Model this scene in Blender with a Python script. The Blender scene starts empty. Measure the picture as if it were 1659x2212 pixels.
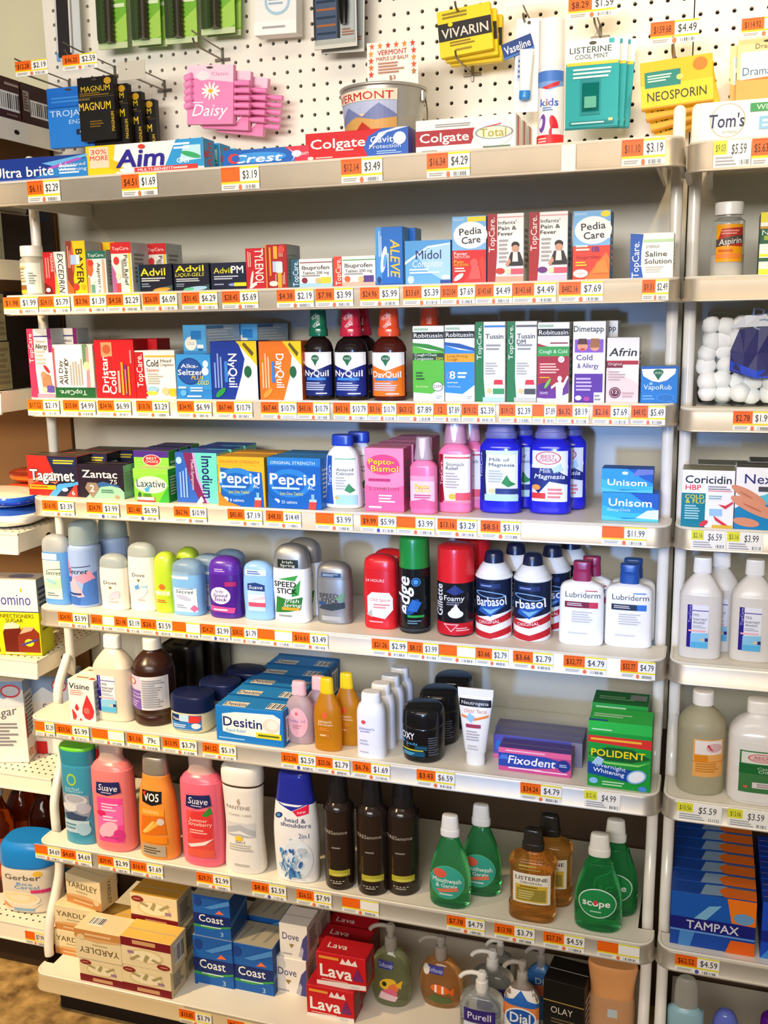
import bpy, math, random
from mathutils import Vector, Matrix
random.seed(7)
C = bpy.context.scene.collection
SC = bpy.context.scene

# ------------------------------------------------------------------ camera
CAM = Vector((1.27336881, -1.87624186, 1.41863628))
YAW, PITCH, ROLL, FPX = math.radians(18.1281108), math.radians(11.22573213), math.radians(1.07497211), 2156.03
cy, sy, cp, sp = math.cos(YAW), math.sin(YAW), math.cos(PITCH), math.sin(PITCH)
fwd = Vector((-sy*cp, cy*cp, -sp)); rt0 = Vector((cy, sy, 0)); dn0 = fwd.cross(rt0)
rt = rt0*math.cos(ROLL) + dn0*math.sin(ROLL); dn = -rt0*math.sin(ROLL) + dn0*math.cos(ROLL)
cam = bpy.data.cameras.new('camera'); camo = bpy.data.objects.new('camera', cam); C.objects.link(camo)
M = Matrix.Identity(4)
for i, v in enumerate((rt, -dn, -fwd)):
    for j in range(3): M[j][i] = v[j]
M.translation = CAM
camo.matrix_world = M
cam.sensor_fit = 'VERTICAL'; cam.sensor_height = 24.0; cam.lens = FPX/2212*24.0; cam.clip_start = .05
SC.camera = camo

# ------------------------------------------------------------------ light
def lin(h):
    h = h.lstrip('#')
    if len(h) == 3: h = ''.join(c*2 for c in h)
    o = []
    for i in (0, 2, 4):
        s = int(h[i:i+2], 16)/255
        o.append(s/12.92 if s <= .04045 else ((s+.055)/1.055)**2.4)
    return (*o, 1)
SC.view_settings.view_transform = 'Standard'; SC.view_settings.look = 'None'
SC.view_settings.exposure = 0.0; SC.view_settings.gamma = 1.0
SC.view_settings.use_curve_mapping = False
SC.cycles.use_denoising = True
SC.cycles.max_bounces = 8
W_ = bpy.data.worlds.new('world'); SC.world = W_; W_.use_nodes = True
W_.node_tree.nodes['Background'].inputs[0].default_value = lin('ebe6de')
W_.node_tree.nodes['Background'].inputs[1].default_value = 0.24
def area(name, loc, target, size, sizey, power, col, spread=180):
    l = bpy.data.lights.new(name, 'AREA'); l.shape = 'RECTANGLE'; l.size = size; l.size_y = sizey
    l.energy = power; l.color = lin(col)[:3]; l.spread = math.radians(spread)
    o = bpy.data.objects.new(name, l); C.objects.link(o); o.location = loc
    o.rotation_euler = (Vector(target)-Vector(loc)).to_track_quat('-Z', 'Y').to_euler(); return o
def spot(name, loc, target, power, col, ang, blend=.6, rad=.06):
    l = bpy.data.lights.new(name, 'SPOT'); l.energy = power; l.color = lin(col)[:3]; l.spot_size = math.radians(ang)
    l.spot_blend = blend; l.shadow_soft_size = rad
    o = bpy.data.objects.new(name, l); C.objects.link(o); o.location = loc
    o.rotation_euler = (Vector(target)-Vector(loc)).to_track_quat('-Z', 'Y').to_euler(); return o
area('ceiling_and_fill_lamp', (.75, -1.5, 2.75), (.75, -.7, 0), 1.6, .5, 12, 'ffe4c8')
area('ceiling_and_fill_lamp', (.6, -3.3, 2.0), (.6, 0, 1.45), 2.4, .5, 20, 'fff8f0', 80)  # added frontal fill, set below ceiling height to reach the back panels
spot('daylight_reflection', (1.0, -4.2, 1.0), (.85, 0, 1.02), 480, '86b4ff', 17, 1.0, .12)
spot('halogen_spot', (-.75, -1.55, 2.35), (-.12, -.15, .8), 300, 'ffdba6', 46, .9)
spot('halogen_spot', (1.6, -1.1, 2.7), (1.45, 0, 1.95), 70, 'ffdfb0', 60, .9)

# ------------------------------------------------------------------ pixel helpers: measured photo position -> place in the shop
def ray(px, py): return rt*((px-829.5)/FPX) + dn*((py-1106)/FPX) + fwd
def ony(px, py, Y): d = ray(px, py); return CAM + d*((Y-CAM.y)/d.y)
def onz(px, py, Z): d = ray(px, py); return CAM + d*((Z-CAM.z)/d.z)
def onx(px, py, X): d = ray(px, py); return CAM + d*((X-CAM.x)/d.x)
def proj(P):
    q = Vector(P)-CAM; z = q.dot(fwd); return (829.5+FPX*q.dot(rt)/z, 1106+FPX*q.dot(dn)/z)

# ------------------------------------------------------------------ materials
MC = {}
KIND = dict(card=(.42, 0), matte=(.75, 0), gloss=(.16, 0), plastic=(.28, 0), metal=(.34, 1), chrome=(.14, 1), rail=(.42, .55), tin=(.42, .65), paint=(.38, 0), print=(.4, 0))
def mat(col, kind='card'):
    key = (col, kind)
    if key in MC: return MC[key]
    m = bpy.data.materials.new(kind+'_'+col); m.use_nodes = True; nt = m.node_tree; b = nt.nodes['Principled BSDF']
    c = lin(col)
    if kind == 'film':
        nt.nodes.remove(b); out = nt.nodes['Material Output']; tr = nt.nodes.new('ShaderNodeBsdfTransparent'); gl = nt.nodes.new('ShaderNodeBsdfGlossy'); ms = nt.nodes.new('ShaderNodeMixShader')
        fr = nt.nodes.new('ShaderNodeLayerWeight'); fr.inputs['Blend'].default_value = .03; tr.inputs['Color'].default_value = c; gl.inputs['Roughness'].default_value = .12
        nt.links.new(fr.outputs['Fresnel'], ms.inputs['Fac']); nt.links.new(tr.outputs[0], ms.inputs[1]); nt.links.new(gl.outputs[0], ms.inputs[2]); nt.links.new(ms.outputs[0], out.inputs['Surface'])
    elif kind.startswith('clear'):
        b.inputs['Base Color'].default_value = c; b.inputs['Roughness'].default_value = .08 if kind == 'clear' else .35
        b.inputs['Transmission Weight'].default_value = .88 if kind == 'clear' else .55; b.inputs['IOR'].default_value = 1.33
    else:
        r, me = KIND[kind]
        b.inputs['Roughness'].default_value = r; b.inputs['Specular IOR Level'].default_value = .22 if kind in ('card', 'print', 'matte') else .5; b.inputs['Metallic'].default_value = me
        tc = nt.nodes.new('ShaderNodeTexCoord'); n = nt.nodes.new('ShaderNodeTexNoise'); n.inputs['Scale'].default_value = 38 if kind != 'paint' else 9
        n.inputs['Detail'].default_value = 3
        mr = nt.nodes.new('ShaderNodeMapRange'); mr.inputs['To Min'].default_value = .93; mr.inputs['To Max'].default_value = 1.05
        mx = nt.nodes.new('ShaderNodeMix'); mx.data_type = 'RGBA'; mx.blend_type = 'MULTIPLY'; mx.inputs['Factor'].default_value = 1
        nt.links.new(tc.outputs['Object'], n.inputs['Vector']); nt.links.new(n.outputs['Fac'], mr.inputs['Value'])
        mx.inputs['A'].default_value = c
        nt.links.new(mr.outputs['Result'], mx.inputs['B']); nt.links.new(mx.outputs['Result'], b.inputs['Base Color'])
    MC[key] = m; return m

# ------------------------------------------------------------------ mesh builder
class MB:
    def __init__(s): s.v = []; s.f = []; s.m = []; s.mats = []
    def mi(s, m):
        if m not in s.mats: s.mats.append(m)
        return s.mats.index(m)
    def poly(s, pts, m):
        k = len(s.v); s.v += [tuple(p) for p in pts]; s.f.append(tuple(range(k, k+len(pts)))); s.m.append(s.mi(m))
    def add(s, vs, fs, m):
        k = len(s.v); s.v += [tuple(p) for p in vs]; i = s.mi(m)
        for f in fs: s.f.append(tuple(k+a for a in f)); s.m.append(i)
    def box(s, x0, x1, y0, y1, z0, z1, m, ch=.0007, sides=None, top=None):
        """carton with chamfered edges; optional own colours for the right / left sides and top"""
        c = min(ch, (x1-x0)*.2, (y1-y0)*.2, (z1-z0)*.2)
        vs = []; ix = {}
        lo = (x0, y0, z0); hi = (x1, y1, z1)
        for a in range(8):
            bits = [(a >> k) & 1 for k in range(3)]
            for ax in range(3):
                p = []
                for k in range(3):
                    base = hi[k] if bits[k] else lo[k]
                    p.append(base if k == ax else base + (-c if bits[k] else c))
                ix[(a, ax)] = len(vs); vs.append(tuple(p))
        def face(ax, hi_):
            o = [k for k in range(3) if k != ax]
            q = []
            for b1, b2 in ((0, 0), (1, 0), (1, 1), (0, 1)):
                a = (hi_ << ax) | (b1 << o[0]) | (b2 << o[1]); q.append(ix[(a, ax)])
            flip = (ax == 1) != (hi_ == 0)
            return q[::-1] if flip else q
        main, edge = [], []
        for ax in range(3):
            for h in (0, 1):
                f = face(ax, h)
                if ax == 0 and sides: s.add([vs[i] for i in f], [(0, 1, 2, 3)], sides)
                elif ax == 2 and h == 1 and top: s.add([vs[i] for i in f], [(0, 1, 2, 3)], top)
                else: main.append(f)
        for ax in range(3):                      # edges running along ax
            o = [k for k in range(3) if k != ax]
            for b1 in (0, 1):
                for b2 in (0, 1):
                    a0 = (b1 << o[0]) | (b2 << o[1]); a1 = a0 | (1 << ax)
                    edge.append([ix[(a0, o[0])], ix[(a1, o[0])], ix[(a1, o[1])], ix[(a0, o[1])]])
        for a in range(8): edge.append([ix[(a, 0)], ix[(a, 1)], ix[(a, 2)]])
        s.add(vs, main+edge, m)
    def tube(s, pts, r, m, seg=10, caps=True):
        pts = [Vector(p) for p in pts]; n = len(pts); vs = []; fs = []
        t0 = (pts[1]-pts[0]).normalized(); u = t0.orthogonal().normalized()
        for i, p in enumerate(pts):
            t = (pts[min(i+1, n-1)]-pts[max(i-1, 0)]).normalized()
            u = (u - t*u.dot(t)).normalized(); w = t.cross(u)
            rr = r[i] if isinstance(r, (list, tuple)) else r
            for k in range(seg):
                a = 2*math.pi*k/seg; vs.append(p + (u*math.cos(a)+w*math.sin(a))*rr)
        for i in range(n-1):
            for k in range(seg):
                k2 = (k+1) % seg; fs.append((i*seg+k, i*seg+k2, (i+1)*seg+k2, (i+1)*seg+k))
        if caps: fs += [tuple(range(seg))[::-1], tuple(range((n-1)*seg, n*seg))]
        s.add(vs, fs, m)
    def solid(s, prof, n, m, seg=40, cx=0, cyy=0, caps=True):
        """stack of super-ellipse rings: (z, half width, half depth[, y shift])"""
        vs = []; fs = []
        for q in prof:
            z, a, b = q[:3]; ysh = q[3] if len(q) > 3 else 0
            for k in range(seg):
                t = 2*math.pi*k/seg; c_, s_ = math.cos(t), math.sin(t)
                vs.append((cx+a*math.copysign(abs(c_)**(2/n), c_), cyy+ysh+b*math.copysign(abs(s_)**(2/n), s_), z))
        for i in range(len(prof)-1):
            for k in range(seg):
                k2 = (k+1) % seg; fs.append((i*seg+k, i*seg+k2, (i+1)*seg+k2, (i+1)*seg+k))
        if caps: fs += [tuple(range(seg))[::-1], tuple(range((len(prof)-1)*seg, len(prof)*seg))]
        s.add(vs, fs, m)
    def build(s, name, parent=None, loc=(0, 0, 0), smooth=None):
        me = bpy.data.meshes.new(name); me.from_pydata(s.v, [], s.f); me.update()
        for m in s.mats: me.materials.append(m)
        me.polygons.foreach_set('material_index', s.m)
        if smooth:
            me.polygons.foreach_set('use_smooth', [True]*len(me.polygons)); me.set_sharp_from_angle(angle=math.radians(smooth))
        o = bpy.data.objects.new(name, me); C.objects.link(o); o.location = loc
        if parent: o.parent = parent
        return o

def cr(prof, k=4):
    """smooth a profile; a point written twice stays a corner"""
    segs = [[prof[0]]]
    for a in prof[1:]:
        if a == segs[-1][-1]: segs.append([a])
        else: segs[-1].append(a)
    out = []
    for sg in segs:
        if len(sg) < 3: r = sg
        else:
            r = []
            for i in range(len(sg)-1):
                p0 = sg[max(i-1, 0)]; p1 = sg[i]; p2 = sg[i+1]; p3 = sg[min(i+2, len(sg)-1)]
                for j in range(k):
                    t = j/k
                    r.append(tuple(.5*(2*b+(c-a)*t+(2*a-5*b+4*c-d)*t*t+(3*b-a-3*c+d)*t**3) for a, b, c, d in zip(p0, p1, p2, p3)))
            r.append(sg[-1])
        out += [q for q in r if not out or q != out[-1]]
    return out

# ------------------------------------------------------------------ lettering and printed shapes
GC = {}
def glyphs(s, bold, sh):
    key = (s, bold, sh)
    if key in GC: return GC[key]
    cu = bpy.data.curves.new('lettering', 'FONT'); cu.body = s; cu.resolution_u = 2; cu.offset = 0; cu.shear = sh
    cu.fill_mode = 'FRONT'
    o = bpy.data.objects.new('lettering', cu); C.objects.link(o)
    dg = bpy.context.evaluated_depsgraph_get(); me = bpy.data.meshes.new_from_object(o.evaluated_get(dg))
    vs = [(v.co.x, v.co.y) for v in me.vertices]; fs = [tuple(p.vertices) for p in me.polygons]
    bpy.data.objects.remove(o); bpy.data.curves.remove(cu); bpy.data.meshes.remove(me)
    if vs:
        x0 = min(v[0] for v in vs); x1 = max(v[0] for v in vs); cap = .69
        vs = [((x-(x0+x1)/2)/cap, y/cap-.5, 0) for x, y in vs]; w = (x1-x0)/cap
    else: w = 1
    e = max(0, bold-1.1)*.0165
    if e and vs:                       # heavier weights: the same letters drawn again around their outline
        k = 4 if bold < 3.5 else 8; n0 = len(vs)
        al = [(q[0]+e*math.cos(2*math.pi*(j+.5)/k), q[1]+e*math.sin(2*math.pi*(j+.5)/k), j) for j in range(k) for q in vs]
        fs = [tuple(a+j*n0 for a in f) for j in range(k) for f in fs]; vs = al; w += 2*e
    GC[key] = (vs, fs, w); return GC[key]
def R(u0, v0, u1, v1, c): return ('p', [(u0, v0), (u1, v0), (u1, v1), (u0, v1)], c)
def E(u, v, ru, rv, c, a=0): return ('p', [(u+ru*math.cos(t)*math.cos(a)-rv*math.sin(t)*math.sin(a), v+rv*math.sin(t)*math.cos(a)+ru*math.cos(t)*math.sin(a)) for t in [2*math.pi*k/26 for k in range(26)]], c)
def P(pts, c): return ('p', pts, c)
def T(s, u, v, h, c, w=0, b=1.0, sh=0, rot=0): return ('t', s, u, v, h, c, w, b, sh, rot)
def L(u0, v0, u1, v1, n, c, full=False):
    o = []; st = random.getstate(); random.seed(int(u0*997+v0*313+n*71))
    for i in range(n):
        v = v1-(v1-v0)*(i+.5)/n; h = (v1-v0)/n*.26
        o.append(R(u0, v-h, u0+(u1-u0)*(1 if full else random.uniform(.62, 1)), v+h, c))
    random.setstate(st); return ('m', o)
def VL(u0, v0, u1, v1, n, c):
    o = []; st = random.getstate(); random.seed(int(u0*997+v0*313+n*71))
    for i in range(n):
        u = u0+(u1-u0)*(i+.5)/n; h = (u1-u0)/n*.26
        o.append(R(u-h, v0, u+h, v0+(v1-v0)*random.uniform(.62, 1), c))
    random.setstate(st); return ('m', o)
def BAR(u0, v0, u1, v1, n=9):
    o = [R(u0, v0, u1, v1, 'f4f4f0')]; d = (u1-u0)/n
    for i in range(n): o.append(R(u0+d*(i+.25), v0+(v1-v0)*.12, u0+d*(i+.25+random.choice((.25, .5))), v1-(v1-v0)*.1, '222222'))
    return ('m', o)
def clip(poly, ax, lo, hi):
    for bound, sg in ((lo, 1), (hi, -1)):
        out = []
        for i in range(len(poly)):
            a, b = poly[i-1], poly[i]; da, db = sg*(a[ax]-bound), sg*(b[ax]-bound)
            if (da >= 0) != (db >= 0):
                t = da/(da-db); out.append(tuple(a[k]+(b[k]-a[k])*t for k in (0, 1)))
            if db >= 0: out.append(b)
        poly = out
        if len(poly) < 3: return []
    return poly
def decal(mb, fn, W, H, ops, kind='print', curved=0, base=.00025, step=.00009):
    lay = [0]
    def go(ops):
        for o in ops:
            if o[0] == 'm':
                keep = lay[0]; go(o[1]); continue
            lay[0] += 1; off = base+step*lay[0]
            if o[0] == 'p':
                m = mat(o[2], kind); pl = o[1]
                if not curved: mb.poly([fn(u, v, off) for u, v in pl], m); continue
                us = [p[0] for p in pl]; vv = [p[1] for p in pl]
                gu = 1/curved; gv_ = W/H/(curved*.4)          # one shared grid, so that layers never cross
                for i in range(math.floor(min(us)/gu+1e-6), math.ceil(max(us)/gu-1e-6)):
                    q = clip(pl, 0, i*gu, (i+1)*gu)
                    if not q: continue
                    for j in range(math.floor(min(vv)/gv_+1e-6), math.ceil(max(vv)/gv_-1e-6)):
                        qq = clip(q, 1, j*gv_, (j+1)*gv_)
                        if len(qq) > 2: mb.poly([fn(u, v, off) for u, v in qq], m)
            else:
                _, s, u, v, h, c, w, b, sh, rot = o; lay[0] += 2 if b > 1.1 else 0
                gv, gf, gw = glyphs(s, b, sh)
                vert = rot in (90, -90)
                hh = h*(W if vert else H); sx = (w*(H if vert else W)/gw) if w else hh
                ca, sa = math.cos(math.radians(rot)), math.sin(math.radians(rot)); pts = []; flat = []
                for x, y, ly in gv:
                    X, Y = x*sx, y*hh; flat.append((u+(X*ca-Y*sa)/W, v+(X*sa+Y*ca)/H, off+ly*.00002))
                pieces = []
                if not curved: pts = [fn(a, b_, of) for a, b_, of in flat]
                else:
                    for f in gf:
                        pl = [flat[k][:2] for k in f]; of = flat[f[0]][2]; lo = min(q[0] for q in pl); hi = max(q[0] for q in pl); g = .5/curved
                        if hi-lo < g: pieces.append((pl, of)); continue
                        k = math.floor(lo/g)
                        while k*g < hi:
                            q = clip(pl, 0, k*g, (k+1)*g); k += 1
                            if q: pieces.append((q, of))
                mb.add(pts, gf, mat(c, kind)) if not curved else [mb.poly([fn(a, b_, of) for a, b_ in q2], mat(c, kind)) for q2, of in pieces]
    go(ops)

# ------------------------------------------------------------------ things
THINGS = []
def tag(o, label, cat, group=None):
    o['label'] = label; o['category'] = cat
    if group: o['group'] = group
    THINGS.append(o); return o
def empty(name, label, cat, loc, rz=0, group=None):
    o = bpy.data.objects.new(name, None); C.objects.link(o); o.location = loc; o.rotation_euler = (0, 0, rz); o.empty_display_size = .02
    return tag(o, label, cat, group)
def structure(o): o['kind'] = 'structure'; return o
ORD = ['', 'top', 'second', 'third', 'fourth', 'fifth', 'sixth', 'seventh', 'bottom']
NTH = ['', 'second', 'third', 'fourth', 'fifth', 'sixth', 'seventh']
W = 1.22
SY = {1: -.320, 2: -.269, 3: -.222, 4: -.238, 5: -.248, 6: -.305, 7: -.313, 8: -.360}
SZ = {1: 1.660, 2: 1.464, 3: 1.269, 4: 1.073, 5: .849, 6: .636, 7: .368, 8: .101}
ROWS = {}        # short descriptions per shelf, for the price tags
def where(sh): return ('on the %s shelf' % ORD[sh%10]) if sh < 10 else ('on the %s shelf of the right-hand bay' % ORD[sh%10])
def withplace(short, sh):
    l = '%s %s' % (short, where(sh)); return l if len(l.split()) <= 16 else short
def shz(sh): return SZ[sh % 10] - ({1: .010, 3: .007}.get(sh % 10, 0) if sh > 10 else 0)
def place(sh, xl, xr, yt, yb=None, inset=.012, zb=None, yf=None, round_=0):
    z0 = (shz(sh) if zb is None else zb) + .0003; f = SY[sh % 10]; xc = (xl+xr)/2
    if yf is None:
        yf = f+inset if (yb is None) else max(f+.006, onz(xc, yb, z0).y)
    y = yf; half = 0
    for _ in range(3):
        p = proj((ony(xc, yt, y).x, y, z0)); ym = (yt+p[1])/2
        x0, x1 = ony(xl, ym, y).x, ony(xr, ym, y).x
        if round_: y = yf + round_*(x1-x0)/2
    z1 = ony(xc, yt, y).z
    return x0, x1, yf, y, z0, z1
LAST = {}
def carton(short, cat, sh, bb, depth, col, ops, name='carton', side=None, top=None, sops=(), tops=(), behind=0, gap=.004, rz=0,
           yb=None, inset=.012, zb=None, yf=None, kind='card', row=True, group=None, label=None, dz=0, back_dx=0):
    """one carton with printed faces; bb = (left, right, top) in the photo"""
    x0, x1, yf, _, z0, z1 = place(sh, bb[0], bb[1], bb[2], yb if yb else (bb[3] if len(bb) > 3 else None), inset, zb, yf)
    z0 += dz; w, h = x1-x0, z1-z0
    if yf+(depth+gap)*(behind+1)-gap > -.002: depth = (-.002-yf-gap*behind)/(behind+1)
    mb = MB(); side = side or col; top = top or col
    mb.box(-w/2, w/2, 0, depth, 0, h, mat(col, kind), sides=mat(side, kind), top=mat(top, kind))
    decal(mb, lambda u, v, o: (-w/2+u*w, -o, v*h), w, h, ops)
    sops = list(sops) or [L(.15, .2, .85, .8, 7, '8a8a88' if side > '888' else 'c8c8c4')]
    decal(mb, lambda u, v, o: (w/2+o, u*depth, v*h), depth, h, sops)
    decal(mb, lambda u, v, o: (-w/2+u*w, v*depth, h+o), w, depth, list(tops) or [R(.02, .47, .98, .5, 'b0aca4')])
    lab = label or withplace(short, sh)
    o = mb.build(name, loc=((x0+x1)/2, yf, z0)); o.rotation_euler = (0, 0, rz)
    tag(o, lab, cat, group or (('%s copies' % short) if behind else None))
    if row: ROWS.setdefault(sh, []).append(((x0+x1)/2, short))
    for k in range(behind):
        c = o.copy(); C.objects.link(c); c.location = ((x0+x1)/2+back_dx*(k+1), yf+(depth+gap)*(k+1), z0)
        tag(c, '%s one behind the %s' % (NTH[k+1], short), cat, o['group'])
    LAST.clear(); LAST.update(o=o, x0=x0, x1=x1, yf=yf, z0=z0, z1=z1, h=h)
    return o
def flask(short, cat, sh, bb, dr, parts, labels=(), name='bottle', n=2.0, behind=0, gap=.006, rz=0, zb=None, yf=None, inset=.012,
          row=True, extra=None, back_dx=0, label=None, dz=0, group=None):
    """bottle, can, jar or stick: parts = (part name, profile [(z, w[, d])] in fractions, colour, kind[, exponent])"""
    x0, x1, yf, yc, z0, z1 = place(sh, bb[0], bb[1], bb[2], bb[3] if len(bb) > 3 else None, inset, zb, yf, dr)
    a, h = (x1-x0)/2, z1-z0
    yc = min(yc, -.003-a*dr)
    while behind and yc+(2*a*dr+gap)*behind+a*dr > -.002: behind -= 1
    lab = label or withplace(short, sh)
    grp = group or (('%s copies' % short) if behind else None)
    root = empty(name, lab, cat, ((x0+x1)/2, yc, z0), rz, grp); kids = []
    profs = []
    for pt in parts:
        pn, pr, col, kd = pt[:4]; ne = pt[4] if len(pt) > 4 else n
        pr = cr([(q[0]*h, q[1]*a, (q[2] if len(q) > 2 else q[1])*a*dr) for q in pr]); profs.append((pr, ne))
        mb = MB(); mb.solid(pr, ne, mat(col, kd), seg=44); kids.append((mb.build(pn, root, smooth=38), None))
    for lb in labels:
        pi, (u0, u1, v0, v1), bg, ops = lb[:4]; pr, ne = profs[pi]; nm = lb[4] if len(lb) > 4 else 'label'
        lw, lh = (u1-u0)*a*2, (v1-v0)*h
        def fn(u, v, off, pr=pr, ne=ne):
            x = -a+2*a*(u0+u*(u1-u0)); z = h*(v0+v*(v1-v0))
            A, B = pr[0][1], pr[0][2]
            for q0, q1 in zip(pr, pr[1:]):
                if q0[0] <= z <= q1[0] and q1[0] > q0[0]:
                    t = (z-q0[0])/(q1[0]-q0[0]); A = q0[1]+(q1[1]-q0[1])*t; B = q0[2]+(q1[2]-q0[2])*t; break
            t = max(-.985, min(.985, x/max(A, 1e-5))); y = -B*(1-abs(t)**ne)**(1/ne); g = 1+off/max(B, .004)
            return (t*A*(1+off/max(A, .004)), y*g, z)
        mb = MB(); decal(mb, fn, lw, lh, ([R(0, 0, 1, 1, bg)] if bg else [])+list(ops), curved=18, base=.0003)
        kids.append((mb.build(nm, root if nm == 'label' else kids[pi][0]), None if nm == 'label' else pi))
    if extra: kids += [(q, None) for q in extra(root, a, h, a*dr)]
    if row: ROWS.setdefault(sh, []).append(((x0+x1)/2, short))
    for k in range(behind):
        r = root.copy(); C.objects.link(r); r.location = ((x0+x1)/2+back_dx*(k+1), yc+(2*a*dr+gap)*(k+1), z0)
        tag(r, '%s one behind the %s' % (NTH[k+1], short), cat, grp)
        new = []
        for q, pi in kids:
            c = q.copy(); C.objects.link(c); new.append(c); c.parent = r if pi is None else new[pi]
    LAST.clear(); LAST.update(o=root, x0=x0, x1=x1, yf=yf, yc=yc, z0=z0, z1=z1, h=h, a=a)
    return root
# ------------------------------------------------------------------ the room
mb = MB(); mb.box(-2.2, 3.2, -5.2, .12, -.03, 0, mat('b08a52', 'matte')); fl = structure(mb.build('floor'))
m = fl.data.materials[0]; nt = m.node_tree; b = nt.nodes['Principled BSDF']
n1 = nt.nodes.new('ShaderNodeTexNoise'); n1.inputs['Scale'].default_value = 26; n1.inputs['Detail'].default_value = 8
rp = nt.nodes.new('ShaderNodeValToRGB'); rp.color_ramp.elements[0].color = lin('6e5330'); rp.color_ramp.elements[1].color = lin('c9a566')
rp.color_ramp.elements[0].position = .32; rp.color_ramp.elements[1].position = .66
tcx = nt.nodes.new('ShaderNodeTexCoord'); nt.links.new(tcx.outputs['Object'], n1.inputs['Vector']); nt.links.new(n1.outputs['Fac'], rp.inputs['Fac'])
nt.links.new(rp.outputs['Color'], b.inputs['Base Color'])
bp = nt.nodes.new('ShaderNodeBump'); bp.inputs['Strength'].default_value = .5; nt.links.new(n1.outputs['Fac'], bp.inputs['Height']); nt.links.new(bp.outputs['Normal'], b.inputs['Normal'])
mb = MB(); mb.box(-2.2, 3.2, .10, .14, 0, 2.9, mat('e2ddb8', 'paint')); structure(mb.build('wall_back'))

STEEL = mat('e8e4dc', 'paint'); CREAM = mat('efe9d8', 'paint'); ALU = mat('b5ac9c', 'rail'); GREY = mat('c6c4b6', 'paint')
PEG = mat('f3eee2', 'paint'); DARK = mat('241c14', 'matte'); TUBEW = mat('f4efe4', 'gloss')

def peg_panel(parent, x0, x1, z0, z1, pitch=.0268, ax=1.098, az=1.927, y=0):
    """sheet with real round holes and a board behind, coloured dark to give them their shade"""
    mb = MB(); i0 = math.ceil((x0+.006-ax)/pitch); i1 = math.floor((x1-.006-ax)/pitch); k0 = math.ceil((z0+.006-az)/pitch); k1 = math.floor((z1-.006-az)/pitch)
    r = .0036; N = 8
    for i in range(i0, i1+1):
        for k in range(k0, k1+1):
            cx, cz = ax+i*pitch, az+k*pitch; h = pitch/2
            xa = x0 if i == i0 else cx-h; xb = x1 if i == i1 else cx+h; za = z0 if k == k0 else cz-h; zb = z1 if k == k1 else cz+h
            ring = [(cx+r*math.cos(2*math.pi*(j+.5)/N), cz+r*math.sin(2*math.pi*(j+.5)/N)) for j in range(N)]
            out = []
            for q in ring:
                dx, dz = q[0]-cx, q[1]-cz
                out.append((xb if dx > 0 else xa, cz+dz*2.0) if abs(dx) > abs(dz) else (cx+dx*2.0, zb if dz > 0 else za))
            cor = [(xb, zb), (xa, zb), (xa, za), (xb, za)]
            for j in range(N):
                j2 = (j+1) % N; a, b_ = out[j], out[j2]; pts = [ring[j], a]
                sa = abs(ring[j][0]-cx) > abs(ring[j][1]-cz); sb = abs(ring[j2][0]-cx) > abs(ring[j2][1]-cz)
                if sa != sb:
                    c = (xb if (a[0] > cx and b_[0] > cx) or (a[0]+b_[0])/2 > cx else xa, zb if (a[1]+b_[1])/2 > cz else za); pts.append(c)
                pts += [b_, ring[j2]]
                mb.poly([(p[0], y, p[1]) for p in pts], PEG)
                mb.poly([(ring[j][0], y, ring[j][1]), (ring[j2][0], y, ring[j2][1]), (ring[j2][0], y+.009, ring[j2][1]), (ring[j][0], y+.009, ring[j][1])], PEG)
    mb.box(x0, x1, y+.009, y+.016, z0, z1, DARK)  # dark colour supplies the shade seen inside the holes
    return mb.build('pegboard_panel', parent)

def upright(parent, x, off=0):
    key = [(-.150, 1.722), (-.150, .76), (-.163, .715), (-.195, .672), (-.205, .635), (-.205, .545), (-.212, .50), (-.240, .44), (-.248, .40), (-.246, .30), (-.255, .25), (-.293, .18), (-.305, .13), (-.306, .104)]
    p = cr([(y, z) for y, z in key], 5); mb = MB(); pts = [(x, y, z) for y, z in p]
    top = Vector(pts[0]); r = .0098
    cap = [(top + Vector((0, 0, r*s)), r*c) for s, c in ((.95, .25), (.8, .6), (.45, .9))]
    mb.tube([q for q, _ in cap]+pts, [c for _, c in cap]+[r]*len(pts), TUBEW, 14)
    return mb.build('upright_tube', parent, smooth=50)

def unit(x0, x1, label, xl=None, xr=None, peg0=None, peg1=None):
    u = empty('shelving_unit', label, 'shelving unit', ((x0+x1)/2, 0, 0))
    o = lambda q: setattr(q, 'location', (-(x0+x1)/2, 0, 0))
    mb = MB(); mb.box(x0-(.058 if xr is not None else .0), x1+.002, .002, .02, .625, 1.69, GREY); o(mb.build('back_panel', u)); mb = MB(); mb.box(x0-(.050 if xr is not None else .0), x1+.002, .003, .02, .02, .624, mat('4a3828', 'paint')); o(mb.build('lower_back_panel', u))
    o(peg_panel(u, peg0 if peg0 is not None else x0, peg1 or x1, 1.69, 2.16))
    mb = MB(); mb.box(x0+.03, x1-.03, -.325, .0, 0, .062, DARK); o(mb.build('kick_plate', u))
    for x in (xl, xr):
        if x is not None: o(upright(u, x))
    return u
unit(0, W, 'wide white steel shelving bay with pegboard top filling the middle', -.003, W-.010, -.052, W+.001)
unit(W+.006, 2.0, 'white steel shelving bay at the right edge, mostly cut off', W+.018, None, W+.003, 2.0)

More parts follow.
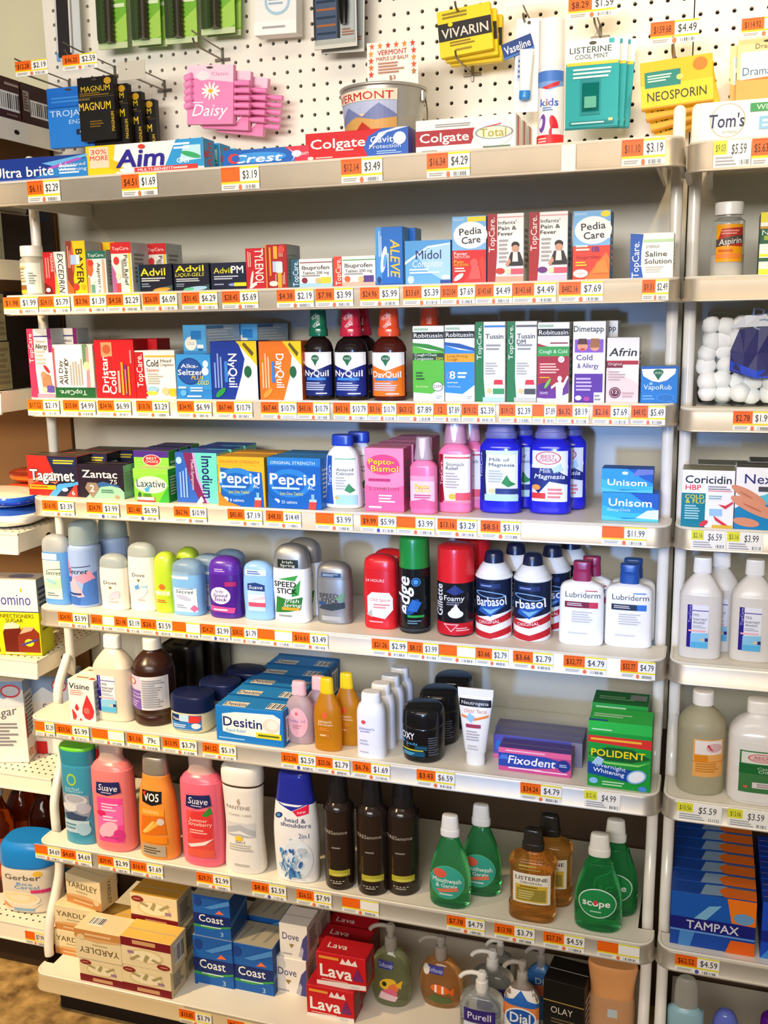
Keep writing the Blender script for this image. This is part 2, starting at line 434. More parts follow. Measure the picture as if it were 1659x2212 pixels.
def front_path(x0, x1, yf, yb, r=.024, k=6, closed_right=True):
    p = [(x0, yb)]
    for i in range(k+1):
        a = math.pi+math.pi/2*i/k; p.append((x0+r+r*math.cos(a), yf+r+r*math.sin(a)))
    if closed_right:
        for i in range(k+1):
            a = 1.5*math.pi+math.pi/2*i/k; p.append((x1-r+r*math.cos(a), yf+r+r*math.sin(a)))
        p.append((x1, yb))
    else: p.append((x1, yf))
    return p
def sweep(mb, path, prof, m):
    n = len(path); vs = []; fs = []
    for i, p in enumerate(path):
        a = path[max(i-1, 0)]; b_ = path[min(i+1, n-1)]; dx, dy = b_[0]-a[0], b_[1]-a[1]; l = math.hypot(dx, dy) or 1
        nx, ny = dy/l, -dx/l
        for o, z in prof: vs.append((p[0]+nx*o, p[1]+ny*o, z))
    k = len(prof)
    for i in range(n-1):
        for j in range(k-1): fs.append((i*k+j, (i+1)*k+j, (i+1)*k+j+1, i*k+j+1))
    mb.add(vs, fs, m)
LIP = {1: .041}
def shelf(sh, x0, x1, label, right=True, metal=ALU):
    z = shz(sh); yf = SY[sh % 10]; ty = -.128 if sh % 10 < 6 else {6: -.19, 7: -.235, 8: -.285}[sh % 10]
    ty2 = {6: -.225, 7: -.268, 8: -.325}.get(sh % 10, -.172)
    s = empty('store_shelf', label, 'shelf', ((x0+x1)/2, 0, z)); q = lambda o: setattr(o, 'location', (-(x0+x1)/2, 0, -z))
    mb = MB(); path = front_path(x0+.001, x1-.001, yf+.001, ty2, closed_right=right)
    out = [(x0+.021, -.002)] + [(x0+.021, ty2)] + path + ([(x1-.025, ty2), (x1-.025, -.002)] if right else [(x1, -.002)])
    t, bt = z, z-.006
    mb.poly([(a, b_, t) for a, b_ in out], CREAM); mb.poly([(a, b_, bt) for a, b_ in out][::-1], CREAM)
    for i in range(len(out)):
        a, b_ = out[i-1], out[i]; mb.poly([(a[0], a[1], bt), (b_[0], b_[1], bt), (b_[0], b_[1], t), (a[0], a[1], t)], CREAM)
    q(mb.build('deck', s))
    h = LIP.get(sh % 10, .035); path = front_path(x0, x1, yf, ty2, closed_right=right)
    mb = MB(); sweep(mb, path, [(-.002, z-.0015), (.0018, z-.0022), (.0036, z-.006), (.0033, z-h+.006), (.0062, z-h+.003), (.0066, z-h), (.004, z-h-.0015), (-.002, z-h)], metal)
    q(mb.build('price_channel', s, smooth=50))
    mb = MB(); sweep(mb, path, [(-.0035, z), (-.002, z+.0012), (.0015, z+.0014), (.0028, z), (.0018, z-.0025), (0, z-.002)], CREAM)
    q(mb.build('rim', s, smooth=60))
    for xx in ((x0+.026, x0+.032), (x1-.038, x1-.032)) if right else ((x0+.026, x0+.032),):   # folded side brackets under the deck
        mb = MB(); mb.box(xx[0], xx[1], yf+.03, -.004, z-.034, z-.0062, STEEL); q(mb.build('bracket', s))
    return s
NM = {1: 'top shelf holding the toothpaste boxes', 2: 'second shelf with pain reliever boxes', 3: 'third shelf with cold remedies and dark syrup bottles', 4: 'fourth shelf with stomach remedies and blue bottles',
      5: 'fifth shelf with deodorants and shaving foam', 6: 'sixth shelf with baby care and jars', 7: 'seventh shelf with shampoos and mouthwash', 8: 'lowest shelf with soap boxes and pump bottles'}
for i in range(1, 9): shelf(i, 0, W, 'cream steel shelf with metal price rail, '+NM[i], metal=ALU if i < 8 else mat('c8b48c', 'paint'))
NR = {1: 'topmost of the right-hand bay, under a white carton', 2: 'right-hand bay, under the clear pill bottle', 3: 'right-hand bay, under the bag of cotton balls', 4: 'right-hand bay, under the bandage box',
      5: 'right-hand bay, under two rubbing alcohol bottles', 6: 'right-hand bay, under a white jug', 7: 'right-hand bay, under blue and orange cartons', 8: 'lowest of the right-hand bay, barely in view'}
for i in range(1, 9): shelf(10+i, W+.012, 1.95, 'cream steel shelf in the '+NR[i], right=False)
mb = MB(); mb.box(.345, 1.19, SY[8]-.0065, -.012, SZ[8]+.0016, SZ[8]+.0046, CREAM)
tag(mb.build('shelf_liner'), 'loose cream steel plate laid over the right part of the lowest shelf', 'shelf plate')

# left-hand bay: cream perforated shelves seen from their open right end
lu = empty('shelving_unit', 'cream steel shelving bay at the left edge with brown back', 'shelving unit', (-.4, 0, 0)); o_ = lambda q: setattr(q, 'location', (.4, 0, 0))
mb = MB(); mb.box(-.9, -.062, -.004, .012, 0, 1.86, mat('8a6238', 'paint')); o_(mb.build('back_panel', lu))
mb = MB(); mb.box(-.9, -.075, -.225, -.006, 0, .082, mat('3a2a1a', 'matte')); o_(mb.build('kick_plate', lu))
LW = mat('f3ecd8', 'paint')
def left_shelf(z, yf, t, label, x1=-.030, holes=True, slot=True):
    s = empty('store_shelf', label, 'shelf', (-.4, 0, z)); q = lambda o: setattr(o, 'location', (.4, 0, -z)); x0 = -.9
    mb = MB(); mb.box(x0, x1-.002, yf+.002, -.0045, z-.004, z, LW); q(mb.build('deck', s))
    mb = MB(); mb.poly([(x0, yf, z), (x1, yf, z), (x1, yf-.004, z-t), (x0, yf-.004, z-t)][::-1], LW)
    mb.box(x0, x1, yf-.006, yf+.001, z-t-.004, z-t, LW); mb.box(x0, x1, yf-.002, yf+.003, z-.003, z+.0015, LW)
    q(mb.build('front_rail', s))
    mb = MB(); dk = DARK
    mb.poly([(x1, yf, z), (x1, -.004, z), (x1, -.004, z-t), (x1, yf-.004, z-t)][::-1], LW); mb.poly([(x1-.002, yf, z), (x1-.002, -.004, z), (x1-.002, -.004, z-t), (x1-.002, yf-.004, z-t)], LW)
    if slot:
        ym = yf*.62; mb.poly([(x1+.0004, ym+.008*math.cos(a), z-t*.55+.0045*math.sin(a)) for a in [2*math.pi*k/14 for k in range(14)]], dk)
    q(mb.build('end_flange', s))
    if holes:
        mb = MB()
        for i in range(10):
            for k in range(int((-.02-yf)/.017)):
                x = x1-.012-i*.017; y = yf+.02+k*.017
                mb.poly([(x+.0024*math.cos(a), y+.0024*math.sin(a), z+.0006) for a in [2*math.pi*j/8 for j in range(8)]], dk)
        q(mb.build('perforation', s))
    return s
LZ = [(.124, -.258, .036), (.455, -.215, .030), (.724, -.226, .034), (1.000, -.250, .038), (1.284, -.262, .040), (1.535, -.245, .038), (1.800, -.235, .040)]
LN = ['carrying the lidded cereal tub', 'perforated and nearly empty in front, under sugar bags', 'under the yellow sugar carton', 'under blue and white bags', 'under grey green cartons, level with the cold remedies', 'level with the pain relievers', 'topmost, under dark brown cartons']
for (z, y, t), nme in zip(LZ, LN): left_shelf(z, y, t, 'cream steel shelf of left bay '+nme)

# ------------------------------------------------------------------ price tickets
TAGS = []
def ticket_ops(p1, p2, style=0):
    if style == 1:
        return [R(0, .5, .36, 1, 'e3e23c'), T(p1, .19, .74, .26, '3a3a20', .26), T(p2, .68, .68, .36, '222222', .4, sh=.1), L(.06, .08, .62, .44, 3, 'a9a9ad'), BAR(.7, .08, .95, .3, 6)]
    o = [R(0, .36, .5, 1, 'f26a16'), R(.5, .92, 1, 1, 'efe23a'), R(0, .29, 1, .38, 'f0dc2c'), R(.02, .93, .4, .97, 'd9571a')]
    if p1: o.append(T(p1, .25, .66, .3, '2a1206', min(.36, .075*len(p1)), 1.4))
    if p2: o.append(T(p2, .76, .66, .34, '1c1c1c', min(.38, .085*len(p2)), 1.2))
    o += [L(.05, .08, .4, .24, 2, 'a9a6a0'), E(.5, .14, .045, .12, '5a58b0' if style == 2 else 'ef7a4a'), BAR(.62, .04, .92, .24, 8)]
    return o
def ticket(sh, xl, xr, p1, p2, style=0, dz=0, label=None):
    z = shz(sh); y = SY[sh % 10]-.0058; h = LIP.get(sh % 10, .035)-.004
    ye = proj(((ony(xl, 1106, y).x), y, z-.02))[1]
    x0, x1 = ony(xl, ye, y).x, ony(xr, ye, y).x; w = x1-x0
    if x1 > W-.012 and sh < 10: x1 = W-.012; w = x1-x0
    mb = MB(); mb.box(-w/2, w/2, 0, .0009, 0, h, mat('f6f5f0'), ch=.0002)
    decal(mb, lambda u, v, o: (-w/2+u*w, -o, v*h), w, h, ticket_ops(p1, p2, style), base=.0001, step=.00005)
    o = mb.build('price_tag', loc=((x0+x1)/2, y, z-h-.002+dz)); TAGS.append((o, sh, (x0+x1)/2, p2)); return o
# ------------------------------------------------------------------ pegboard: hooks, hanging goods
WIRE = mat('8a8378', 'metal'); HT = []
def hook(bx, by, ln, label, double=True, tip=.012):
    p = ony(bx, by, 0); h = empty('peg_hook', label, 'hook', p, 0, 'wire hooks on the pegboard'); mb = MB()
    mb.tube(cr([(0, -.0005, 0), (0, -ln*.5, .001), (0, -ln*.9, .003), (0, -ln, tip)], 4), .0019, WIRE, 8)
    h_ = mb.build('wire', h, smooth=60); mb = MB(); mb.box(-.016, .016, -.004, -.0006, -.0028, .0028, WIRE); mb.box(-.0025, .0025, -.004, -.0006, -.012, .02, WIRE); mb.build('clip', h)
    if double:
        mb = MB(); mb.tube(cr([(0, -.0005, .018), (.0, -ln*.6, .020), (0, -ln-.002, .024)], 4), .0015, WIRE, 8); mb.build('upper_wire', h, smooth=60)
    return h
def hook_ticket(bb, y, p1, p2, label, blank=None):
    a = ony(bb[0], (bb[2]+bb[3])/2, y); b_ = ony(bb[1], (bb[2]+bb[3])/2, y); w = b_.x-a.x
    z1 = ony((bb[0]+bb[1])/2, bb[2], y).z; z0 = ony((bb[0]+bb[1])/2, bb[3], y).z; h = z1-z0; mb = MB()
    mb.box(-w/2, w/2, 0, .0012, 0, h, mat(blank or 'f6f5f0'), ch=.0002)
    if not blank: decal(mb, lambda u, v, o: (-w/2+u*w, -o, v*h), w, h, ticket_ops(p1, p2), base=.0001, step=.00005)
    o = mb.build('price_tag', loc=((a.x+b_.x)/2, y, z0)); tag(o, label, 'price tag', 'price tags on the hooks'); return o
def hang(short, cat, bb, yf, t, col, ops, name='hanging_pack', behind=0, rot=0, dx=.004, dz=-.004, drot=.03, side=None, gap=.0015, hole=True, extra=None, label=None, group=None):
    xc, ymid = (bb[0]+bb[1])/2, (bb[2]+bb[3])/2
    x0 = ony(bb[0], ymid, yf).x; x1 = ony(bb[1], ymid, yf).x; z1 = ony(xc, bb[2], yf).z; z0 = ony(xc, bb[3], yf).z; w, h = x1-x0, z1-z0
    mb = MB(); mb.box(-w/2, w/2, 0, t, -h/2, h/2, mat(col), sides=mat(side or col)); dd = list(ops)
    if hole: dd.append(E(.5, .955, .07, .018, '4a4438'))
    decal(mb, lambda u, v, o: (-w/2+u*w, -o, -h/2+v*h), w, h, dd)
    lab = label or short+' hanging on the pegboard'
    o = mb.build(name, loc=((x0+x1)/2, yf, (z0+z1)/2)); o.rotation_euler = (0, rot, 0); tag(o, lab, cat, group or (short+' copies' if behind else None))
    kids = extra(o, w, h) if extra else []
    for k in range(behind):
        c = o.copy(); C.objects.link(c); c.location = (o.location.x+dx*(k+1), yf+(t+gap)*(k+1), o.location.z+dz*(k+1)); c.rotation_euler = (0, rot+drot*(k+1), 0)
        tag(c, '%s one behind the hanging %s' % (NTH[k+1], short), cat, o['group'])
        for q in kids: e = q.copy(); C.objects.link(e); e.parent = c
    return o
def blister(parent, w, h, box, d, col='dfe8ea', kind='film', name='blister'):
    mb = MB(); x0, x1, z0, z1 = -w/2+box[0]*w, -w/2+box[1]*w, -h/2+box[2]*h, -h/2+box[3]*h; r = min(.006, d*.8)
    mb.poly([(x0, -.0008, z0), (x1, -.0008, z0), (x1-r, -d, z0+r), (x0+r, -d, z0+r)], mat(col, kind)); mb.poly([(x1, -.0008, z0), (x1, -.0008, z1), (x1-r, -d, z1-r), (x1-r, -d, z0+r)], mat(col, kind))
    mb.poly([(x1, -.0008, z1), (x0, -.0008, z1), (x0+r, -d, z1-r), (x1-r, -d, z1-r)], mat(col, kind)); mb.poly([(x0, -.0008, z1), (x0, -.0008, z0), (x0+r, -d, z0+r), (x0+r, -d, z1-r)], mat(col, kind))
    mb.poly([(x0+r, -d, z0+r), (x1-r, -d, z0+r), (x1-r, -d, z1-r), (x0+r, -d, z1-r)], mat(col, kind))
    return mb.build(name, parent)

# dark comb in a clear sleeve, four green hair-tool cards, white box, black comb set along the top edge
def comb(o, w, h):
    mb = MB(); mb.box(-w*.36, w*.12, -.006, -.001, -h*.46, h*.5, mat('2a2426', 'plastic')); a = mb.build('comb', o)
    mb = MB(); mb.box(w*.14, w*.2, -.008, -.003, -h*.42, h*.5, mat('e9e6de', 'gloss')); return [a, mb.build('handle', o)]
hang('long dark comb in a clear sleeve at the upper left', 'comb', (118, 172, -60, 132), -.03, .003, 'd2d6d6', [R(0, 0, .14, .1, '6aa4d8')], 'comb_pack', extra=comb, hole=False, rot=.03)
def tool(c, shaft, sx=.42):
    def f(o, w, h):
        mb = MB(); mb.box(-w*.08, w*.08, -.012, -.002, -h*.30, h*.5, mat(shaft, 'gloss')); a = mb.build('handle', o)
        mb = MB(); mb.tube([(-w*.02, -.008, -h*.44), (-w*.02, -.008, h*.1)], .0085, mat(c, 'plastic'), 12)
        for k in range(9): mb.tube([(-w*.02-.011, -.008, -h*.42+k*h*.055), (-w*.02+.011, -.008, -h*.42+k*h*.055)], .0018, mat(c, 'plastic'), 6)
        b_ = mb.build('bristles', o, smooth=50)
        return [a, b_, blister(o, w, h, (.06, .62, .05, .98), .018, 'e6efe6')]
    return f
GRC = [R(0, 0, .5, 1, '4c5a38'), R(.5, 0, 1, 1, '78b83a'), P([(.5, .25), (1, .4), (1, .1), (.5, 0)], 'a6d45a'), R(0, 0, 1, .07, 'c9d8a8'), L(.58, .45, .95, .7, 3, 'dff0c4')]
for i, (x0, x1, yb, sh_, wh) in enumerate([(208, 272, 106, '9ad0f0', 'leftmost, with a pale blue handle'), (282, 345, 98, 'e8d9a8', 'second from left, with a cream handle'), (354, 424, 94, 'b8b4a8', 'third from left, with a grey handle'), (432, 506, 74, 'e08a2c', 'with an orange handle')]):
    hang('green hair brush card '+wh, 'hair brush', (x0, x1, yb-190, yb), -.045, .002, '78b83a', GRC, 'hair_brush_card', extra=tool('3a3022', sh_), hole=False, rot=.02, group='green hair brush cards', behind=1 if i in (1, 3) else 0, dx=.006, dz=0, gap=.014)
hang('white carton with a pale blue ring emblem at the top edge', 'box', (548, 640, -40, 74), -.05, .03, 'f2f1ec', [R(0, 0, 1, .26, 'fbfaf6'), E(.56, .62, .3, .26, 'a9cbe0'), E(.56, .62, .24, .2, 'eef2f2'), L(.35, .55, .75, .7, 2, '9ab6c8'), L(.2, .1, .9, .18, 1, 'a8a8a8')], 'cosmetic_box', hole=False, rot=.03)
def combset(o, w, h):
    mb = MB(); r = []
    mb.solid([(-.03, .006, .003), (0, .009, .005), (.06, .008, .004), (.075, .004, .002)], 2, mat('17130f', 'gloss'), seg=20, cx=w*.24, cyy=-.009); r.append(mb.build('brush', o, smooth=50))
    r.append(blister(o, w, h, (.03, .97, .05, .98), .016, 'e8ecec')); return r
hang('black and clear pack with striped blue and orange card', 'hair accessory pack', (676, 770, -70, 104), -.065, .003, '35353a', [R(0, 0, 1, .12, 'd8d6cc'), R(.62, .1, 1, 1, 'd9dcdc'), P([(.05, .12), (.55, .12), (.55, 1), (.05, 1)], '5a6a88')] + [R(.08, .18+.1*k, .52, .21+.1*k, 'c87848' if k % 2 else '30405c') for k in range(8)] + [L(.66, .14, .96, .24, 3, 'c07a5a')], 'hair_pack', extra=combset, hole=False, behind=1, dx=.008, dz=-.004, gap=.018)

# hooks with their tickets
hook(152, 196, .17, 'wire hook holding the blue hanging packet'); hook(250, 165, .17, 'wire hook holding the black hanging packets')
hook(357, 196, .14, 'empty double wire hook with a grey blank holder'); hook(482, 130, .12, 'wire hook holding the pink razor packs')
hook(1018, 60, .12, 'wire hook holding the yellow and black cartons', False); hook(1021, 162, .13, 'empty single wire hook below the yellow and black cartons', False)
hook(1152, 78, .10, 'wire hook holding the lip balm cards'); hook(1297, 82, .10, 'wire hook holding the teal breath strip cards'); hook(1458, 150, .12, 'wire hook holding the yellow ointment cartons')
hook_ticket((33, 103, 130, 163), -.17, '$12.28', '$2.19', 'price tag on the hook above the blue hanging packet')
hook_ticket((135, 210, 116, 150), -.165, '$46.25', '$2.59', 'price tag on the hook above the black hanging packets')
hook_ticket((255, 313, 132, 172), -.14, '', '', 'blank grey ticket holder on an empty hook', 'c9c4b4')
hook_ticket((1094, 1180, -22, 12), -.1, '', '', 'blank white ticket above the lip balm cards', 'f2f0ea')
hook_ticket((1228, 1330, -8, 38), -.105, '$8.29', '$1.59', 'price tag on the hook above the teal breath strip card')
hook_ticket((1405, 1510, 44, 94), -.12, '$159.68', '$4.49', 'price tag on the hook above the yellow ointment carton')
hook_ticket((1602, 1700, 36, 78), -.09, '$114.92', '', 'price tag above the pale yellow travel pack at the right edge')

# hanging packets
def packet(short, bb, y, c, ops, behind=0, dx=.016, dz=-.006, **k):
    return hang(short, 'packet', bb, y, .016, c, ops, 'hanging_packet', behind, dx=dx, dz=dz, drot=.0, gap=.004, **k)
packet('blue packet with white lettering', (104, 200, 187, 318), -.10, '1f6fd0', [R(0, 0, 1, .66, '2a80da'), R(0, .66, 1, .68, '154fa8'), R(.1, .75, .95, .78, '3f93e6'), R(.1, .81, .95, .84, '3f93e6'), T('TROJAN', .47, .57, .1, 'cfe6ff', .84, .6), T('ENZ', .62, .42, .07, 'c4e0ff', .3, 1), R(.62, .2, 1, .29, '1c2c48'), L(.7, .215, .96, .275, 1, 'b8c8d8'), R(.86, .02, 1, .18, '12429a')])
packet('black packet with yellow lettering', (170, 248, 165, 303), -.12, '191512', [R(0, .68, 1, .69, '55482c'), T('MAGNUM', .5, .815, .085, 'e8c52a', .8, 1.5), E(.85, .92, .1, .055, 'c99a24'), L(.06, .7, .94, .76, 2, '8a6a20'), T('MAGNUM', .46, .54, .12, 'f0cc2e', .88, 1.6), R(.02, .64, .34, .67, '6a5a3a'), L(.3, .2, .75, .32, 3, '7a5a1c'), R(.88, .1, .99, .45, '2a241a'), T('MAGNUM', .94, .28, .08, 'e0bd2a', .3, 1, rot=90)], behind=3, dx=.017, dz=-.012)
def razor(o, w, h):
    mb = MB(); r = []
    for k in range(5):
        mb = MB(); mb.tube([(w*.30, .006, -h*.3+k*h*.125), (w*.82, .007, -h*.31+k*h*.125)], [.0042, .0052], mat('f28cc4', 'plastic'), 10)
        q = mb.build('razor', o, smooth=50); mb2 = MB()
        r.append(q)
    for k in range(5):
        mb = MB(); mb.tube([(-w*.53, .0, -h*.2+k*h*.12), (-w*.36, -.004, -h*.16+k*h*.12)], .0062, mat('f59acb', 'plastic'), 10); r.append(mb.build('razor_head', o, smooth=50))
    return r
PETAL = [E(.52+.12*math.cos(t), .56+.075*math.sin(t), .085, .022, 'fdf6ee', t) for t in [2*math.pi*k/11 for k in range(11)]]
hang('pink razor pack with a daisy and white script', 'razor pack', (404, 504, 140, 268), -.09, .012, 'f7a8cf', [R(0, 0, 1, .8, 'f08cbe'), P([(0, .8), (1, .7), (1, 1), (0, 1)], 'fad0e2'), E(.35, .82, .14, .08, 'e8e4ea'), T('Classic', .72, .85, .06, 'd070aa', .36, .6), T('Daisy', .5, .24, .2, 'ffffff', .78, .9, sh=.3), L(.1, .35, .45, .39, 1, 'ffe0f0'), ('m', PETAL), E(.52, .56, .05, .032, 'f3b52a')], 'razor_pack', behind=2, rot=.06, dx=.024, dz=-.008, drot=.05, gap=.006, extra=razor)
hang('yellow and black caffeine carton', 'box', (947, 1062, 14, 116), -.10, .014, 'f2d21e', [R(-.0, .34, 1, .72, '1e1a16'), T('VIVARIN', .5, .5, .2, 'd8d4c8', .88, 2.2), E(.24, .68, .045, .045, 'f5d81e'), L(.1, .8, .6, .95, 2, '8a7a18'), L(.2, .2, .8, .32, 2, '8a7410'), L(.3, .08, .7, .16, 1, '9a8418')], 'hanging_carton', behind=2, rot=-.09, dx=.006, dz=-.005, drot=.04, hole=False)
def balm(o, w, h):
    mb = MB(); mb.solid(cr([(-h*.38, .008, .006), (-h*.36, .0095, .0075), (-h*.29, .0095, .0075), (-h*.285, .0092, .0072)], 3), 2, mat('2f86d6', 'plastic'), 20, 0, -.011); a = mb.build('cap', o, smooth=40)
    mb = MB(); mb.solid([(-h*.285, .009, .0075), (h*.05, .011, .006), (h*.16, .012, .0012)], 2.4, mat('f2f4f6', 'plastic'), 20, 0, -.011); b_ = mb.build('balm_tube', o, smooth=40)
    mb = MB(); W2, H2 = w*1.25, .03
    for q in [(-w*.62, w*.62)]:
        mb.box(q[0], q[1], -.003, -.0009, h*.2, h*.37, mat('1c3f86'));
    ops = [T('Vaseline', .5, .52, .5, 'ffffff', .86, 2), P([(0, 0), (1, .0), (1, .12), (0, .12)], '3a78c8')]
    decal(mb, lambda u, v, o_: (-w*.62+u*w*1.24, -.003-o_, h*.2+v*h*.17), w*1.24, h*.17, ops); c = mb.build('header_label', o); c.rotation_euler = (0, -.32, 0); c.location = (-.1*w, 0, -.01)
    return [a, b_, c]
hang('white lip balm card with a tilted dark blue header', 'lip balm', (1112, 1166, 40, 242), -.085, .0015, 'eef1f4', [R(.1, .1, .9, .62, 'dfe8f0'), R(.12, .34, .45, .6, 'b9d2ea'), L(.14, .36, .43, .58, 4, '3a68a8')], 'lip_balm_card', behind=1, gap=.0235, dx=.012, dz=.004, drot=.05, rot=.04, extra=balm)
hang('teal and white breath strip card', 'breath strip card', (1222, 1337, 84, 278), -.09, .002, '1fa3ae', [R(0, .74, 1, 1, 'f4f6f2'), R(.02, .715, .98, .75, 'f0cf4a'), T('LISTERINE', .46, .885, .065, '16302e', .78, 1.6), T('COOL MINT', .48, .81, .05, '2a4a48', .62, 1.2), R(.8, .94, .9, .99, '38a8b8'), L(.14, .56, .86, .69, 3, 'c9eef0'), R(.28, .16, .66, .56, '138a96'), P([(.08, .05), (.92, .05), (.92, .09), (.08, .09)], '0f7f8c'), L(.12, .055, .88, .085, 1, 'bfe8ea'), R(.82, .08, .9, .11, 'e8d8a0'), R(.0, 0, 1, .02, '0d7580')], 'breath_strip_card', behind=2, dx=.010, dz=.002, drot=.03, gap=.0125,
     extra=lambda o, w, h: [blister(o, w, h, (.31, .64, .19, .52), .01, 'a8dcd4'), (lambda mb: (mb.box(-.012, .008, -.006, -.001, -h*.27, -h*.14, mat('f0f4f2')), mb.build('strip_case', o))[1])(MB())])
hang('yellow ointment carton with a green panel', 'box', (1384, 1540, 125, 228), -.11, .02, 'f5b51c', [R(0, 0, 1, .5, 'f7c62a'), R(.06, .44, .56, .78, '1f7f78'), L(.1, .55, .5, .72, 3, 'b8e0d0'), E(.55, .6, .05, .06, 'd8c86a'), T('NEOSPORIN', .5, .25, .19, '1c3a2a', .82, 1.5), E(.83, .82, .1, .13, 'ee7a1e'), R(.0, 0, 1, .035, 'd99412')], 'ointment_carton', behind=3, rot=-.06, dx=.004, dz=-.010, drot=-.07, side='e8a014', hole=False)
hang('pale yellow and orange travel pack', 'packet', (1592, 1720, 82, 214), -.08, .01, 'f8e2a0', [R(0, 0, .88, .36, 'f0a456'), R(.06, .34, .9, .8, 'b8d8e4'), R(.06, .42, .9, .62, 'e4eef2'), T('Dramamine', .52, .48, .13, '2f5a78', .84, 1), T('Dramamine', .6, .88, .08, '6a4a1c', .6, 1.2), P([(.06, .34), (.9, .4), (.9, .34)], 'e87a3a')], 'travel_pack', behind=1, dx=-.010, dz=-.003, drot=-.03)

# ------------------------------------------------------------------ top shelf
carton('blue toothpaste carton with white lettering at the left end', 'toothpaste', 1, (-12, 190, 339), .035, '1d3f8e', [P([(0, 0), (0, 1), (.55, 1), (.75, .62), (.4, .15)], '1b3a92'), P([(.35, 0), (.62, .45), (1, .85), (1, 0)], '2f86cc'), P([(.52, .72), (1, 1), (1, .9), (.66, .55)], '69b4e6'), P([(.6, .42), (.95, .8), (.9, .86), (.58, .52)], 'b05ac0'), R(0, .02, .7, .14, '3c5cb0'), T('Ultra brite', .31, .42, .42, 'fdfaf0', .66, 2.2), L(.7, .2, .97, .6, 3, 'd9ecf8'), T('Advanced', .84, .6, .14, 'e8f2fa', .28, 1), T('Whitening', .84, .4, .14, 'e8f2fa', .3, 1)], 'toothpaste_carton', side='f2c01c', sops=[R(0, 0, 1, 1, 'f5c81e')])
carton('white and blue toothpaste carton with a yellow starburst', 'toothpaste', 1, (186, 440, 307), .04, 'f8f6ee', [P([(0, 0), (0, 1), (.26, 1), (.24, .5), (.3, .22), (.22, 0)], 'f4cf1c')] + [P([(.2, .25), (.24+.07*math.cos(a)*1.4, .3+.32*math.sin(a)), (.2, .55)], 'f4c11c') for a in (-.8, -.3, .2)] + [R(.03, .28, .2, .95, 'f4d8b8'), T('30%', .115, .8, .15, 'e0442c', .14, 1.5), T('MORE', .115, .6, .15, 'e0442c', .16, 1.5), P([(.68, .2), (.78, 1), (1, 1), (1, .12)], '2f9ad6'), P([(.8, .3), (.98, .35), (.98, .8), (.84, .8)], 'bfe6ee'), L(.76, .68, .94, .92, 2, 'ffffff'), T('Gel', .83, .34, .16, 'ffffff', .1, 1.4), E(.9, .5, .05, .14, '3aaa6a', .5), T('Aim', .47, .52, .55, '2d2390', .42, 3.2, sh=.15), E(.49, .87, .03, .07, 'e23a2c'), R(.42, .04, .95, .2, 'e23a34'), T('MULTI-BENEFIT', .6, .12, .09, 'fff', .3, 1), L(.75, .07, .92, .17, 1, 'ffd0c8')], 'toothpaste_carton', side='2aa0d8', sops=[R(0, 0, 1, 1, '2a9ad4'), T('Aim', .5, .5, .5, 'd83a4a', .8, 1.5, rot=90), R(.05, .4, .4, .6, 'c8385a')], behind=2, gap=.02)
carton('blue toothpaste carton with white and red swoosh lettering', 'toothpaste', 1, (482, 668, 320), .035, '1d6cc4', [P([(0, 0), (.75, 0), (.86, .5), (.75, 1), (0, 1)], '1560b8'), E(.4, .5, .34, .3, '3a96e0'), P([(.82, 0), (1, 0), (1, 1), (.72, 1), (.86, .45)], 'd8304c'), P([(.76, .95), (.84, .5), (.8, .1), (.86, .5)], 'f2f6fa'), T('Crest', .4, .45, .46, 'f4f7fb', .6, 2.8, sh=.2), E(.13, .5, .07, .3, 'd83a34'), E(.15, .5, .045, .2, '1560b8'), E(.86, .55, .055, .2, 'e8f0f8'), T('CAVITY', .95, .52, .17, 'fff', .1, 1)], 'toothpaste_carton')
carton('red toothpaste carton with white lettering and blue oval', 'toothpaste', 1, (660, 882, 281), .04, 'd3121c', [P([(.62, 0), (.57, .4), (.62, .75), (.75, 1), (1, 1), (1, 0)], '1f5fc0'), P([(.62, .3), (.72, .85), (.9, 1), (1, 1), (.8, .85)], 'f2f4f6'), T('Colgate', .32, .6, .33, 'fffaf2', .54, 2.4), L(.3, .3, .55, .38, 1, 'f8d0c8'), T('Cavity', .77, .62, .22, 'fff', .26, 1.6), T('Protection', .78, .38, .14, 'e8f2fc', .3, 1), E(.92, .62, .06, .22, 'e8f0f8'), L(.7, .1, .95, .24, 2, 'a8c8ee'), E(.05, .12, .03, .06, 'f8e8e0'), L(.1, .08, .3, .16, 1, 'f8c8c0')], 'toothpaste_carton', side='1f4fb0', sops=[R(0, 0, 1, 1, '2050b4'), R(.6, 0, .8, 1, 'c83a5a')])
carton('white toothpaste carton with red band and gold swirl', 'toothpaste', 1, (898, 1114, 253), .04, 'f7f4ee', [P([(0, .22), (.56, .22), (.62, .68), (0, .68)], 'a81c28'), T('Colgate', .29, .46, .26, 'fffaf2', .5, 2.4), L(.2, .74, .6, .86, 2, '9a9a9a'), E(.78, .5, .2, .42, 'dcdcd6'), E(.78, .5, .185, .39, 'fbfaf4'), E(.79, .5, .19, .2, '8a96a0', .15), E(.79, .5, .17, .17, 'f6f2c8', .15), T('Total', .78, .5, .24, 'a8982c', .26, 2), P([(.7, .68), (.86, .76), (.86, .72), (.7, .66)], 'd84a5a'), L(.68, .05, .95, .13, 1, '5a7a6a'), L(.06, .05, .3, .12, 1, 'b0b0b0')], 'toothpaste_carton', behind=2, gap=.012, sops=[R(0, 0, .3, 1, 'f4f0ea'), R(.3, 0, .6, 1, 'd8505c'), R(.6, 0, 1, 1, 'f4f0ea')])
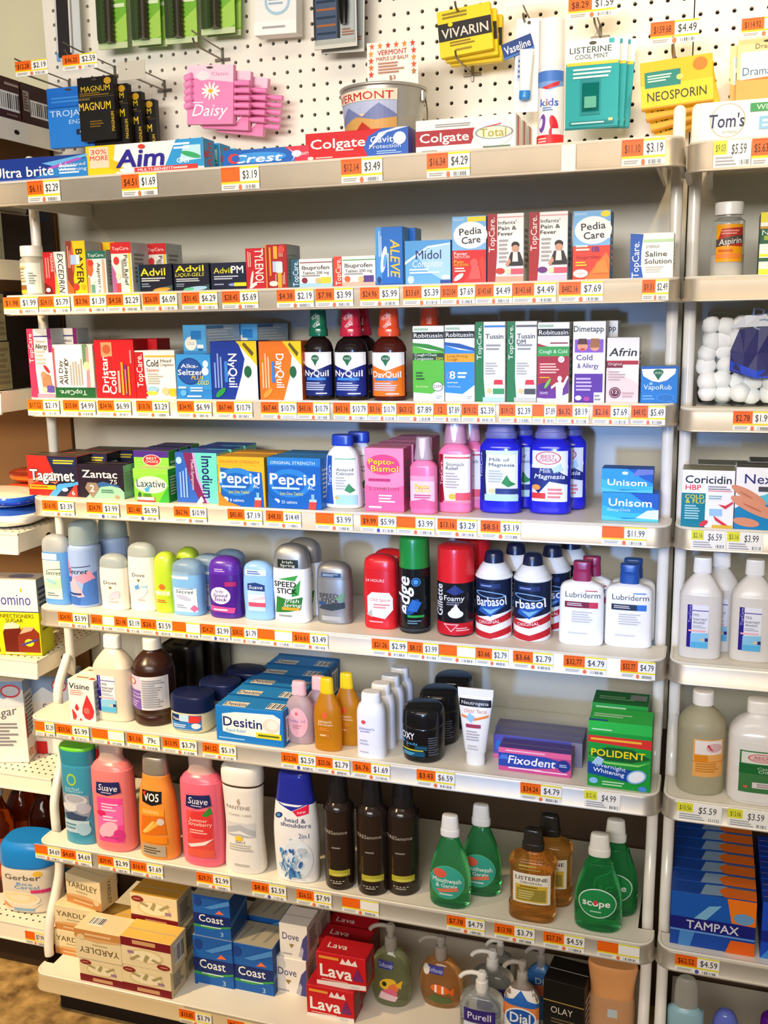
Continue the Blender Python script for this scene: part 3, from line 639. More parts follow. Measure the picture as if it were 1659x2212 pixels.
flask('tall white toothpaste pump with blue and red print', 'toothpaste pump', 1, (1163, 1219, 44), 1.0, [('body', [(0, .98), (.005, 1), (.005, 1), (.58, 1), (.6, .99)], 'e9eef4', 'plastic'), ('cap', [(.6, .96), (.6, .96), (.605, .985), (.605, .985), (.97, .97), (.985, .95), (1, .85)], 'fbfaf8', 'plastic')],
      [(0, (.02, .98, .005, .59), 'eef2f6', [R(0, .86, 1, 1, '4f7fd0'), P([(0, .86), (1, .86), (1, .8), (.5, .74), (0, .8)], '7aa4e0'), P([(.2, .78), (.9, .86), (.85, .8), (.4, .75)], 'd83a44'), T('kids', .5, .58, .1, '4a70c8', .7, 2.4), T('i', .44, .58, .1, 'f2a01c', .07, 2), L(.25, .46, .75, .52, 2, '6a90c8'), E(.25, .3, .14, .1, '7a4ab0', .8), E(.2, .3, .08, .05, 'f0f0f4', .8), E(.68, .28, .17, .1, 'd8303c', -.5), E(.62, .2, .12, .06, 'c82a38', .4), R(0, 0, 1, .14, 'e2343a'), L(.1, .03, .5, .11, 2, 'f8c8c0'), R(.62, .14, .9, .22, 'e0e6ee')])], 'toothpaste_pump', row=True)

# tin bucket with a printed picture, and the paper sign standing in it
x0, x1, yf, yc, z0, z1 = place(1, 744, 918, 196, None, zb=None, yf=-.225, round_=1.0)
bk = empty('tin_bucket', 'galvanised tin bucket with a painted farm landscape behind the toothpaste', 'bucket', ((x0+x1)/2, yc, z0)); ra, hh = (x1-x0)/2, z1-z0
TIN = mat('c4c2ba', 'tin'); mb = MB()
pr = [(0, .78), (.02, .80), (.02, .80), (.3, .86), (.3, .86), (.32, .875), (.34, .865), (.6, .91), (.62, .925), (.64, .915), (.97, .985)]
mb.solid([(q*hh, r*ra, r*ra) for q, r in pr], 2, TIN, 48, caps=False); mb.solid([(q*hh, (r-.02)*ra, (r-.02)*ra) for q, r in pr], 2, TIN, 48, caps=False); mb.solid([(0, .78*ra, .78*ra), (.012*hh, .78*ra, .78*ra)], 2, TIN, 48)
mb.build('pail', bk, smooth=40); mb = MB(); mb.tube([(ra*math.cos(2*math.pi*k/40), ra*math.sin(2*math.pi*k/40), hh*.985) for k in range(41)], .0028, TIN, 8, False); mb.build('rolled_rim', bk, smooth=60)
mb = MB(); mb.tube(cr([(ra*1.0, 0, hh*.9), (ra*1.10, -.01, hh*.62), (ra*1.06, -.03, hh*.2), (ra*.95, -.05, hh*.08)], 5), .0013, WIRE, 6); mb.build('wire_handle', bk, smooth=60)
mb = MB(); mb.box(ra*.96, ra*1.02, -.012, .012, hh*.82, hh*.95, TIN); mb.build('ear', bk)
def bfn(u, v, off):
    t = -math.pi/2 + (u-.5)*1.75 - .25; r = ra*(.84+.14*v)+.0012+off; return (r*math.cos(t), r*math.sin(t), hh*(.1+.82*v))
mb = MB(); decal(mb, bfn, ra*1.7, hh*.8, [R(0, 0, 1, 1, 'f2d9b0'), R(0, .66, 1, .84, 'b8c4e4'), P([(0, .6), (.25, .78), (.5, .62), (.75, .8), (1, .64), (1, .5), (0, .5)], '7a86b8'), P([(0, .5), (.4, .62), (.7, .56), (1, .6), (1, .3), (0, .3)], 'd8a860'), R(0, .0, 1, .34, 'e08a52'), P([(0, .3), (.5, .42), (1, .3), (1, .2), (0, .2)], 'c8a04a'), P([(.4, .3), (.4, .44), (.5, .54), (.62, .44), (.62, .3)], 'c23a2c'), R(.47, .3, .53, .4, '7a2018'), R(.62, .32, .7, .4, 'b8402c'), L(.04, .04, .96, .2, 4, 'c86a3a'), R(0, .84, 1, 1, 'f4e6cc'), T('VERMONT', .5, .91, .11, 'c82c24', .9, 2)], curved=16); mb.build('picture_label', bk)
xa, xb = ony(793, 130, -.16).x, ony(903, 130, -.16).x; za, zb = ony(848, 176, -.16).z-.03, ony(848, 88, -.16).z; w, h = xb-xa, zb-za
mb = MB(); mb.box(-w/2, w/2, 0, .0008, 0, h, mat('fbf6ea'), ch=.0002); f0 = .03/h; vv = lambda v: f0+(1-f0)*v
leaf = lambda u, v, c: [P([(u+.045*r*math.cos(a), vv(v)+.05*r*math.sin(a)) for a, r in [(math.pi*2*k/10+math.pi/2, 1.3 if k % 2 == 0 else .55) for k in range(10)]], c)]
ops = []
for k in range(6): ops += leaf(.1+.16*k, .9, ('e8642c', 'f08c2c', 'd8402c')[k % 3])
for k in range(4): ops += leaf(.08, .72-.17*k, ('f0a040', 'e0542c', 'ef7a2c', 'e0402c')[k]) + leaf(.92, .72-.17*k, ('e0402c', 'f0923a', 'e8602c', 'b87a3a')[k])
ops += [T('VERMONT', .5, vv(.73), .085, 'c8402c', .58, 1.4), T('MAPLE LIP BALM', .5, vv(.58), .065, 'b85030', .62, 1), L(.22, vv(.2), .78, vv(.5), 4, 'c08a70'), T('$3', .5, vv(.1), .07, 'b04a30', .12, 1.2)]
decal(mb, lambda u, v, o: (-w/2+u*w, -o, v*h), w, h, ops); tag(mb.build('paper_sign', loc=((xa+xb)/2, -.16, za)), 'small white paper sign bordered with maple leaves standing in the bucket', 'sign')
# right bay, top shelf
carton('long white carton with a dark script wordmark and green tab', 'toothpaste', 11, (1512, 1740, 214), .04, 'f8f5ec', [E(.27, .5, .17, .44, 'b9ad84'), E(.27, .5, .16, .42, 'f8f5ec'), T("Tom's", .26, .5, .34, '262a56', .34, 2.4, sh=.08), T('OF MAINE', .29, .2, .07, '8a8468', .14, .6), R(.48, .68, .98, .9, '3f9a58'), T('WIC', .62, .79, .13, 'e8f4e4', .16, 1), R(.57, .22, .98, .55, '8abfe0'), L(.6, .26, .94, .5, 2, 'eaf4fa')], 'toothpaste_carton', inset=.006)
for t in [(1, 60, 130, '$6.11', '$2.29'), (1, 263, 340, '$4.51', '$1.69'), (1, 478, 560, '', '$3.19'), (1, 737, 826, '$12.14', '$3.49'), (1, 922, 1015, '$16.34', '$4.29'), (1, 1343, 1437, '$11.10', '$3.19')]: ticket(*t)
ticket(11, 1541, 1622, '$9.03', '$5.59', 1); ticket(11, 1624, 1706, '$5.63', '')
mb = MB(); x0, x1 = ony(1213, 325, SY[1]-.006).x, ony(1244, 325, SY[1]-.006).x; mb.box(x0, x1, SY[1]-.0066, SY[1]-.0058, SZ[1]-.040, SZ[1]-.003, mat('f2efe6'), ch=.0002); tag(mb.build('blank_sticker'), 'plain white sticker on the top shelf rail, right of its middle', 'sticker')
# ------------------------------------------------------------------ second shelf: pain relievers
PB = 'pain reliever'
flask('white capped clear pill bottle with cream label', 'pill bottle', 2, (50, 93, 532), 1.0, [('body', [(0, .93), (.02, 1), (.02, 1), (.68, 1), (.74, .93), (.77, .84), (.8, .82)], 'e6e2d4', 'clear2'), ('cap', [(.79, .9), (.79, .9), (.8, .93), (.8, .93), (.985, .92), (1, .86)], 'f6f3ec', 'plastic')],
      [(0, (.02, .98, .05, .66), 'efe4cc', [R(.5, 0, 1, 1, 'e2e4dc'), L(.08, .35, .5, .85, 5, 'a08a6a'), R(.05, .12, .5, .28, '8a5a2a'), R(.05, 0, .5, .12, 'e2b62c'), L(.62, .3, .9, .7, 5, '7a8a84'), R(.05, .84, .5, .88, 'd8b84a')])], 'pill_bottle', inset=.03)
def VT(s, u, v, h, c, w, b=1.5, up=False, sh=0): return T(s, u, v, h, c, w, b, sh, 90 if up else -90)
carton('red and white carton with vertical black lettering', PB, 2, (95, 143, 544), .05, 'f3efe2', [P([(0, 0), (0, 1), (.5, 1), (.62, 0)], 'b81c22'), P([(.45, 0), (.52, .55), (.64, .2), (.66, 0)], 'b6c23a'), VT('EXCEDRIN', .78, .5, .24, '2a2a26', .92, 1.6, sh=.2), VT('MIGRAINE', .4, .75, .12, 'f4d8d0', .42, 1), VL(.08, .4, .3, .96, 2, 'e08a84'), P([(0, 0), (0, .3), (.3, .18), (.36, 0)], '6a1418'), E(.16, .12, .1, .05, 'f2e8e0'), R(.5, .0, .52, 1, 'd8d2c0')], 'medicine_carton', behind=1, top='d8d4c8')
carton('brown and yellow carton with a pale blue sticker', PB, 2, (145, 186, 520), .055, 'f4c81c', [P([(0, 0), (0, 1), (.3, 1), (.42, .55), (.3, .3), (.36, 0)], '8a3a2a'), P([(.2, .7), (.34, 1), (.42, .55), (.3, .4)], 'd8584a'), VT('BAYER', .68, .52, .34, '3a2a1c', .66, 2.2), VL(.06, .5, .22, .95, 2, 'd8a890'), R(.22, .56, .68, .74, 'a8c4e4'), R(.52, .56, .7, .74, 'e4e6e4'), E(.42, .14, .16, .07, 'e23a2c'), E(.8, .14, .1, .05, 'd8a81c'), P([(0, 0), (0, .3), (.3, .1), (.34, 0)], 'c8642c')], 'medicine_carton', side='b8bcc0', behind=1, back_dx=.028, gap=.001)
carton('white carton with a green header and peach stripe', PB, 2, (189, 230, 542), .045, 'f6f2e6', [R(0, .82, 1, 1, '2a6a5a'), T('TopCare.', .5, .905, .07, 'eef4ee', .86, 1), P([(0, .45), (0, .82), (.3, .8), (.32, .55), (.2, .4)], 'e2683a'), E(.2, .72, .15, .07, 'd83a2c'), R(.0, .0, .12, .4, 'f0a468'), R(.16, 0, .36, .22, '6aa08a'), VT('Aspirin', .62, .48, .17, '3a3a36', .5, 1.6), VT('81 mg', .62, .11, .12, '3a3a36', .16, 1), R(.8, 0, .92, .8, 'f3b08a'), E(.28, .3, .14, .05, 'f8f0dc')], 'medicine_carton', side='b0b6b8')
carton('white carton with a red header and vertical yellow stripe', PB, 2, (241, 285, 523), .06, 'f4efe0', [R(0, .78, 1, 1, 'd8282c'), T('TopCare.', .5, .88, .065, 'fbeae4', .84, 1), P([(0, 0), (0, .6), (.2, .4), (.28, 0)], 'b46a9a'), R(.2, 0, .42, .2, 'e8504a'), E(.26, .64, .14, .08, 'd83a3a'), VT('Pain Relief', .72, .45, .18, '3a3a36', .6, 1.6), R(.86, 0, .95, .78, 'f2d22c'), E(.32, .34, .12, .07, 'f4e4c4'), VL(.5, .3, .62, .7, 2, '9a968c')], 'medicine_carton', side='d2d6d6', behind=1, back_dx=.036, gap=.001)
NV = '1c1c2c'
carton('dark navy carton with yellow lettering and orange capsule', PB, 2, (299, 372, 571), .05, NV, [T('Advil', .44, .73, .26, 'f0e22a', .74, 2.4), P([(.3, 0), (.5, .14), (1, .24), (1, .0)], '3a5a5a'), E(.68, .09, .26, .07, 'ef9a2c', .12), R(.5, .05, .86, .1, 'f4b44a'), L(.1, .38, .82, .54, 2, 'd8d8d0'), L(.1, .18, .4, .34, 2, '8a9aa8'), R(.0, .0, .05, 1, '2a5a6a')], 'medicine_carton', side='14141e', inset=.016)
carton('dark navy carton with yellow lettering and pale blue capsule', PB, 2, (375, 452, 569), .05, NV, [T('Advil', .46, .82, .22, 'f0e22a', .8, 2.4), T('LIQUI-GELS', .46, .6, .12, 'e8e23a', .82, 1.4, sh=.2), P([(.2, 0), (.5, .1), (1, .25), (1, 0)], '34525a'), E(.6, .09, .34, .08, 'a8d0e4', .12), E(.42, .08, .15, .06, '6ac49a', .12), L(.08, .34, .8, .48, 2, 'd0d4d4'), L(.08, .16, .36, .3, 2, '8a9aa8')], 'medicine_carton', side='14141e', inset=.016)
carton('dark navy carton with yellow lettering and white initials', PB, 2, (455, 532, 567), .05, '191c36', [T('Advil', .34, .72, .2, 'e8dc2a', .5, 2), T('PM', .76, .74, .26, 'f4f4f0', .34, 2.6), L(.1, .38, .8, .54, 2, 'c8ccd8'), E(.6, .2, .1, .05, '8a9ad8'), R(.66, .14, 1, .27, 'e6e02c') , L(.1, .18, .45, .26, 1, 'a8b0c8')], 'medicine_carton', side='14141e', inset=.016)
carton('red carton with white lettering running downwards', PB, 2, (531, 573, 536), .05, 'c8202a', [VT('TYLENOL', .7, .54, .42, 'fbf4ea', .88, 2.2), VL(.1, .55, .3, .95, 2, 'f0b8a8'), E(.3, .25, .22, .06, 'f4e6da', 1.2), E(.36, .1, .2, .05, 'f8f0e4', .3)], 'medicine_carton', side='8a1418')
carton('dark red carton with a pale blue and white sticker', PB, 2, (574, 620, 528), .06, 'b02020', [R(.38, .68, .56, .96, 'f2b02c'), R(.56, .03, .74, .36, 'f2b02c'), R(.18, .3, .26, .94, 'e8a02c'), R(.44, .06, .5, .34, 'c89a98'), VL(.62, .72, .84, .95, 3, 'e8a8a0'), E(.76, .88, .16, .09, 'd84a44'), R(.34, .38, .76, .62, 'b8d4ea'), R(.5, .36, .8, .6, 'dfe6e8'), E(.36, .12, .2, .06, 'f6ecd8'), R(0, 0, .08, 1, 'd8823a'), VL(.78, .1, .92, .4, 2, 'f0c0b0')], 'medicine_carton', side='a8b2b2')
def ibu(short, bb, strip, g, dot, blk):
    return carton(short, PB, 2, bb, .05, 'f7f5ee', [R(0, 0, .2, 1, strip), VT('TopCare.', .11, .5, .13, 'f0f4f4', .86, 1.2, True), R(.22, .86, 1, .89, g), T('Ibuprofen', .6, .7, .14, '2f2f30', .66, 1.6), T('Tablets 200 mg', .6, .52, .1, '4a4a4a', .64, 1), L(.26, .38, .9, .46, 1, '9a9a9a'), R(.2, 0, 1, .16, 'a8d4e8' if blk != '5a3a8a' else 'f6b8a0'), E(.33, .26, .07, .1, dot), R(.72, .14, .96, .36, blk), E(.66, .24, .07, .1, 'd8c07a')], 'medicine_carton', side='e2e2da')
ibu('white carton with a teal side strip and dark red pill', (629, 718, 559), '1f5a72', '8a2a30', '8a2a3a', 'f0d23c')
ibu('white carton with an orange red side strip', (721, 811, 553), 'e2482c', '4aa04a', 'e2683a', '5a3a8a')
carton('bright blue carton with vertical yellow lettering', PB, 2, (812, 870, 490), .035, '1d6fc8', [R(0, 0, .22, 1, '4a98dc'), VT('ALEVE', .72, .46, .34, 'f2c62a', .66, 2.4, sh=.2), VL(.1, .5, .24, .95, 2, 'c8e0f4'), E(.3, .45, .24, .1, 'd8ecfa', 1.2), E(.34, .43, .12, .05, '5aa0e0', 1.2), R(.0, .0, 1, .04, '1a58a8'), E(.12, .1, .08, .06, '123f88'), VL(.42, .15, .5, .6, 1, 'e8f2fa')], 'medicine_carton', side='8ec2e0', behind=1, back_dx=.012, gap=.001, sops=[VL(.2, .1, .8, .9, 3, 'd8eaf4')])
carton('light blue carton with dark blue serif lettering', PB, 2, (875, 973, 519), .04, '6ab0e2', [P([(.25, .7), (1, 1), (1, 0), (.5, .3)], 'a8d4ee'), P([(0, .5), (.5, .85), (1, .92), (1, 1), (0, 1)], '4f9cd8'), P([(0, .46), (.5, .82), (1, .9), (1, .93), (.5, .87), (0, .53)], 'e6f2fa'), T('Midol', .52, .68, .2, '1d2c6a', .56, 1.6), T('Complete', .5, .48, .16, 'eaf4fc', .66, 1, sh=.2), L(.1, .24, .78, .38, 2, 'e0eef8'), E(.13, .12, .075, .09, 'c8e2f4'), R(.78, 0, 1, .1, '2a4a9a'), E(.9, .16, .1, .05, 'f2f6fa')], 'medicine_carton')
def pedia(short, bb, lower, o2, ib):
    return carton(short, PB, 2, bb, .05, lower, [R(0, .46, 1, 1, '7ab6e6'), R(0, 0, 1, .5, lower), P([(.3, 0), (.9, .4), (1, .3), (1, 0)], o2), T('INFANTS', .2, .955, .035, 'd8e8f4', .32, 1), (R(.45, .92, .99, .99, 'f2dc2c') if not ib else E(.86, .95, .13, .045, 'f2dc2c')), E(.54, .72, .5, .2, 'f8f6f2'), R(.35, .6, 1, .84, 'f8f6f2'), T('Pedia', .54, .78, .1, '1c1a1a', .66, 2.4, rot=4), T('Care', .56, .65, .1, '1c1a1a', .56, 2.4, rot=4)] +
        ([T('Fever', .26, .45, .05, 'f8f4ee', .4, 1.6), T('REDUCER', .3, .4, .035, 'f8e8e0', .46, 1), T('Pain', .2, .33, .05, 'f4c82c', .28, 1.6), T('RELIEVER', .28, .28, .035, 'f4c82c', .42, 1), L(.08, .17, .5, .25, 2, 'f8dcd4'), E(.2, .1, .15, .04, 'f4ece4', .3), E(.66, .3, .12, .07, 'e85a54'), P([(.5, .06), (.58, .24), (.8, .26), (.86, .06)], 'e85a54')] if not ib else
         [L(.08, .42, .56, .52, 2, 'fbe8d8'), T('IB', .62, .45, .07, '5a2a8a', .2, 2.4), T('Ibuprofen', .42, .34, .045, 'b82a34', .66, 1.6), L(.08, .2, .5, .28, 2, 'f4c82c'), E(.22, .1, .2, .06, 'fbf4ec'), E(.22, .1, .12, .03, 'f0d0d0'), P([(.55, .1), (.66, .26), (.9, .3), (.98, .1)], 'ef8a34')]), 'medicine_carton', side='3f86c8')
pedia('red and light blue carton with black lettering on white oval', (977, 1050, 467), 'd8201f', 'e03a34', False)
def infants(short, bb, dot, foot):
    return carton(short, PB, 2, bb, .05, 'f8f5ee', [P([(0, 0), (0, 1), (.27, 1), (.27, .4), (.22, 0)], 'a81e22'), VT('TopCare.', .12, .7, .16, 'f6e8e2', .5, 1.6, True), R(.27, .94, 1, .955, 'e8a0a0'), T("Infants'", .55, .87, .05, '3a3432', .5, 1.4), T('Pain &', .55, .79, .055, '2f2a2a', .5, 2), T('Fever', .5, .71, .055, '2f2a2a', .42, 2), L(.32, .28, .6, .64, 6, 'a8a4a0'), E(.78, .54, .11, .05, '2a1c18'), E(.78, .49, .1, .05, 'c8967a'), P([(.56, .3), (.66, .44), (.9, .44), (1, .3), (1, .24), (.6, .24)], '2c2626'), P([(.7, .3), (.72, .44), (.84, .44), (.86, .3)], 'e8e2dc'), P([(.5, .26), (.62, .36), (.66, .3), (.56, .22)], 'c8967a'), E(.36, .17, .13, .045, dot), E(.6, .16, .1, .04, 'e8d8b0'), R(.66, .12, 1, .2, 'e8586a'), R(.24, 0, 1, .09, foot)], 'medicine_carton', side='ece8e0')
infants('white carton with a crawling baby and apples', (1053, 1131, 461), 'c83a2a', 'f4a48c')
infants('white carton with a crawling baby and purple grapes', (1143, 1226, 457), '6a2a7a', 'e8c0d8')
pedia('orange red and light blue carton with a white oval', (1238, 1318, 455), 'd8402a', 'ef7a2c', True)
carton('white carton with a blue curved strip at the right end', 'eye solution', 2, (1361, 1455, 503), .045, 'f5f7f2', [P([(0, 0), (0, 1), (.3, .98), (.26, .6), (.26, .3), (.32, 0)], '1c56b4'), VT('TopCare.', .13, .42, .16, 'f0f4fa', .8, 1.6, True), R(.3, .8, 1, .86, 'b4d8a8'), T('STERILE', .52, .7, .055, '6a6a6a', .3, 1), T('Saline', .6, .54, .11, '3a3c40', .5, 1.8), T('Solution', .65, .38, .11, '3a3c40', .62, 1.8), L(.36, .12, .86, .28, 3, 'c4c8c4')], 'medicine_carton', top='eef0ea', tops=[R(.62, .05, .98, .8, '4a4a9a')])
flask('clear bottle of white tablets with an orange label', 'pill bottle', 12, (1537, 1609, 438), 1.0, [('body', [(0, .9), (.01, .95), (.03, 1), (.03, 1), (.68, 1), (.75, .93), (.79, .75), (.81, .72), (.81, .72), (.84, .72)], 'eef0ee', 'clear'), ('tablets', [(.02, .9), (.02, .9), (.28, .92), (.3, .7)], 'f4f2ec', 'matte'), ('cap', [(.83, .8), (.83, .8), (.835, .86), (.835, .86), (.985, .86), (1, .8)], 'f6f3ec', 'plastic')],
      [(0, (.15, .92, .2, .7), 'f2a41c', [P([(0, .45), (.2, .88), (1, .92), (1, .4)], 'b83a2c'), P([(0, .4), (1, .5), (1, .72), (0, .6)], '5a4a44'), T('Aspirin', .52, .55, .16, 'f0ece4', .86, 1.6, sh=.2, rot=6), L(.2, .72, .9, .86, 2, 'e8a090'), R(0, .1, 1, .22, 'f08a3c'), L(.1, .24, .9, .36, 1, 'd86a2c')])], 'pill_bottle', inset=.03)
carton('green and yellow carton cut off by the photo edge', 'medicine box', 12, (1641, 1730, 457), .06, '1f5a3c', [R(0, .84, 1, 1, 'e8da2a'), R(0, .78, 1, .84, 'f4f4ee'), R(0, .74, 1, .78, 'c8942c'), T('No', .2, .68, .08, 'dfe8d8', .3, 1.2), R(.1, .56, 1, .63, '9ab02c'), R(0, .1, 1, .5, 'f2f0e2'), R(0, .3, 1, .34, 'e8da2a'), R(0, .22, 1, .28, '1f5a3c'), R(0, 0, 1, .1, 'f0e22a')], 'medicine_carton')
for t in [(8, 82, '$1.98', '$1.99'), (84, 151, '$24.13', '$5.79'), (160, 230, '$3.96', '$1.39'), (231, 303, '$4.58', '$2.29'), (309, 383, '$26.09', '$6.09'), (393, 470, '$31.45', '$6.29'), (480, 558, '$28.45', '$5.69'), (598, 678, '$4.38', '$2.19'), (682, 763, '$7.98', '$3.99'), (778, 862, '$24.96', '$5.99'), (871, 951, '$33.69', '$5.39'), (952, 1026, '$123.04', '$7.69'), (1027, 1106, '$143.68', '$4.49'), (1107, 1201, '$143.68', '$4.49'), (1207, 1303, '$482.16', '$7.69'), (1387, 1468, '$9.31', '$2.49')]: ticket(2, *t)

# ------------------------------------------------------------------ third shelf: cold remedies
CR = 'cold remedy'
carton('tall white carton with a bright pink left edge', CR, 3, (63, 115, 710), .04, 'f7f1e2', [P([(0, 0), (0, 1), (.26, 1), (.26, .4), (.32, 0)], 'f0345c'), VT('TopCare', .12, .72, .17, 'fbd8d4', .42, 1.2, True), R(.84, .66, 1, 1, '8a2a6a'), R(.28, .88, .84, .9, '4a4a8a'), T("Children's", .54, .82, .045, '6a5a7a', .46, 1), T('Allergy', .56, .75, .07, '2f2a2a', .5, 2), L(.32, .48, .72, .7, 4, 'b8b0a4'), E(.72, .42, .13, .035, 'b82a34', -.4), E(.58, .33, .12, .06, 'b88a6a'), E(.74, .3, .12, .05, 'a87854'), P([(.52, .12), (.5, .28), (.66, .32), (.86, .28), (.92, .12)], 'a87a5a'), E(.58, .12, .11, .04, 'e0d0a0'), R(.7, .08, .98, .18, '5a4aa0'), R(.28, 0, 1, .06, 'f48aa0')], 'cold_carton', side='b8c4cc', top='9aa8b0', behind=1, back_dx=.03, gap=.001)
carton('white carton with upside-down green band and vertical lettering', CR, 3, (117, 204, 744), .05, 'f6f3ea', [R(0, 0, 1, .2, '1f5a34'), T('TopCare.', .44, .1, .085, 'dfeee0', .68, 1.2, rot=180), VT('All Day', .17, .48, .1, '2c2c2a', .46, 1.8, True), VT('Allergy', .29, .5, .1, '2c2c2a', .5, 1.8, True), VL(.38, .24, .72, .75, 5, 'aaa8a0'), R(.74, .6, .86, 1, '5f8a60'), P([(.8, .2), (.84, .95), (1, .98), (1, .2)], 'f48a94'), E(.83, .6, .08, .08, 'd8caa0'), R(0, .2, .04, .95, 'e2525e'), R(.9, .2, 1, 1, 'c4d4cc')], 'cold_carton', side='d8d8d0', kind='card')
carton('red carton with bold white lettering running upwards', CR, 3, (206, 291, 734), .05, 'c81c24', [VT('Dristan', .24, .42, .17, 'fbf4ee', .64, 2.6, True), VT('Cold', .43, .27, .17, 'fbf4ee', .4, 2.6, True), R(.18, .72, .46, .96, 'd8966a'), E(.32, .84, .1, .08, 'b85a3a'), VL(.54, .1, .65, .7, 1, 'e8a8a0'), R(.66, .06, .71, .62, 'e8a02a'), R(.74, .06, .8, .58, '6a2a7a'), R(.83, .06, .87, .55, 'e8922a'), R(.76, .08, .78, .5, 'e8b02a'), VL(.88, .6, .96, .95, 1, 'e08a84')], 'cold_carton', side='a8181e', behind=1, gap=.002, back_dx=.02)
carton('white and yellow carton with a red strip lettered upwards', CR, 3, (293, 379, 757), .05, 'f7f4ea', [P([(0, 0), (0, .97), (.22, .97), (.24, .4), (.3, 0)], 'b81f26'), VT('TopCare.', .11, .58, .15, 'fbeee8', .68, 1.6, True), R(.26, .86, 1, .9, 'f0b04a'), T('Cold', .44, .74, .14, '2c2c2c', .3, 2), T('Head', .78, .79, .07, '3a3a3a', .26, 1), T('Congestion', .8, .71, .06, '3a3a3a', .34, .8), T('Severe', .44, .6, .08, 'e05a4a', .3, 1.4), L(.3, .3, .7, .54, 5, 'b0aca4'), E(.42, .2, .15, .07, '9ac4e0'), E(.4, .12, .14, .04, 'f0d84a'), E(.74, .16, .09, .08, 'd8c490'), R(.84, .06, 1, .22, 'f2c02c'), R(.26, 0, 1, .05, 'b8d4e0')], 'cold_carton', side='e0ddd2')
carton('blue carton with a large dark blue lettered disc', CR, 3, (381, 456, 765), .075, '3a96dc', [R(0, 0, 1, .22, '2f86d0'), E(.4, .62, .36, .3, '1a3f8a'), E(.4, .62, .33, .27, '2452a4'), E(.84, .62, .1, .09, 'e4f0f8'), E(.86, .78, .08, .08, 'd0e6f4'), T('Alka-', .4, .74, .085, 'f6f8fa', .5, 1.8), T('Seltzer', .42, .6, .12, 'f6f8fa', .72, 2.2), T('PLUS', .62, .48, .08, 'f0d82c', .36, 1.8, sh=.2), T('COLD', .78, .37, .09, 'f2de3a', .32, 1.8), L(.4, .16, .96, .28, 2, 'd8ecf8'), L(.06, .22, .36, .3, 1, 'd8ecf8'), E(.2, .14, .09, .07, '62b2ec'), L(.3, .03, .95, .1, 1, 'c8e0f4')], 'cold_carton', side='2f7cc4')
z = LAST['z1']; yb_ = LAST['yf']
carton('pale blue carton lying on top of the disc carton', CR, 3, (383, 440, 702), .10, '56a8e2', [R(.0, .0, 1, .1, '3f86c4'), E(.34, .36, .26, .24, 'f2efe6'), T('COLD', .34, .36, .1, '6a86a8', .3, 1), R(.36, .5, .8, .8, '2f80c8'), R(.62, .2, .9, .32, 'e4f0f8'), L(.66, .1, .95, .18, 1, '1f3f7a')], 'cold_carton', side='b4d0e0', sops=[L(.06, .2, .94, .9, 7, 'e4eef4'), R(.02, .86, .5, .97, '5a86b4')], zb=z, yf=yb_+.004, rz=-.22, label='pale blue carton lying on top of the blue cold remedy carton', row=False)
LAST['o'].location.x += .008
b0 = LAST['o']; c = b0.copy(); C.objects.link(c); c.location = b0.location + Vector((.060, .093, 0)); c.rotation_euler = (0, 0, -.22); tag(c, 'second pale blue carton lying behind the first on the third shelf', CR)
def quil(short, bb, base, s, edge, rev=False):
    return carton(short, CR, 3, bb, .06, base, [P([(.62, 0), (.72, .35), (.86, .65), (.62, 1), (1, 1), (1, 0)], 'f8f6ee'), P([(.5, 0), (.66, .4), (.74, .7), (.6, 1), (.74, 1), (.86, .65), (.8, .3), (.66, 0)], 'f8f6ee') if not rev else P([(.56, 0), (.72, .4), (.78, .75), (.62, 1), (.8, 1), (.9, .65), (.84, .3), (.72, 0)], 'f8f6ee'),
        P([(.56, 1), (1, .58), (1, 1)], 'f3d21e'), P([(.7, .94), (.74, .98), (.94, .8), (.9, .74)], '6a5a1a'), VT(s, .48 if not rev else .5, .5, .18, 'fbf8f2', .58, 2.4), E(.8, .48, .08, .1, '1f6a44'), P([(.73, .5), (.87, .5), (.8, .36)], '1f6a44'), VL(.06, .2, .26, .85, 3, edge), VL(.3, .3, .38, .7, 1, '3a86d8'), R(.3, .3, .37, .66, '3a86d8'), E(.2, .12, .13, .05, '2f9a4a' if not rev else 'f0a040', .6)], 'cold_carton', side='1d2f74' if not rev else 'e06a20', top='23347a' if not rev else 'e8762a', sops=[VL(.2, .1, .8, .9, 3, '8a9ad0') if not rev else VT('DayQuil', .45, .55, .4, 'fbeede', .7, 2), E(.5, .9, .3, .05, '1f6a44')])
quil('deep blue and white carton with a yellow corner', (456, 556, 737), '1a3a9a', 'NyQuil', '8aa4e0')
quil('orange and white carton with a yellow corner', (560, 652, 737), 'f07a1c', 'DayQuil', 'f8c89a', True)
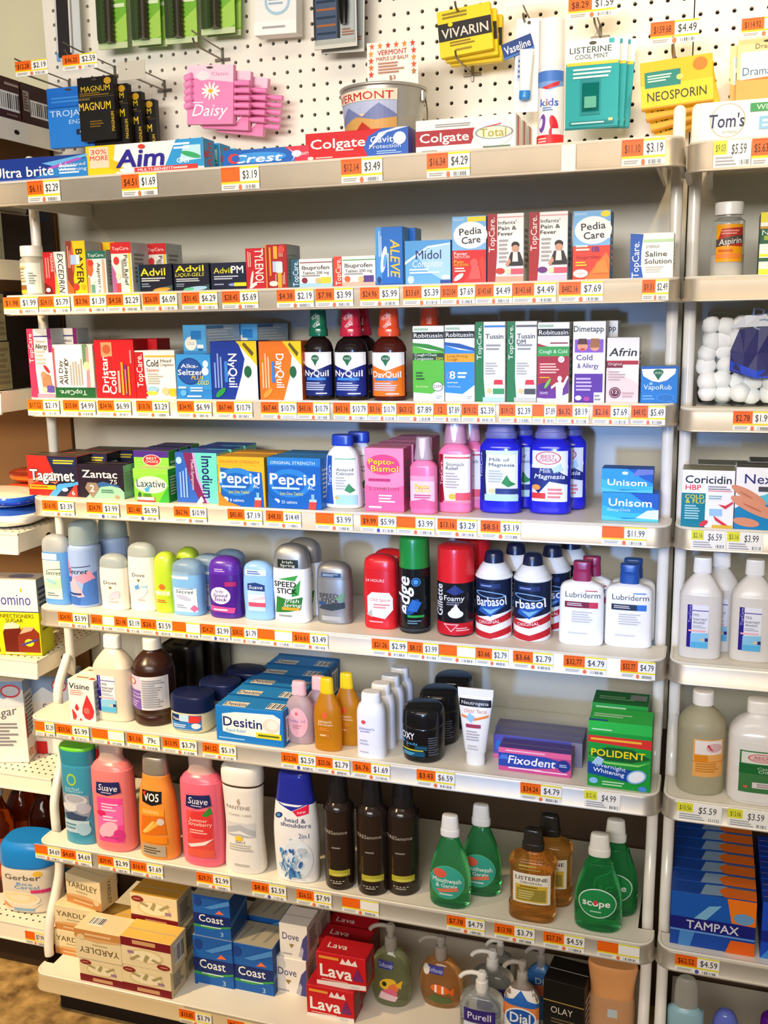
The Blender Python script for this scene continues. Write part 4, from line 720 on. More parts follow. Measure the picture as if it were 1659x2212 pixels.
def syrup(short, bb, cap, liq, lab, word, band, behind=0):
    y = 'fbf8f2'
    return flask(short, 'syrup bottle', 3, bb, .78, [('body', [(0, .88), (.008, .96), (.03, 1), (.03, 1), (.5, 1), (.56, .985), (.62, .88), (.66, .72), (.69, .5), (.7, .45), (.7, .45), (.72, .45)], liq, 'clearish' if False else 'gloss'), ('cap', [(.70, .62), (.70, .62), (.71, .66), (.78, .64), (.8, .58), (.8, .58), (.98, .53), (1, .47)], cap, 'gloss')],
        [(0, (.02, .98, .05, .53), lab, [P([(0, .72), (.2, .66), (.5, .58), (.8, .66), (1, .72), (1, 1), (0, 1)], y), E(.5, .86, .14, .08, '1f6a44'), P([(.37, .86), (.63, .86), (.5, .68)], '1f6a44'), T('VICKS', .5, .86, .045, 'e8f2ea', .2, 1), T(word, .5, .52 if word[0] != 'D' else .5, .14, 'fdfbf6', .86, 2.4), R(.16, .36, .84, .42, band), L(.12, .12, .88, .32, 4, 'c4ccea'), L(.5, .03, .9, .08, 1, 'e8e8f0')]), (1, (.25, .75, .76, .98), None, [T('VICKS', .42, .7, .2, 'f0f0ea', .5, .6, rot=40), T('VICKS', .5, .3, .2, 'f0f0ea', .5, .6, rot=40)], 'seal')], 'syrup_bottle', n=2.2, behind=behind, inset=.012)
syrup('dark syrup bottle with a green cap', (660, 719, 667), '0f6a4a', '1c1210', '1c2a6a', 'NyQuil', '3a86d8')
syrup('dark syrup bottle with a red cap', (725, 794, 667), 'c82440', '1c1012', '1c2a78', 'NyQuil', '3a8ad8', 1)
syrup('amber syrup bottle with an orange cap and label', (806, 877, 667), 'e8502c', '4a150c', 'ef7a22', 'DayQuil', '3a86d8')
q = LAST['o'].copy(); C.objects.link(q); q.location = LAST['o'].location + Vector((.052, .078, 0)); tag(q, 'second amber syrup bottle with a red orange cap behind the front one', 'syrup bottle')
for ch in LAST['o'].children: e = ch.copy(); C.objects.link(e); e.parent = q
def robi(short, bb, c1, c2, ops): return carton(short, CR, 3, bb, .05, 'f7f7f2', [R(0, .83, 1, .92, '1c1a1a'), T('Robitussin', .5, .875, .055, 'f6f6f2', .92, 1.8), R(.04, .94, .5, .97, 'a8c8a8'), P([(0, .12), (0, .74), (.5, .68), (1, .66), (1, .22), (.6, .1)], c1)] + ops, 'cold_carton', side='e4e4de')
robi('white and bright green carton with a black band', (892, 959, 704), '5ab83a', '', [P([(0, .74), (.5, .7), (1, .66), (1, .7), (.5, .76), (0, .78)], '2f8a34'), R(0, .55, 1, .64, '234a28'), T('Cough+Chest', .42, .62, .034, 'f4f6ea', .72, 1), T('Congestion', .36, .57, .034, 'f4f6ea', .6, 1), T('DM', .86, .57, .034, 'f0de2a', .2, 1.5), L(.1, .28, .4, .4, 3, '2a5a2a'), T('Non-Drowsy', .3, .2, .025, 'e8f0a8', .4, .6), E(.8, .2, .17, .065, '2a3a2a'), E(.8, .2, .155, .058, 'f8f8f4'), T('DM', .8, .2, .045, '2f3a2f', .24, 1.4), L(.75, .03, .95, .08, 2, 'a8b0a8')])
robi('white and blue carton with an orange and yellow band', (961, 1025, 702), '2f8ad8', '', [P([(0, .74), (.5, .7), (1, .66), (1, .7), (.5, .76), (0, .78)], '1f5aa8'), R(0, .52, 1, .63, 'f0a41e'), T('Long-Acting', .42, .6, .034, '4a3418', .7, 1), T('Cough', .26, .555, .034, '4a3418', .36, 1), E(.2, .34, .13, .06, 'e8703a'), E(.22, .34, .13, .06, '2f8ad8'), T('8', .26, .35, .1, 'f4f8fc', .2, 1.8), L(.44, .3, .84, .4, 2, 'd8ecfa'), T('Non-Drowsy', .32, .2, .025, 'cfe4f4', .44, .6), L(.08, .24, .5, .26, 1, 'cfe4f4'), L(.75, .03, .95, .08, 2, 'a8b0a8')])
def tus(short, bb, w2, foot, blk): return carton(short, CR, 3, bb, .05, 'f8f7f1', [R(0, 0, .28, 1, '1f7a44'), P([(.28, .3), (.34, 0), (.2, 0), (.2, .3)], '1f7a44'), VT('TopCare.', .13, .74, .15, 'eef6ee', .42, 1.4, True), R(.3, .93, 1, .955, '4a86c8' if not w2 else '6a6a6a'), T('Tussin', .64, .82 if not w2 else .82, .06, '333333', .6, 1.8)] + ([T('DM', .48, .75, .055, '333333', .3, 1.8)] if w2 else []) + [L(.36, .64, .9, .73, 2, '9a9a98'), L(.34, .34, .76, .5, 5, 'a8a8a4'), P([(.62, .22), (.66, .3), (.9, .3), (.94, .22)], 'd8303a'), R(.64, .28, .92, .33, 'e8eef0'), E(.48, .14, .09, .035, 'd8c88a'), R(.6, .1, .98, .17, blk), R(.26, 0, 1, .06, foot)], 'cold_carton', side='e8e6de')
tus('white carton with a green strip and pale blue foot', (1027, 1091, 695), False, 'b4d4ec', '3a9a5a'); tus('white carton with a green strip and grey foot', (1095, 1159, 694), True, 'c4c4bc', '4a4a4a')
robi('dark red and green carton with a white figure', (1161, 1229, 696), 'a8202c', '', [R(0, .58, 1, .7, '3aa04a'), T('Cough & Cold', .5, .64, .045, 'e8f4e4', .88, 1), R(.4, .735, .96, .75, '8a1a24'), E(.76, .54, .1, .04, 'f4f0ee'), T('CF', .76, .54, .03, 'a8202c', .12, .8), L(.08, .36, .7, .5, 4, 'e8b8b0'), L(.08, .3, .4, .33, 1, 'f0a02a'), P([(0, .06), (0, .22), (.3, .24), (.6, .16), (1, .3), (1, .12), (.5, .04)], '6a2a8a'), E(.25, .19, .2, .06, '5a1f78'), E(.72, .3, .07, .035, 'f8f4f0'), P([(.62, .02), (.6, .22), (.72, .28), (.84, .24), (.8, .02)], 'f8f6f2'), P([(.8, .22), (.96, .34), (1, .32), (.84, .18)], 'f8f6f2'), P([(.45, .2), (.64, .26), (.64, .22), (.46, .17)], 'f8f6f2'), E(.34, .24, .12, .03, '7ab83a', .5), R(0, 0, 1, .05, 'f6f2ee'), T('GRAPE', .22, .12, .03, 'e8d8f0', .26, .8)])
carton('white and purple carton with cartoon children heads', CR, 3, (1237, 1307, 694), .055, 'f8f7f4', [R(.06, 0, .94, .36, '5a2a9a'), T('Dimetapp', .48, .91, .07, '2a2a2e', .92, 2), R(.06, .62, .94, .78, '8a5ac8'), E(.3, .7, .16, .06, 'e8a27a'), E(.68, .7, .16, .06, 'e8a27a'), P([(.14, .72), (.18, .79), (.42, .79), (.46, .72)], '5a3018'), P([(.52, .68), (.56, .79), (.8, .79), (.84, .68)], 'a86a3a'), E(.3, .66, .08, .015, 'd83a3a'), T('Cold', .36, .56, .065, '4a2a7a', .5, 1.8), T('& Allergy', .48, .46, .06, '4a2a7a', .66, 1.6), L(.12, .14, .7, .32, 4, 'c8b0e4'), E(.2, .06, .1, .03, 'e8dcf4'), E(.46, .05, .1, .03, 'a83a9a'), R(.68, 0, .96, .13, 'f4f4f0'), L(.7, .02, .94, .11, 2, '8a8a8a')], 'cold_carton', side='d8d8d2', behind=1, gap=.004, back_dx=.014)
carton('white to pale pink carton with a dark red bar', CR, 3, (1310, 1380, 729), .045, 'f6f3f0', [P([(0, 0), (0, .55), (1, .3), (1, 0)], 'ead0ce'), T('Afrin', .5, .78, .12, '1f1d1e', .86, 2.6, sh=.15), R(0, .59, .98, .65, 'b02434'), R(0, .54, .5, .62, '7a1c28'), T('Original', .26, .6, .04, 'f4dcd8', .42, 1.2), L(.06, .34, .6, .5, 4, 'b8a4a4'), E(.28, .16, .18, .085, '5a1a28'), E(.28, .16, .155, .07, 'c89aa0'), E(.28, .16, .13, .058, '5a1a28'), T('12', .28, .17, .05, 'f4e4e0', .16, 1.4), L(.5, .08, .95, .18, 2, 'c0a8a8')], 'cold_carton')
carton('small blue carton with a white curve and green heart', CR, 3, (1384, 1464, 791), .045, '2278cc', [P([(.02, .92), (.06, .74), (.3, .6), (.5, .57), (.7, .62), (.92, .8), (.94, .94)], 'f0f2ea'), E(.47, .84, .14, .08, '1f6a48'), P([(.34, .82), (.6, .82), (.47, .62)], '1f6a48'), T('VICKS', .47, .82, .05, 'dcece0', .2, 1), T('VapoRub', .46, .44, .13, 'dcecf8', .76, .6), E(.68, .15, .24, .11, '4a94dc'), E(.68, .15, .22, .095, '2570c0'), L(.06, .08, .4, .24, 2, '6aa8e4'), R(0, .94, 1, 1, '1c5cb4'), E(.28, .53, .05, .04, '8ac0ec')], 'cold_carton', top='8ea0a8')
# bag of cotton balls in the right-hand bay
x0, x1 = ony(1509, 800, -.18).x, ony(1770, 800, -.18).x; zb = shz(13); bag = empty('cotton_ball_bag', 'clear plastic bag of white cotton balls with a torn dark blue header', 'cotton balls', ((x0+x1)/2, -.13, zb)); w = x1-x0
mb = MB(); random.seed(11); COT = mat('f4f5f4', 'matte')
rows = [(0, 12), (1, 12), (2, 11), (3, 9)]
balls = []
for lv in range(6):
    for i in range(11):
        xx = -w*.48+.012+i*.0235+random.uniform(-.005, .005); lim = 10 if lv < 4 else (1 if xx < -w*.2 else 10)
        for yy in (-.044, -.012): balls.append((xx, yy+random.uniform(-.006, .006), .0205+lv*.0215+random.uniform(-.003, .003), random.uniform(.014, .0172)))
import bmesh
def ball(mb, c, r, m, k=2):
    bm = bmesh.new(); bmesh.ops.create_icosphere(bm, subdivisions=k, radius=1)
    vs = []
    for v in bm.verts: d = 1+random.uniform(-.09, .09); vs.append((c[0]+v.co.x*r*d, c[1]+v.co.y*r*d, c[2]+v.co.z*r*d))
    mb.add(vs, [tuple(x.index for x in f.verts) for f in bm.faces], m); bm.free()
for q in balls: ball(mb, q[:3], q[3], COT)
cb = mb.build('cotton_balls', bag, smooth=80); cb['kind'] = 'stuff'
mb = MB(); prof = []
for i, (z_, sx, sy_) in enumerate([(.0, .44, .05), (.004, .50, .068), (.05, .51, .072), (.09, .48, .066), (.12, .46, .055), (.16, .45, .05), (.19, .44, .042), (.2, .44, .012)]): prof.append((z_*.735+.0028, w*sx, sy_*.9))
mb.solid(cr(prof, 3), 3.2, mat('fafcfc', 'film'), 40); mb.build('film_bag', bag, smooth=60)
mb = MB(); a0 = -w*.24; fnb = lambda u, v, o: (a0+u*.2, -.076-o-.004*math.sin(u*9+v*4), .045+v*.115)
decal(mb, fnb, .2, .14, [P([(0, .12), (.16, .02), (.4, .05), (1, .12), (1, .62), (.5, .74), (.06, .68), (0, .4)], '2c2a66'), P([(0, .14), (.2, .02), (.45, .04), (1, .1), (1, .22), (.42, .17), (.2, .12), (0, .26)], '1f44c4'), P([(0, .7), (.1, .86), (.5, .9), (1, .98), (1, .6), (.4, .72)], 'd8dce4'), P([(.3, .5), (.6, .66), (1, .7), (1, .5)], '24225a'), T('Cotton', .45, .7, .16, '8a9ab8', .6, 1, rot=-6), T('Balls', .5, .46, .16, 'aab8d4', .5, 1.4, rot=-4), T('Deluxe', .35, .88, .1, '5a6aa0', .4, .8, rot=-6), L(.3, .24, .9, .34, 2, '5a5a98')], curved=10); mb.build('header_label', bag)
ROWS.setdefault(13, []).append(((x0+x1)/2, 'clear bag of cotton balls')); ticket(13, 1583, 1668, '$2.78', '$1.99')
for t in [(60, 128, '$17.52', '$2.19'), (137, 206, '$35.84', '$4.99'), (212, 283, '$34.96', '$6.99'), (295, 365, '$10.76', '$3.29'), (383, 457, '$34.95', '$6.99'), (468, 545, '$67.44', '$10.79'), (564, 641, '$67.44', '$10.79'), (642, 712, '$43.16', '$10.79'), (720, 794, '$43.16', '$10.79'), (795, 856, '$3.16', '$10.79'), (857, 936, '$63.12', '$7.89'), (937, 995, '12', '$7.89'), (997, 1070, '$19.12', '$2.39'), (1078, 1149, '$19.12', '$2.39'), (1150, 1201, '', '$7.89'), (1202, 1272, '$6.32', '$8.19'), (1280, 1358, '$2.16', '$7.69'), (1363, 1462, '$48.92', '$5.49')]: ticket(3, *t)
# ------------------------------------------------------------------ fourth shelf: stomach remedies
ST = 'stomach remedy'
carton('red and navy carton with bold outlined white lettering', ST, 4, (60, 168, 985, 1071), .05, 'd82a24', [P([(.4, 1), (.52, .6), (.4, .3), (.55, 0), (1, 0), (1, 1)], '23233f'), P([(.4, .0), (.6, .3), (1, .38), (1, .3), (.7, .2), (.55, 0)], '4a9ae0'), P([(0, .25), (.3, .4), (.55, .3), (.62, .38), (.4, .5), (0, .4)], 'f06a4a'), P([(.1, .4), (.5, .6), (.62, .48), (.4, .35)], 'f0b8a4'), T('Tagamet', .49, .515, .28, '1a1414', .9, 6.5), T('Tagamet', .49, .52, .265, 'fbf8f0', .88, 3.2), R(.5, .78, .98, .94, '20305a'), L(.54, .8, .95, .92, 2, 'd8c02a'), R(.03, .16, .56, .27, 'f5a81c'), L(.06, .18, .5, .26, 1, 'c8581c'), P([(.76, 0), (.94, .3), (.98, .3), (.98, 0)], 'e23a34'), E(.74, .17, .06, .045, 'f2efe8', .3), T('6', .9, .1, .11, 'f8e8e4', .06, 1)], 'stomach_carton', side='1c2440', behind=2, back_dx=.034, gap=.002, top='4a4438')
carton('dark carton with white lettering and a green mound', ST, 4, (170, 267, 1004, 1076), .045, '231a2a', [P([(.35, .42), (.55, .5), (.9, .38), (.9, .3), (.4, .34)], '2f5f9a'), P([(.15, 0), (.3, .2), (.5, .34), (.72, .38), (.92, .32), (1, .2), (1, 0)], '8fc0a8'), T('Zantac', .48, .72, .22, 'f0ede8', .78, 2.2), T('75', .78, .5, .13, 'e0e4e4', .16, 1.2), P([(.14, .3), (.2, .46), (.4, .46), (.46, .3), (.36, .1), (.3, 0), (.24, .1)], '8a7868'), T('2', .3, .29, .2, 'f4f0ec', .1, 2.4), L(.5, .16, .84, .28, 2, '4a7a68'), E(.84, .06, .05, .05, 'e88a6a')], 'stomach_carton', side='8ab4a8')
carton('low bright green carton with a white oval', ST, 4, (289, 364, 1013, 1084), .04, '7cd83a', [P([(0, .7), (1, .85), (1, 1), (0, 1)], '8ee04a'), E(.5, .52, .46, .26, 'dff4d0'), T('Laxative', .5, .56, .22, '2a3a6a', .82, 1.8), P([(.3, .4), (.5, .5), (.42, .3), (.34, .3)], '4aa0d8'), R(.08, 0, .6, .15, 'd83a34'), R(.08, .05, .58, .14, 'f0f2ea'), T('8', .16, .21, .15, '2a2a5a', .09, 2), L(.26, .16, .62, .26, 2, '3a6a3a'), P([(.7, 0), (1, .5), (1, 0)], '3fae3a')], 'laxative_carton', side='1f8a3a', top='b8e48a')
z = LAST
carton('tall green and purple carton with a red disc', ST, 4, (291, 366, 974), .035, '86d84a', [R(0, .86, 1, 1, '4a2a8a'), E(.52, .8, .26, .12, 'f4f0ee'), E(.52, .8, .24, .11, 'd8303c'), T('BEST', .52, .84, .05, 'f4f0ee', .3, 1), T('CHOICE', .52, .77, .05, 'f4f0ee', .36, 1), P([(0, .5), (1, .5), (1, .64), (0, .6)], 'b8e88a')], 'laxative_carton', side='2f8a3a', yf=z['yf']+.045, behind=2, gap=.010, row=False, top='3a2a6a')
carton('blue and teal carton with white lettering running downwards', ST, 4, (380, 470, 978, 1086), .05, '2f62c0', [P([(.38, 1), (1, 1), (1, 0), (.72, 0), (.5, .4)], '6ad8c4'), P([(.2, 1), (.42, 1), (.5, .5), (.72, 0), (.56, 0), (.36, .4)], '7a2a5a'), P([(.42, 1), (.48, 1), (.56, .5), (.78, 0), (.72, 0), (.5, .5)], 'b8a0d8'), VT('Imodium', .76, .52, .24, '24246a', .84, 2.6), VT('Multi-Symptom', .42, .56, .07, 'e8d4e4', .6, .8), E(.1, .84, .07, .07, 'a8d8f0'), VL(.08, .1, .3, .7, 3, '8ab4e8'), P([(.48, .0), (.6, .14), (.66, .04), (.6, 0)], 'e4ecf4')], 'stomach_carton', side='8adcc8', behind=2, gap=.004, back_dx=.004)
def pep(short, bb, frame, head, hc, n):
    return carton(short, ST, 4, bb, .05, frame, [P([(.06, .78), (.94, .7), (.97, 0), (.05, 0)] if n else [(0, 0), (0, 1), (1, 1), (1, 0)], '1c64b8'), E(.42, .5, .4, .28, '2f84d0'), E(.4, .48, .3, .2, '1c64b8'), R(0, .84, 1, 1, frame), T(head, .48, .9, .06, hc, .84, 1), T('Pepcid', .47, .58, .21, 'fbfaf6', .86, 2.8), T('AC', .82, .43, .085, 'f4f6f8', .13, 1.6), L(.08, .36, .66, .44, 1, 'bcd8f2'), T('Just One Tablet!', .45, .3, .06, 'e8dc3a', .44, 1), T('8 tablets' if n else '25 tablets', .4, .13, .055, 'e8f2fa', .3, 1), E(.15, .14, .07, .05, 'eef0ee'), P([(.76, .0), (.78, .16), (.92, .16), (.9, 0)], 'dc4a44'), R(.78, .15, .92, .2, 'b8d4ee'), R(.82, .2, .88, .3, '8ab8e4'), P([(0, 0), (0, .3), (.2, .1), (.5, 0)], 'ef8a2c' if n else '1c64b8')], 'stomach_carton', side='d89a1c' if n else '2a78c4', top='d8a02a' if n else '2f86cc', behind=1, gap=.004, back_dx=.006)
pep('yellow edged blue carton with bold white lettering', (471, 572, 987, 1096), 'f2b42a', 'MAXIMUM STRENGTH', 'b8582a', True)
pep('all blue carton with bold white lettering', (579, 693, 989, 1099), '2a80cc', 'ORIGINAL STRENGTH', 'd8e8f4', False)
WP = 'eef0f0'
flask('white antacid bottle with a blue cap', 'antacid bottle', 4, (703, 782, 938, 1099), .6, [('body', [(0, .9), (.01, .97), (.04, 1), (.2, 1), (.4, .93), (.55, .9), (.7, .84), (.78, .7), (.83, .5), (.85, .46), (.85, .46), (.87, .46)], WP, 'plastic'), ('cap', [(.85, .56), (.85, .56), (.86, .58), (.86, .58), (.98, .56), (1, .5)], '1f44b8', 'plastic')],
      [(0, (.1, .96, .06, .72), 'f4f5f2', [P([(0, 0), (.06, 1), (.22, 1), (.2, .5), (.26, 0)], '2a5aa8'), VT('TopCare.', .12, .6, .1, 'e8f0f8', .44, 1.2, True), R(.3, .93, .9, .95, '6ab48a'), T('Antacid', .6, .72, .06, '3a3a3a', .5, 1.4), T('Calcium', .6, .64, .06, '3a3a3a', .5, 1.4), L(.34, .3, .7, .58, 5, 'b0b4b4'), P([(.6, .3), (.72, .44), (.82, .36), (.9, .3), (.76, .24)], '2f8a44'), E(.38, .14, .07, .035, 'd8b46a'), R(.34, 0, .95, .2, 'a8d4ea'), E(.38, .14, .06, .03, 'd8b46a')])], 'antacid_bottle', n=2.6, behind=1, gap=.004, back_dx=.014)
carton('pink carton with yellow swirl lettering', ST, 4, (788, 872, 968, 1105), .05, 'f490b4', [E(.48, .74, .42, .16, 'e84a84'), T('Pepto-', .44, .79, .09, 'c8285a', .68, 4), T('Bismol', .52, .68, .1, 'c8285a', .72, 4), T('Pepto-', .44, .79, .085, 'f4e22c', .66, 2.2), T('Bismol', .52, .68, .095, 'f4e22c', .7, 2.2), P([(0, 0), (0, .42), (.5, .34), (1, .42), (1, 0)], 'ee6a9c'), L(.1, .46, .9, .54, 1, 'c83a74'), T('5 SYMPTOM', .5, .36, .05, 'b8305a', .76, 1), L(.36, .14, .84, .28, 3, 'fadbe6'), L(.1, .04, .6, .1, 1, 'fadbe6')], 'stomach_carton', side='e05a90', behind=3, gap=.002, back_dx=.003, top='e88ab0')
def pinkb(short, bb, lab, ops, capfoil, behind=0, lr=(.05, .95, .08, .5)):
    return flask(short, 'pink liquid bottle', 4, bb, .62, [('body', [(0, .92), (.01, .98), (.03, 1), (.03, 1), (.56, 1), (.6, .98), (.64, .9), (.68, .68), (.71, .48), (.74, .45)], 'f27aa8', 'plastic'), ('cap', [(.7, .66), (.7, .66), (.71, .7), (.76, .66), (.84, .6), (.86, .58), (.86, .58), (.985, .52), (1, .46)], capfoil, 'clear2')], [(0, lr, lab, ops)], 'pink_bottle', n=2.8, behind=behind, gap=.004, back_dx=.016,
      extra=lambda o, a, h, b_: [(lambda mb: (mb.solid([(h*.72, a*.46, b_*.7), (h*.985, a*.42, b_*.62)], 2, mat('e8d4da' if capfoil != 'f0b4cc' else 'fbeef2', 'plastic'), 24), mb.build('inner_cap', o))[1])(MB())])
pinkb('small pink bottle with a yellow swirl label', (887, 944, 943, 1111), 'f9d0de', [R(0, .84, 1, 1, 'f4a4c0'), T('Pepto', .52, .68, .14, 'c8402a', .6, 3.4), T('Pepto', .52, .69, .13, 'f4e22c', .58, 2), T('Bismol', .55, .56, .11, 'f4e22c', .56, 2), L(.2, .3, .86, .44, 2, 'c8507a'), P([(0, 0), (0, .2), (.6, .3), (1, .2), (1, 0)], 'ec6a9a')], 'd8c4c8')
pinkb('larger pink bottle with a white and dark red label', (949, 1020, 894, 1108), 'f8f2ee', [P([(0, 0), (0, 1), (.16, 1), (.14, .4), (.2, 0)], '9a1c30'), VT('TopCare.', .08, .62, .09, 'f4dcdc', .5, 1, True), R(.2, .92, 1, .95, 'd84a5a'), T('Stomach', .54, .8, .07, '3a2f2f', .56, 1.4), T('Relief', .45, .72, .07, '3a2f2f', .4, 1.4), L(.24, .3, .7, .64, 6, 'b8aaa8'), E(.46, .14, .12, .06, 'd8c04a'), R(.56, .06, 1, .22, 'e85a6a'), R(.16, 0, 1, .05, 'f48aa4')], 'f0b4cc', 1, (.06, .97, .1, .6))
def blueb(short, bb, ops, cap):
    return flask(short, 'antacid bottle', 4, bb, .62, [('body', [(0, .88), (.012, .96), (.04, 1), (.2, 1), (.24, .985), (.5, .985), (.54, 1), (.68, 1), (.72, .97), (.76, .86), (.785, .72), (.785, .72), (.83, .66)], '2426c8', 'gloss'), ('cap', [(.80, .74), (.80, .74), (.81, .77), (.86, .75), (.87, .7), (.87, .7), (1, .56), (1, .56), (1.02, .5)], cap, 'clear2')], [(0, (.1, .93, .14, .68), 'e9eef2', ops)], 'milk_of_magnesia_bottle', n=2.8, behind=1, gap=.004, back_dx=.02,
      extra=lambda o, a, h, b_: [(lambda mb: (mb.solid([(h*.83, a*.55, b_*.6), (h*.99, a*.5, b_*.55)], 2, mat('8a8ad8', 'plastic'), 24), mb.build('inner_cap', o))[1])(MB())])
blueb('royal blue bottle with a pale green and white label', (1038, 1128, 905, 1110), [R(0, 0, .1, 1, '2426c8'), VT('TopCare', -.03, .7, .075, 'd8dcf0', .5, 1, True), P([(.0, .0), (0, 1), (.14, 1), (.1, .5), (.14, 0)], '1c2a5a'), R(.12, .92, 1, 1, 'cfe4dc'), T('Milk of', .5, .82, .065, '3a4a4a', .56, 1.4), T('Magnesia', .56, .72, .065, '3a4a4a', .7, 1.4), L(.2, .36, .7, .62, 5, 'b4bcbc'), P([(.56, .36), (.7, .52), (.8, .4), (.94, .34), (.74, .28)], '2f8a44'), R(.4, .14, 1, .25, '2a3a7a'), E(.3, .2, .1, .05, 'd8d49a'), R(.1, 0, 1, .13, 'b8dcd4')], '8f90d0')
blueb('royal blue bottle with a red disc label', (1145, 1235, 905, 1112), [E(.46, .86, .36, .13, 'c8283a'), E(.46, .86, .33, .115, 'e8e0e4'), T('BEST', .46, .89, .06, 'c8283a', .4, 1.4), T('CHOICE', .46, .82, .06, 'c8283a', .5, 1.4), R(.0, .66, 1, .72, 'e9eef2'), P([(.0, .3), (0, .66), (.6, .66), (1, .5), (1, .34), (.5, .4), (.2, .16)], '24307a'), T('Milk of', .5, .61, .085, 'c8d0ec', .56, 2, sh=.2), T('Magnesia', .5, .5, .09, 'e8ecf4', .84, 2, sh=.2), E(.14, .28, .12, .055, 'e89a4a'), R(.02, .06, .4, .17, 'd83a3a'), L(.46, .06, .96, .28, 3, 'e07a7a'), P([(.56, .66), (.8, .76), (.86, .62), (.62, .58)], 'b8d8f0')], '9694d4')
def uni(short, bb, zb=None, yf=None, top=False, row=True):
    return carton(short, 'sleep aid', 4, bb, .04, '1c5cc0', [P([(0, .3), (0, 1), (.5, 1), (.8, .6), (1, .4), (1, .2), (.3, .1)], '2a96d8'), P([(0, .55), (.4, .3), (1, .28), (1, .12), (0, .12)], '3ab4d8'), P([(0, 0), (0, .18), (.4, .08), (1, .14), (1, 0)], '56c4e0'), P([(.6, .12), (.8, .4), (1, .44), (1, .1)], 'd8e8f4') if not top else P([(.6, .7), (.7, 1), (1, 1), (1, .8)], '6a7ac8'), T('Unisom', .5 if not top else .5, .66 if not top else .42, .26, 'f6fafc', .76, 2.6), T('SleepGels', .3, .4, .1, 'bfe0f0', .42, .8, sh=.2) if not top else E(.46, .82, .06, .07, 'd8eef8')], 'sleep_aid_carton', zb=zb, yf=yf, side='1a3fa8', row=row, label=None if row else 'blue and turquoise carton stacked on top of its twin')
uni('blue and turquoise carton at the bottom of a stack', (1300, 1423, 1065, 1126)); q = dict(LAST)
uni('upper turquoise carton', (1299, 1411, 1013), q['z1'], q['yf']+.004, True, False)
carton('white and teal carton with bold dark lettering', CR, 14, (1472, 1586, 1016, 1145), .06, 'f4f6fa', [R(0, 0, .46, .6, '0f7f96'), T('Coricidin', .5, .84, .13, '26282e', .88, 2.6), T('HBP', .22, .7, .09, 'e2343c', .3, 2), L(.5, .66, .95, .74, 2, '8a8a98'), R(.5, .64, .95, .655, 'e2848a'), T('COLD', .25, .54, .07, 'e8dc2a', .36, 2.2), T('& FLU', .26, .46, .07, 'e8dc2a', .36, 2.2), L(.07, .14, .36, .4, 6, 'a8dce4'), P([(.7, .42), (.84, .34), (.98, .44), (.98, .48), (.84, .4)], 'd8303c'), R(.54, .22, .78, .34, '9cc8f0'), P([(.62, .22), (.9, .06), (.84, .04), (.66, .14)], 'd8303c'), E(.44, .08, .09, .045, 'd83a44', .5), R(.6, 0, .98, .06, 'd8b42c'), L(.52, .5, .88, .58, 2, '8ab0c0')], 'cold_carton', top='8a8a72', behind=1, gap=.002, back_dx=.022)
carton('white and blue bandage box with printed tan strips', 'bandage box', 14, (1588, 1735, 1011, 1148), .06, 'f3f5fb', [P([(0, 0), (0, .34), (.5, .6), (1, .56), (1, 0)], '1a86c0'), P([(.2, .5), (.6, .62), (1, .62), (1, .5), (.4, .4)], '5ac0dc'), T('Nexcare', .55, .82, .15, '2f2a7a', .84, 1.6), E(.58, .95, .06, .03, 'e2342c'), R(.34, .62, .9, .7, '4a4a52'), E(.2, .56, .3, .075, 'd89070', -.5), E(.3, .36, .4, .1, 'dc9474', -.42), E(.18, .12, .2, .07, 'dc9474', -.15), E(.72, .5, .14, .045, 'dc9474', -.2), E(.16, .56, .12, .01, 'b86a50', -.5), E(.26, .36, .16, .012, 'b86a50', -.42)], 'bandage_box', top='5a5a52', behind=1, gap=.002, back_dx=.022)
for t in [(92, 160, '$16.95', '$3.39'), (188, 257, '$24.79', '$3.99', 2), (274, 342, '$21.48', '$6.99', 2), (376, 446, '$62.96', '$10.99'), (492, 566, '$85.80', '$7.19'), (575, 650, '$48.30', '$14.49'), (682, 762, '', '$3.99'), (779, 856, '$9.99', '$5.99', 2), (857, 939, '', '$3.99'), (945, 1030, '$13.16', '$3.29'), (1038, 1125, '$8.51', '$3.19'), (1300, 1397, '', '$11.99')]: ticket(4, *t)
ticket(14, 1493, 1568, '$2.16', '$6.59', 1); ticket(14, 1570, 1648, '$3.16', '$3.99', 1)

# ------------------------------------------------------------------ fifth shelf: deodorants, shaving foam, lotion
DE = 'deodorant'
def stick(short, bb, body, cap, ops, capz=.72, dr=.55, capkind='plastic', behind=0, n=2.7, lab=(.04, .96, .06, .68), bg=None, back_dx=.016, capops=None, bodyk='plastic'):
    pc = [(capz, .93), (capz, .93), (capz+.004, .96), (capz+.004, .96), (capz+(1-capz)*.35, .95), (capz+(1-capz)*.68, .86), (capz+(1-capz)*.9, .6), (1, .3)]
    l = [(0, lab, bg, ops)]
    if capops: l.append((1, (.15, .85, capz+.02, capz+(1-capz)*.62), None, capops, 'cap_sticker'))
    return flask(short, DE, 5, bb, dr, [('body', [(0, .9), (.012, .96), (.04, .98), (.16, .96), (.4, 1), (.6, 1), (capz, .97), (capz, .97), (capz+.01, .9)], body, bodyk), ('cap', pc, cap, capkind)], l, 'deodorant_stick', n=n, behind=behind, gap=.004, back_dx=back_dx)
SEC = lambda v, c: [T('Secret', .5, v, .1, c, .62, .6, sh=.25), P([(.3, v+.075), (.8, v+.1), (.8, v+.085), (.3, v+.065)], c)]
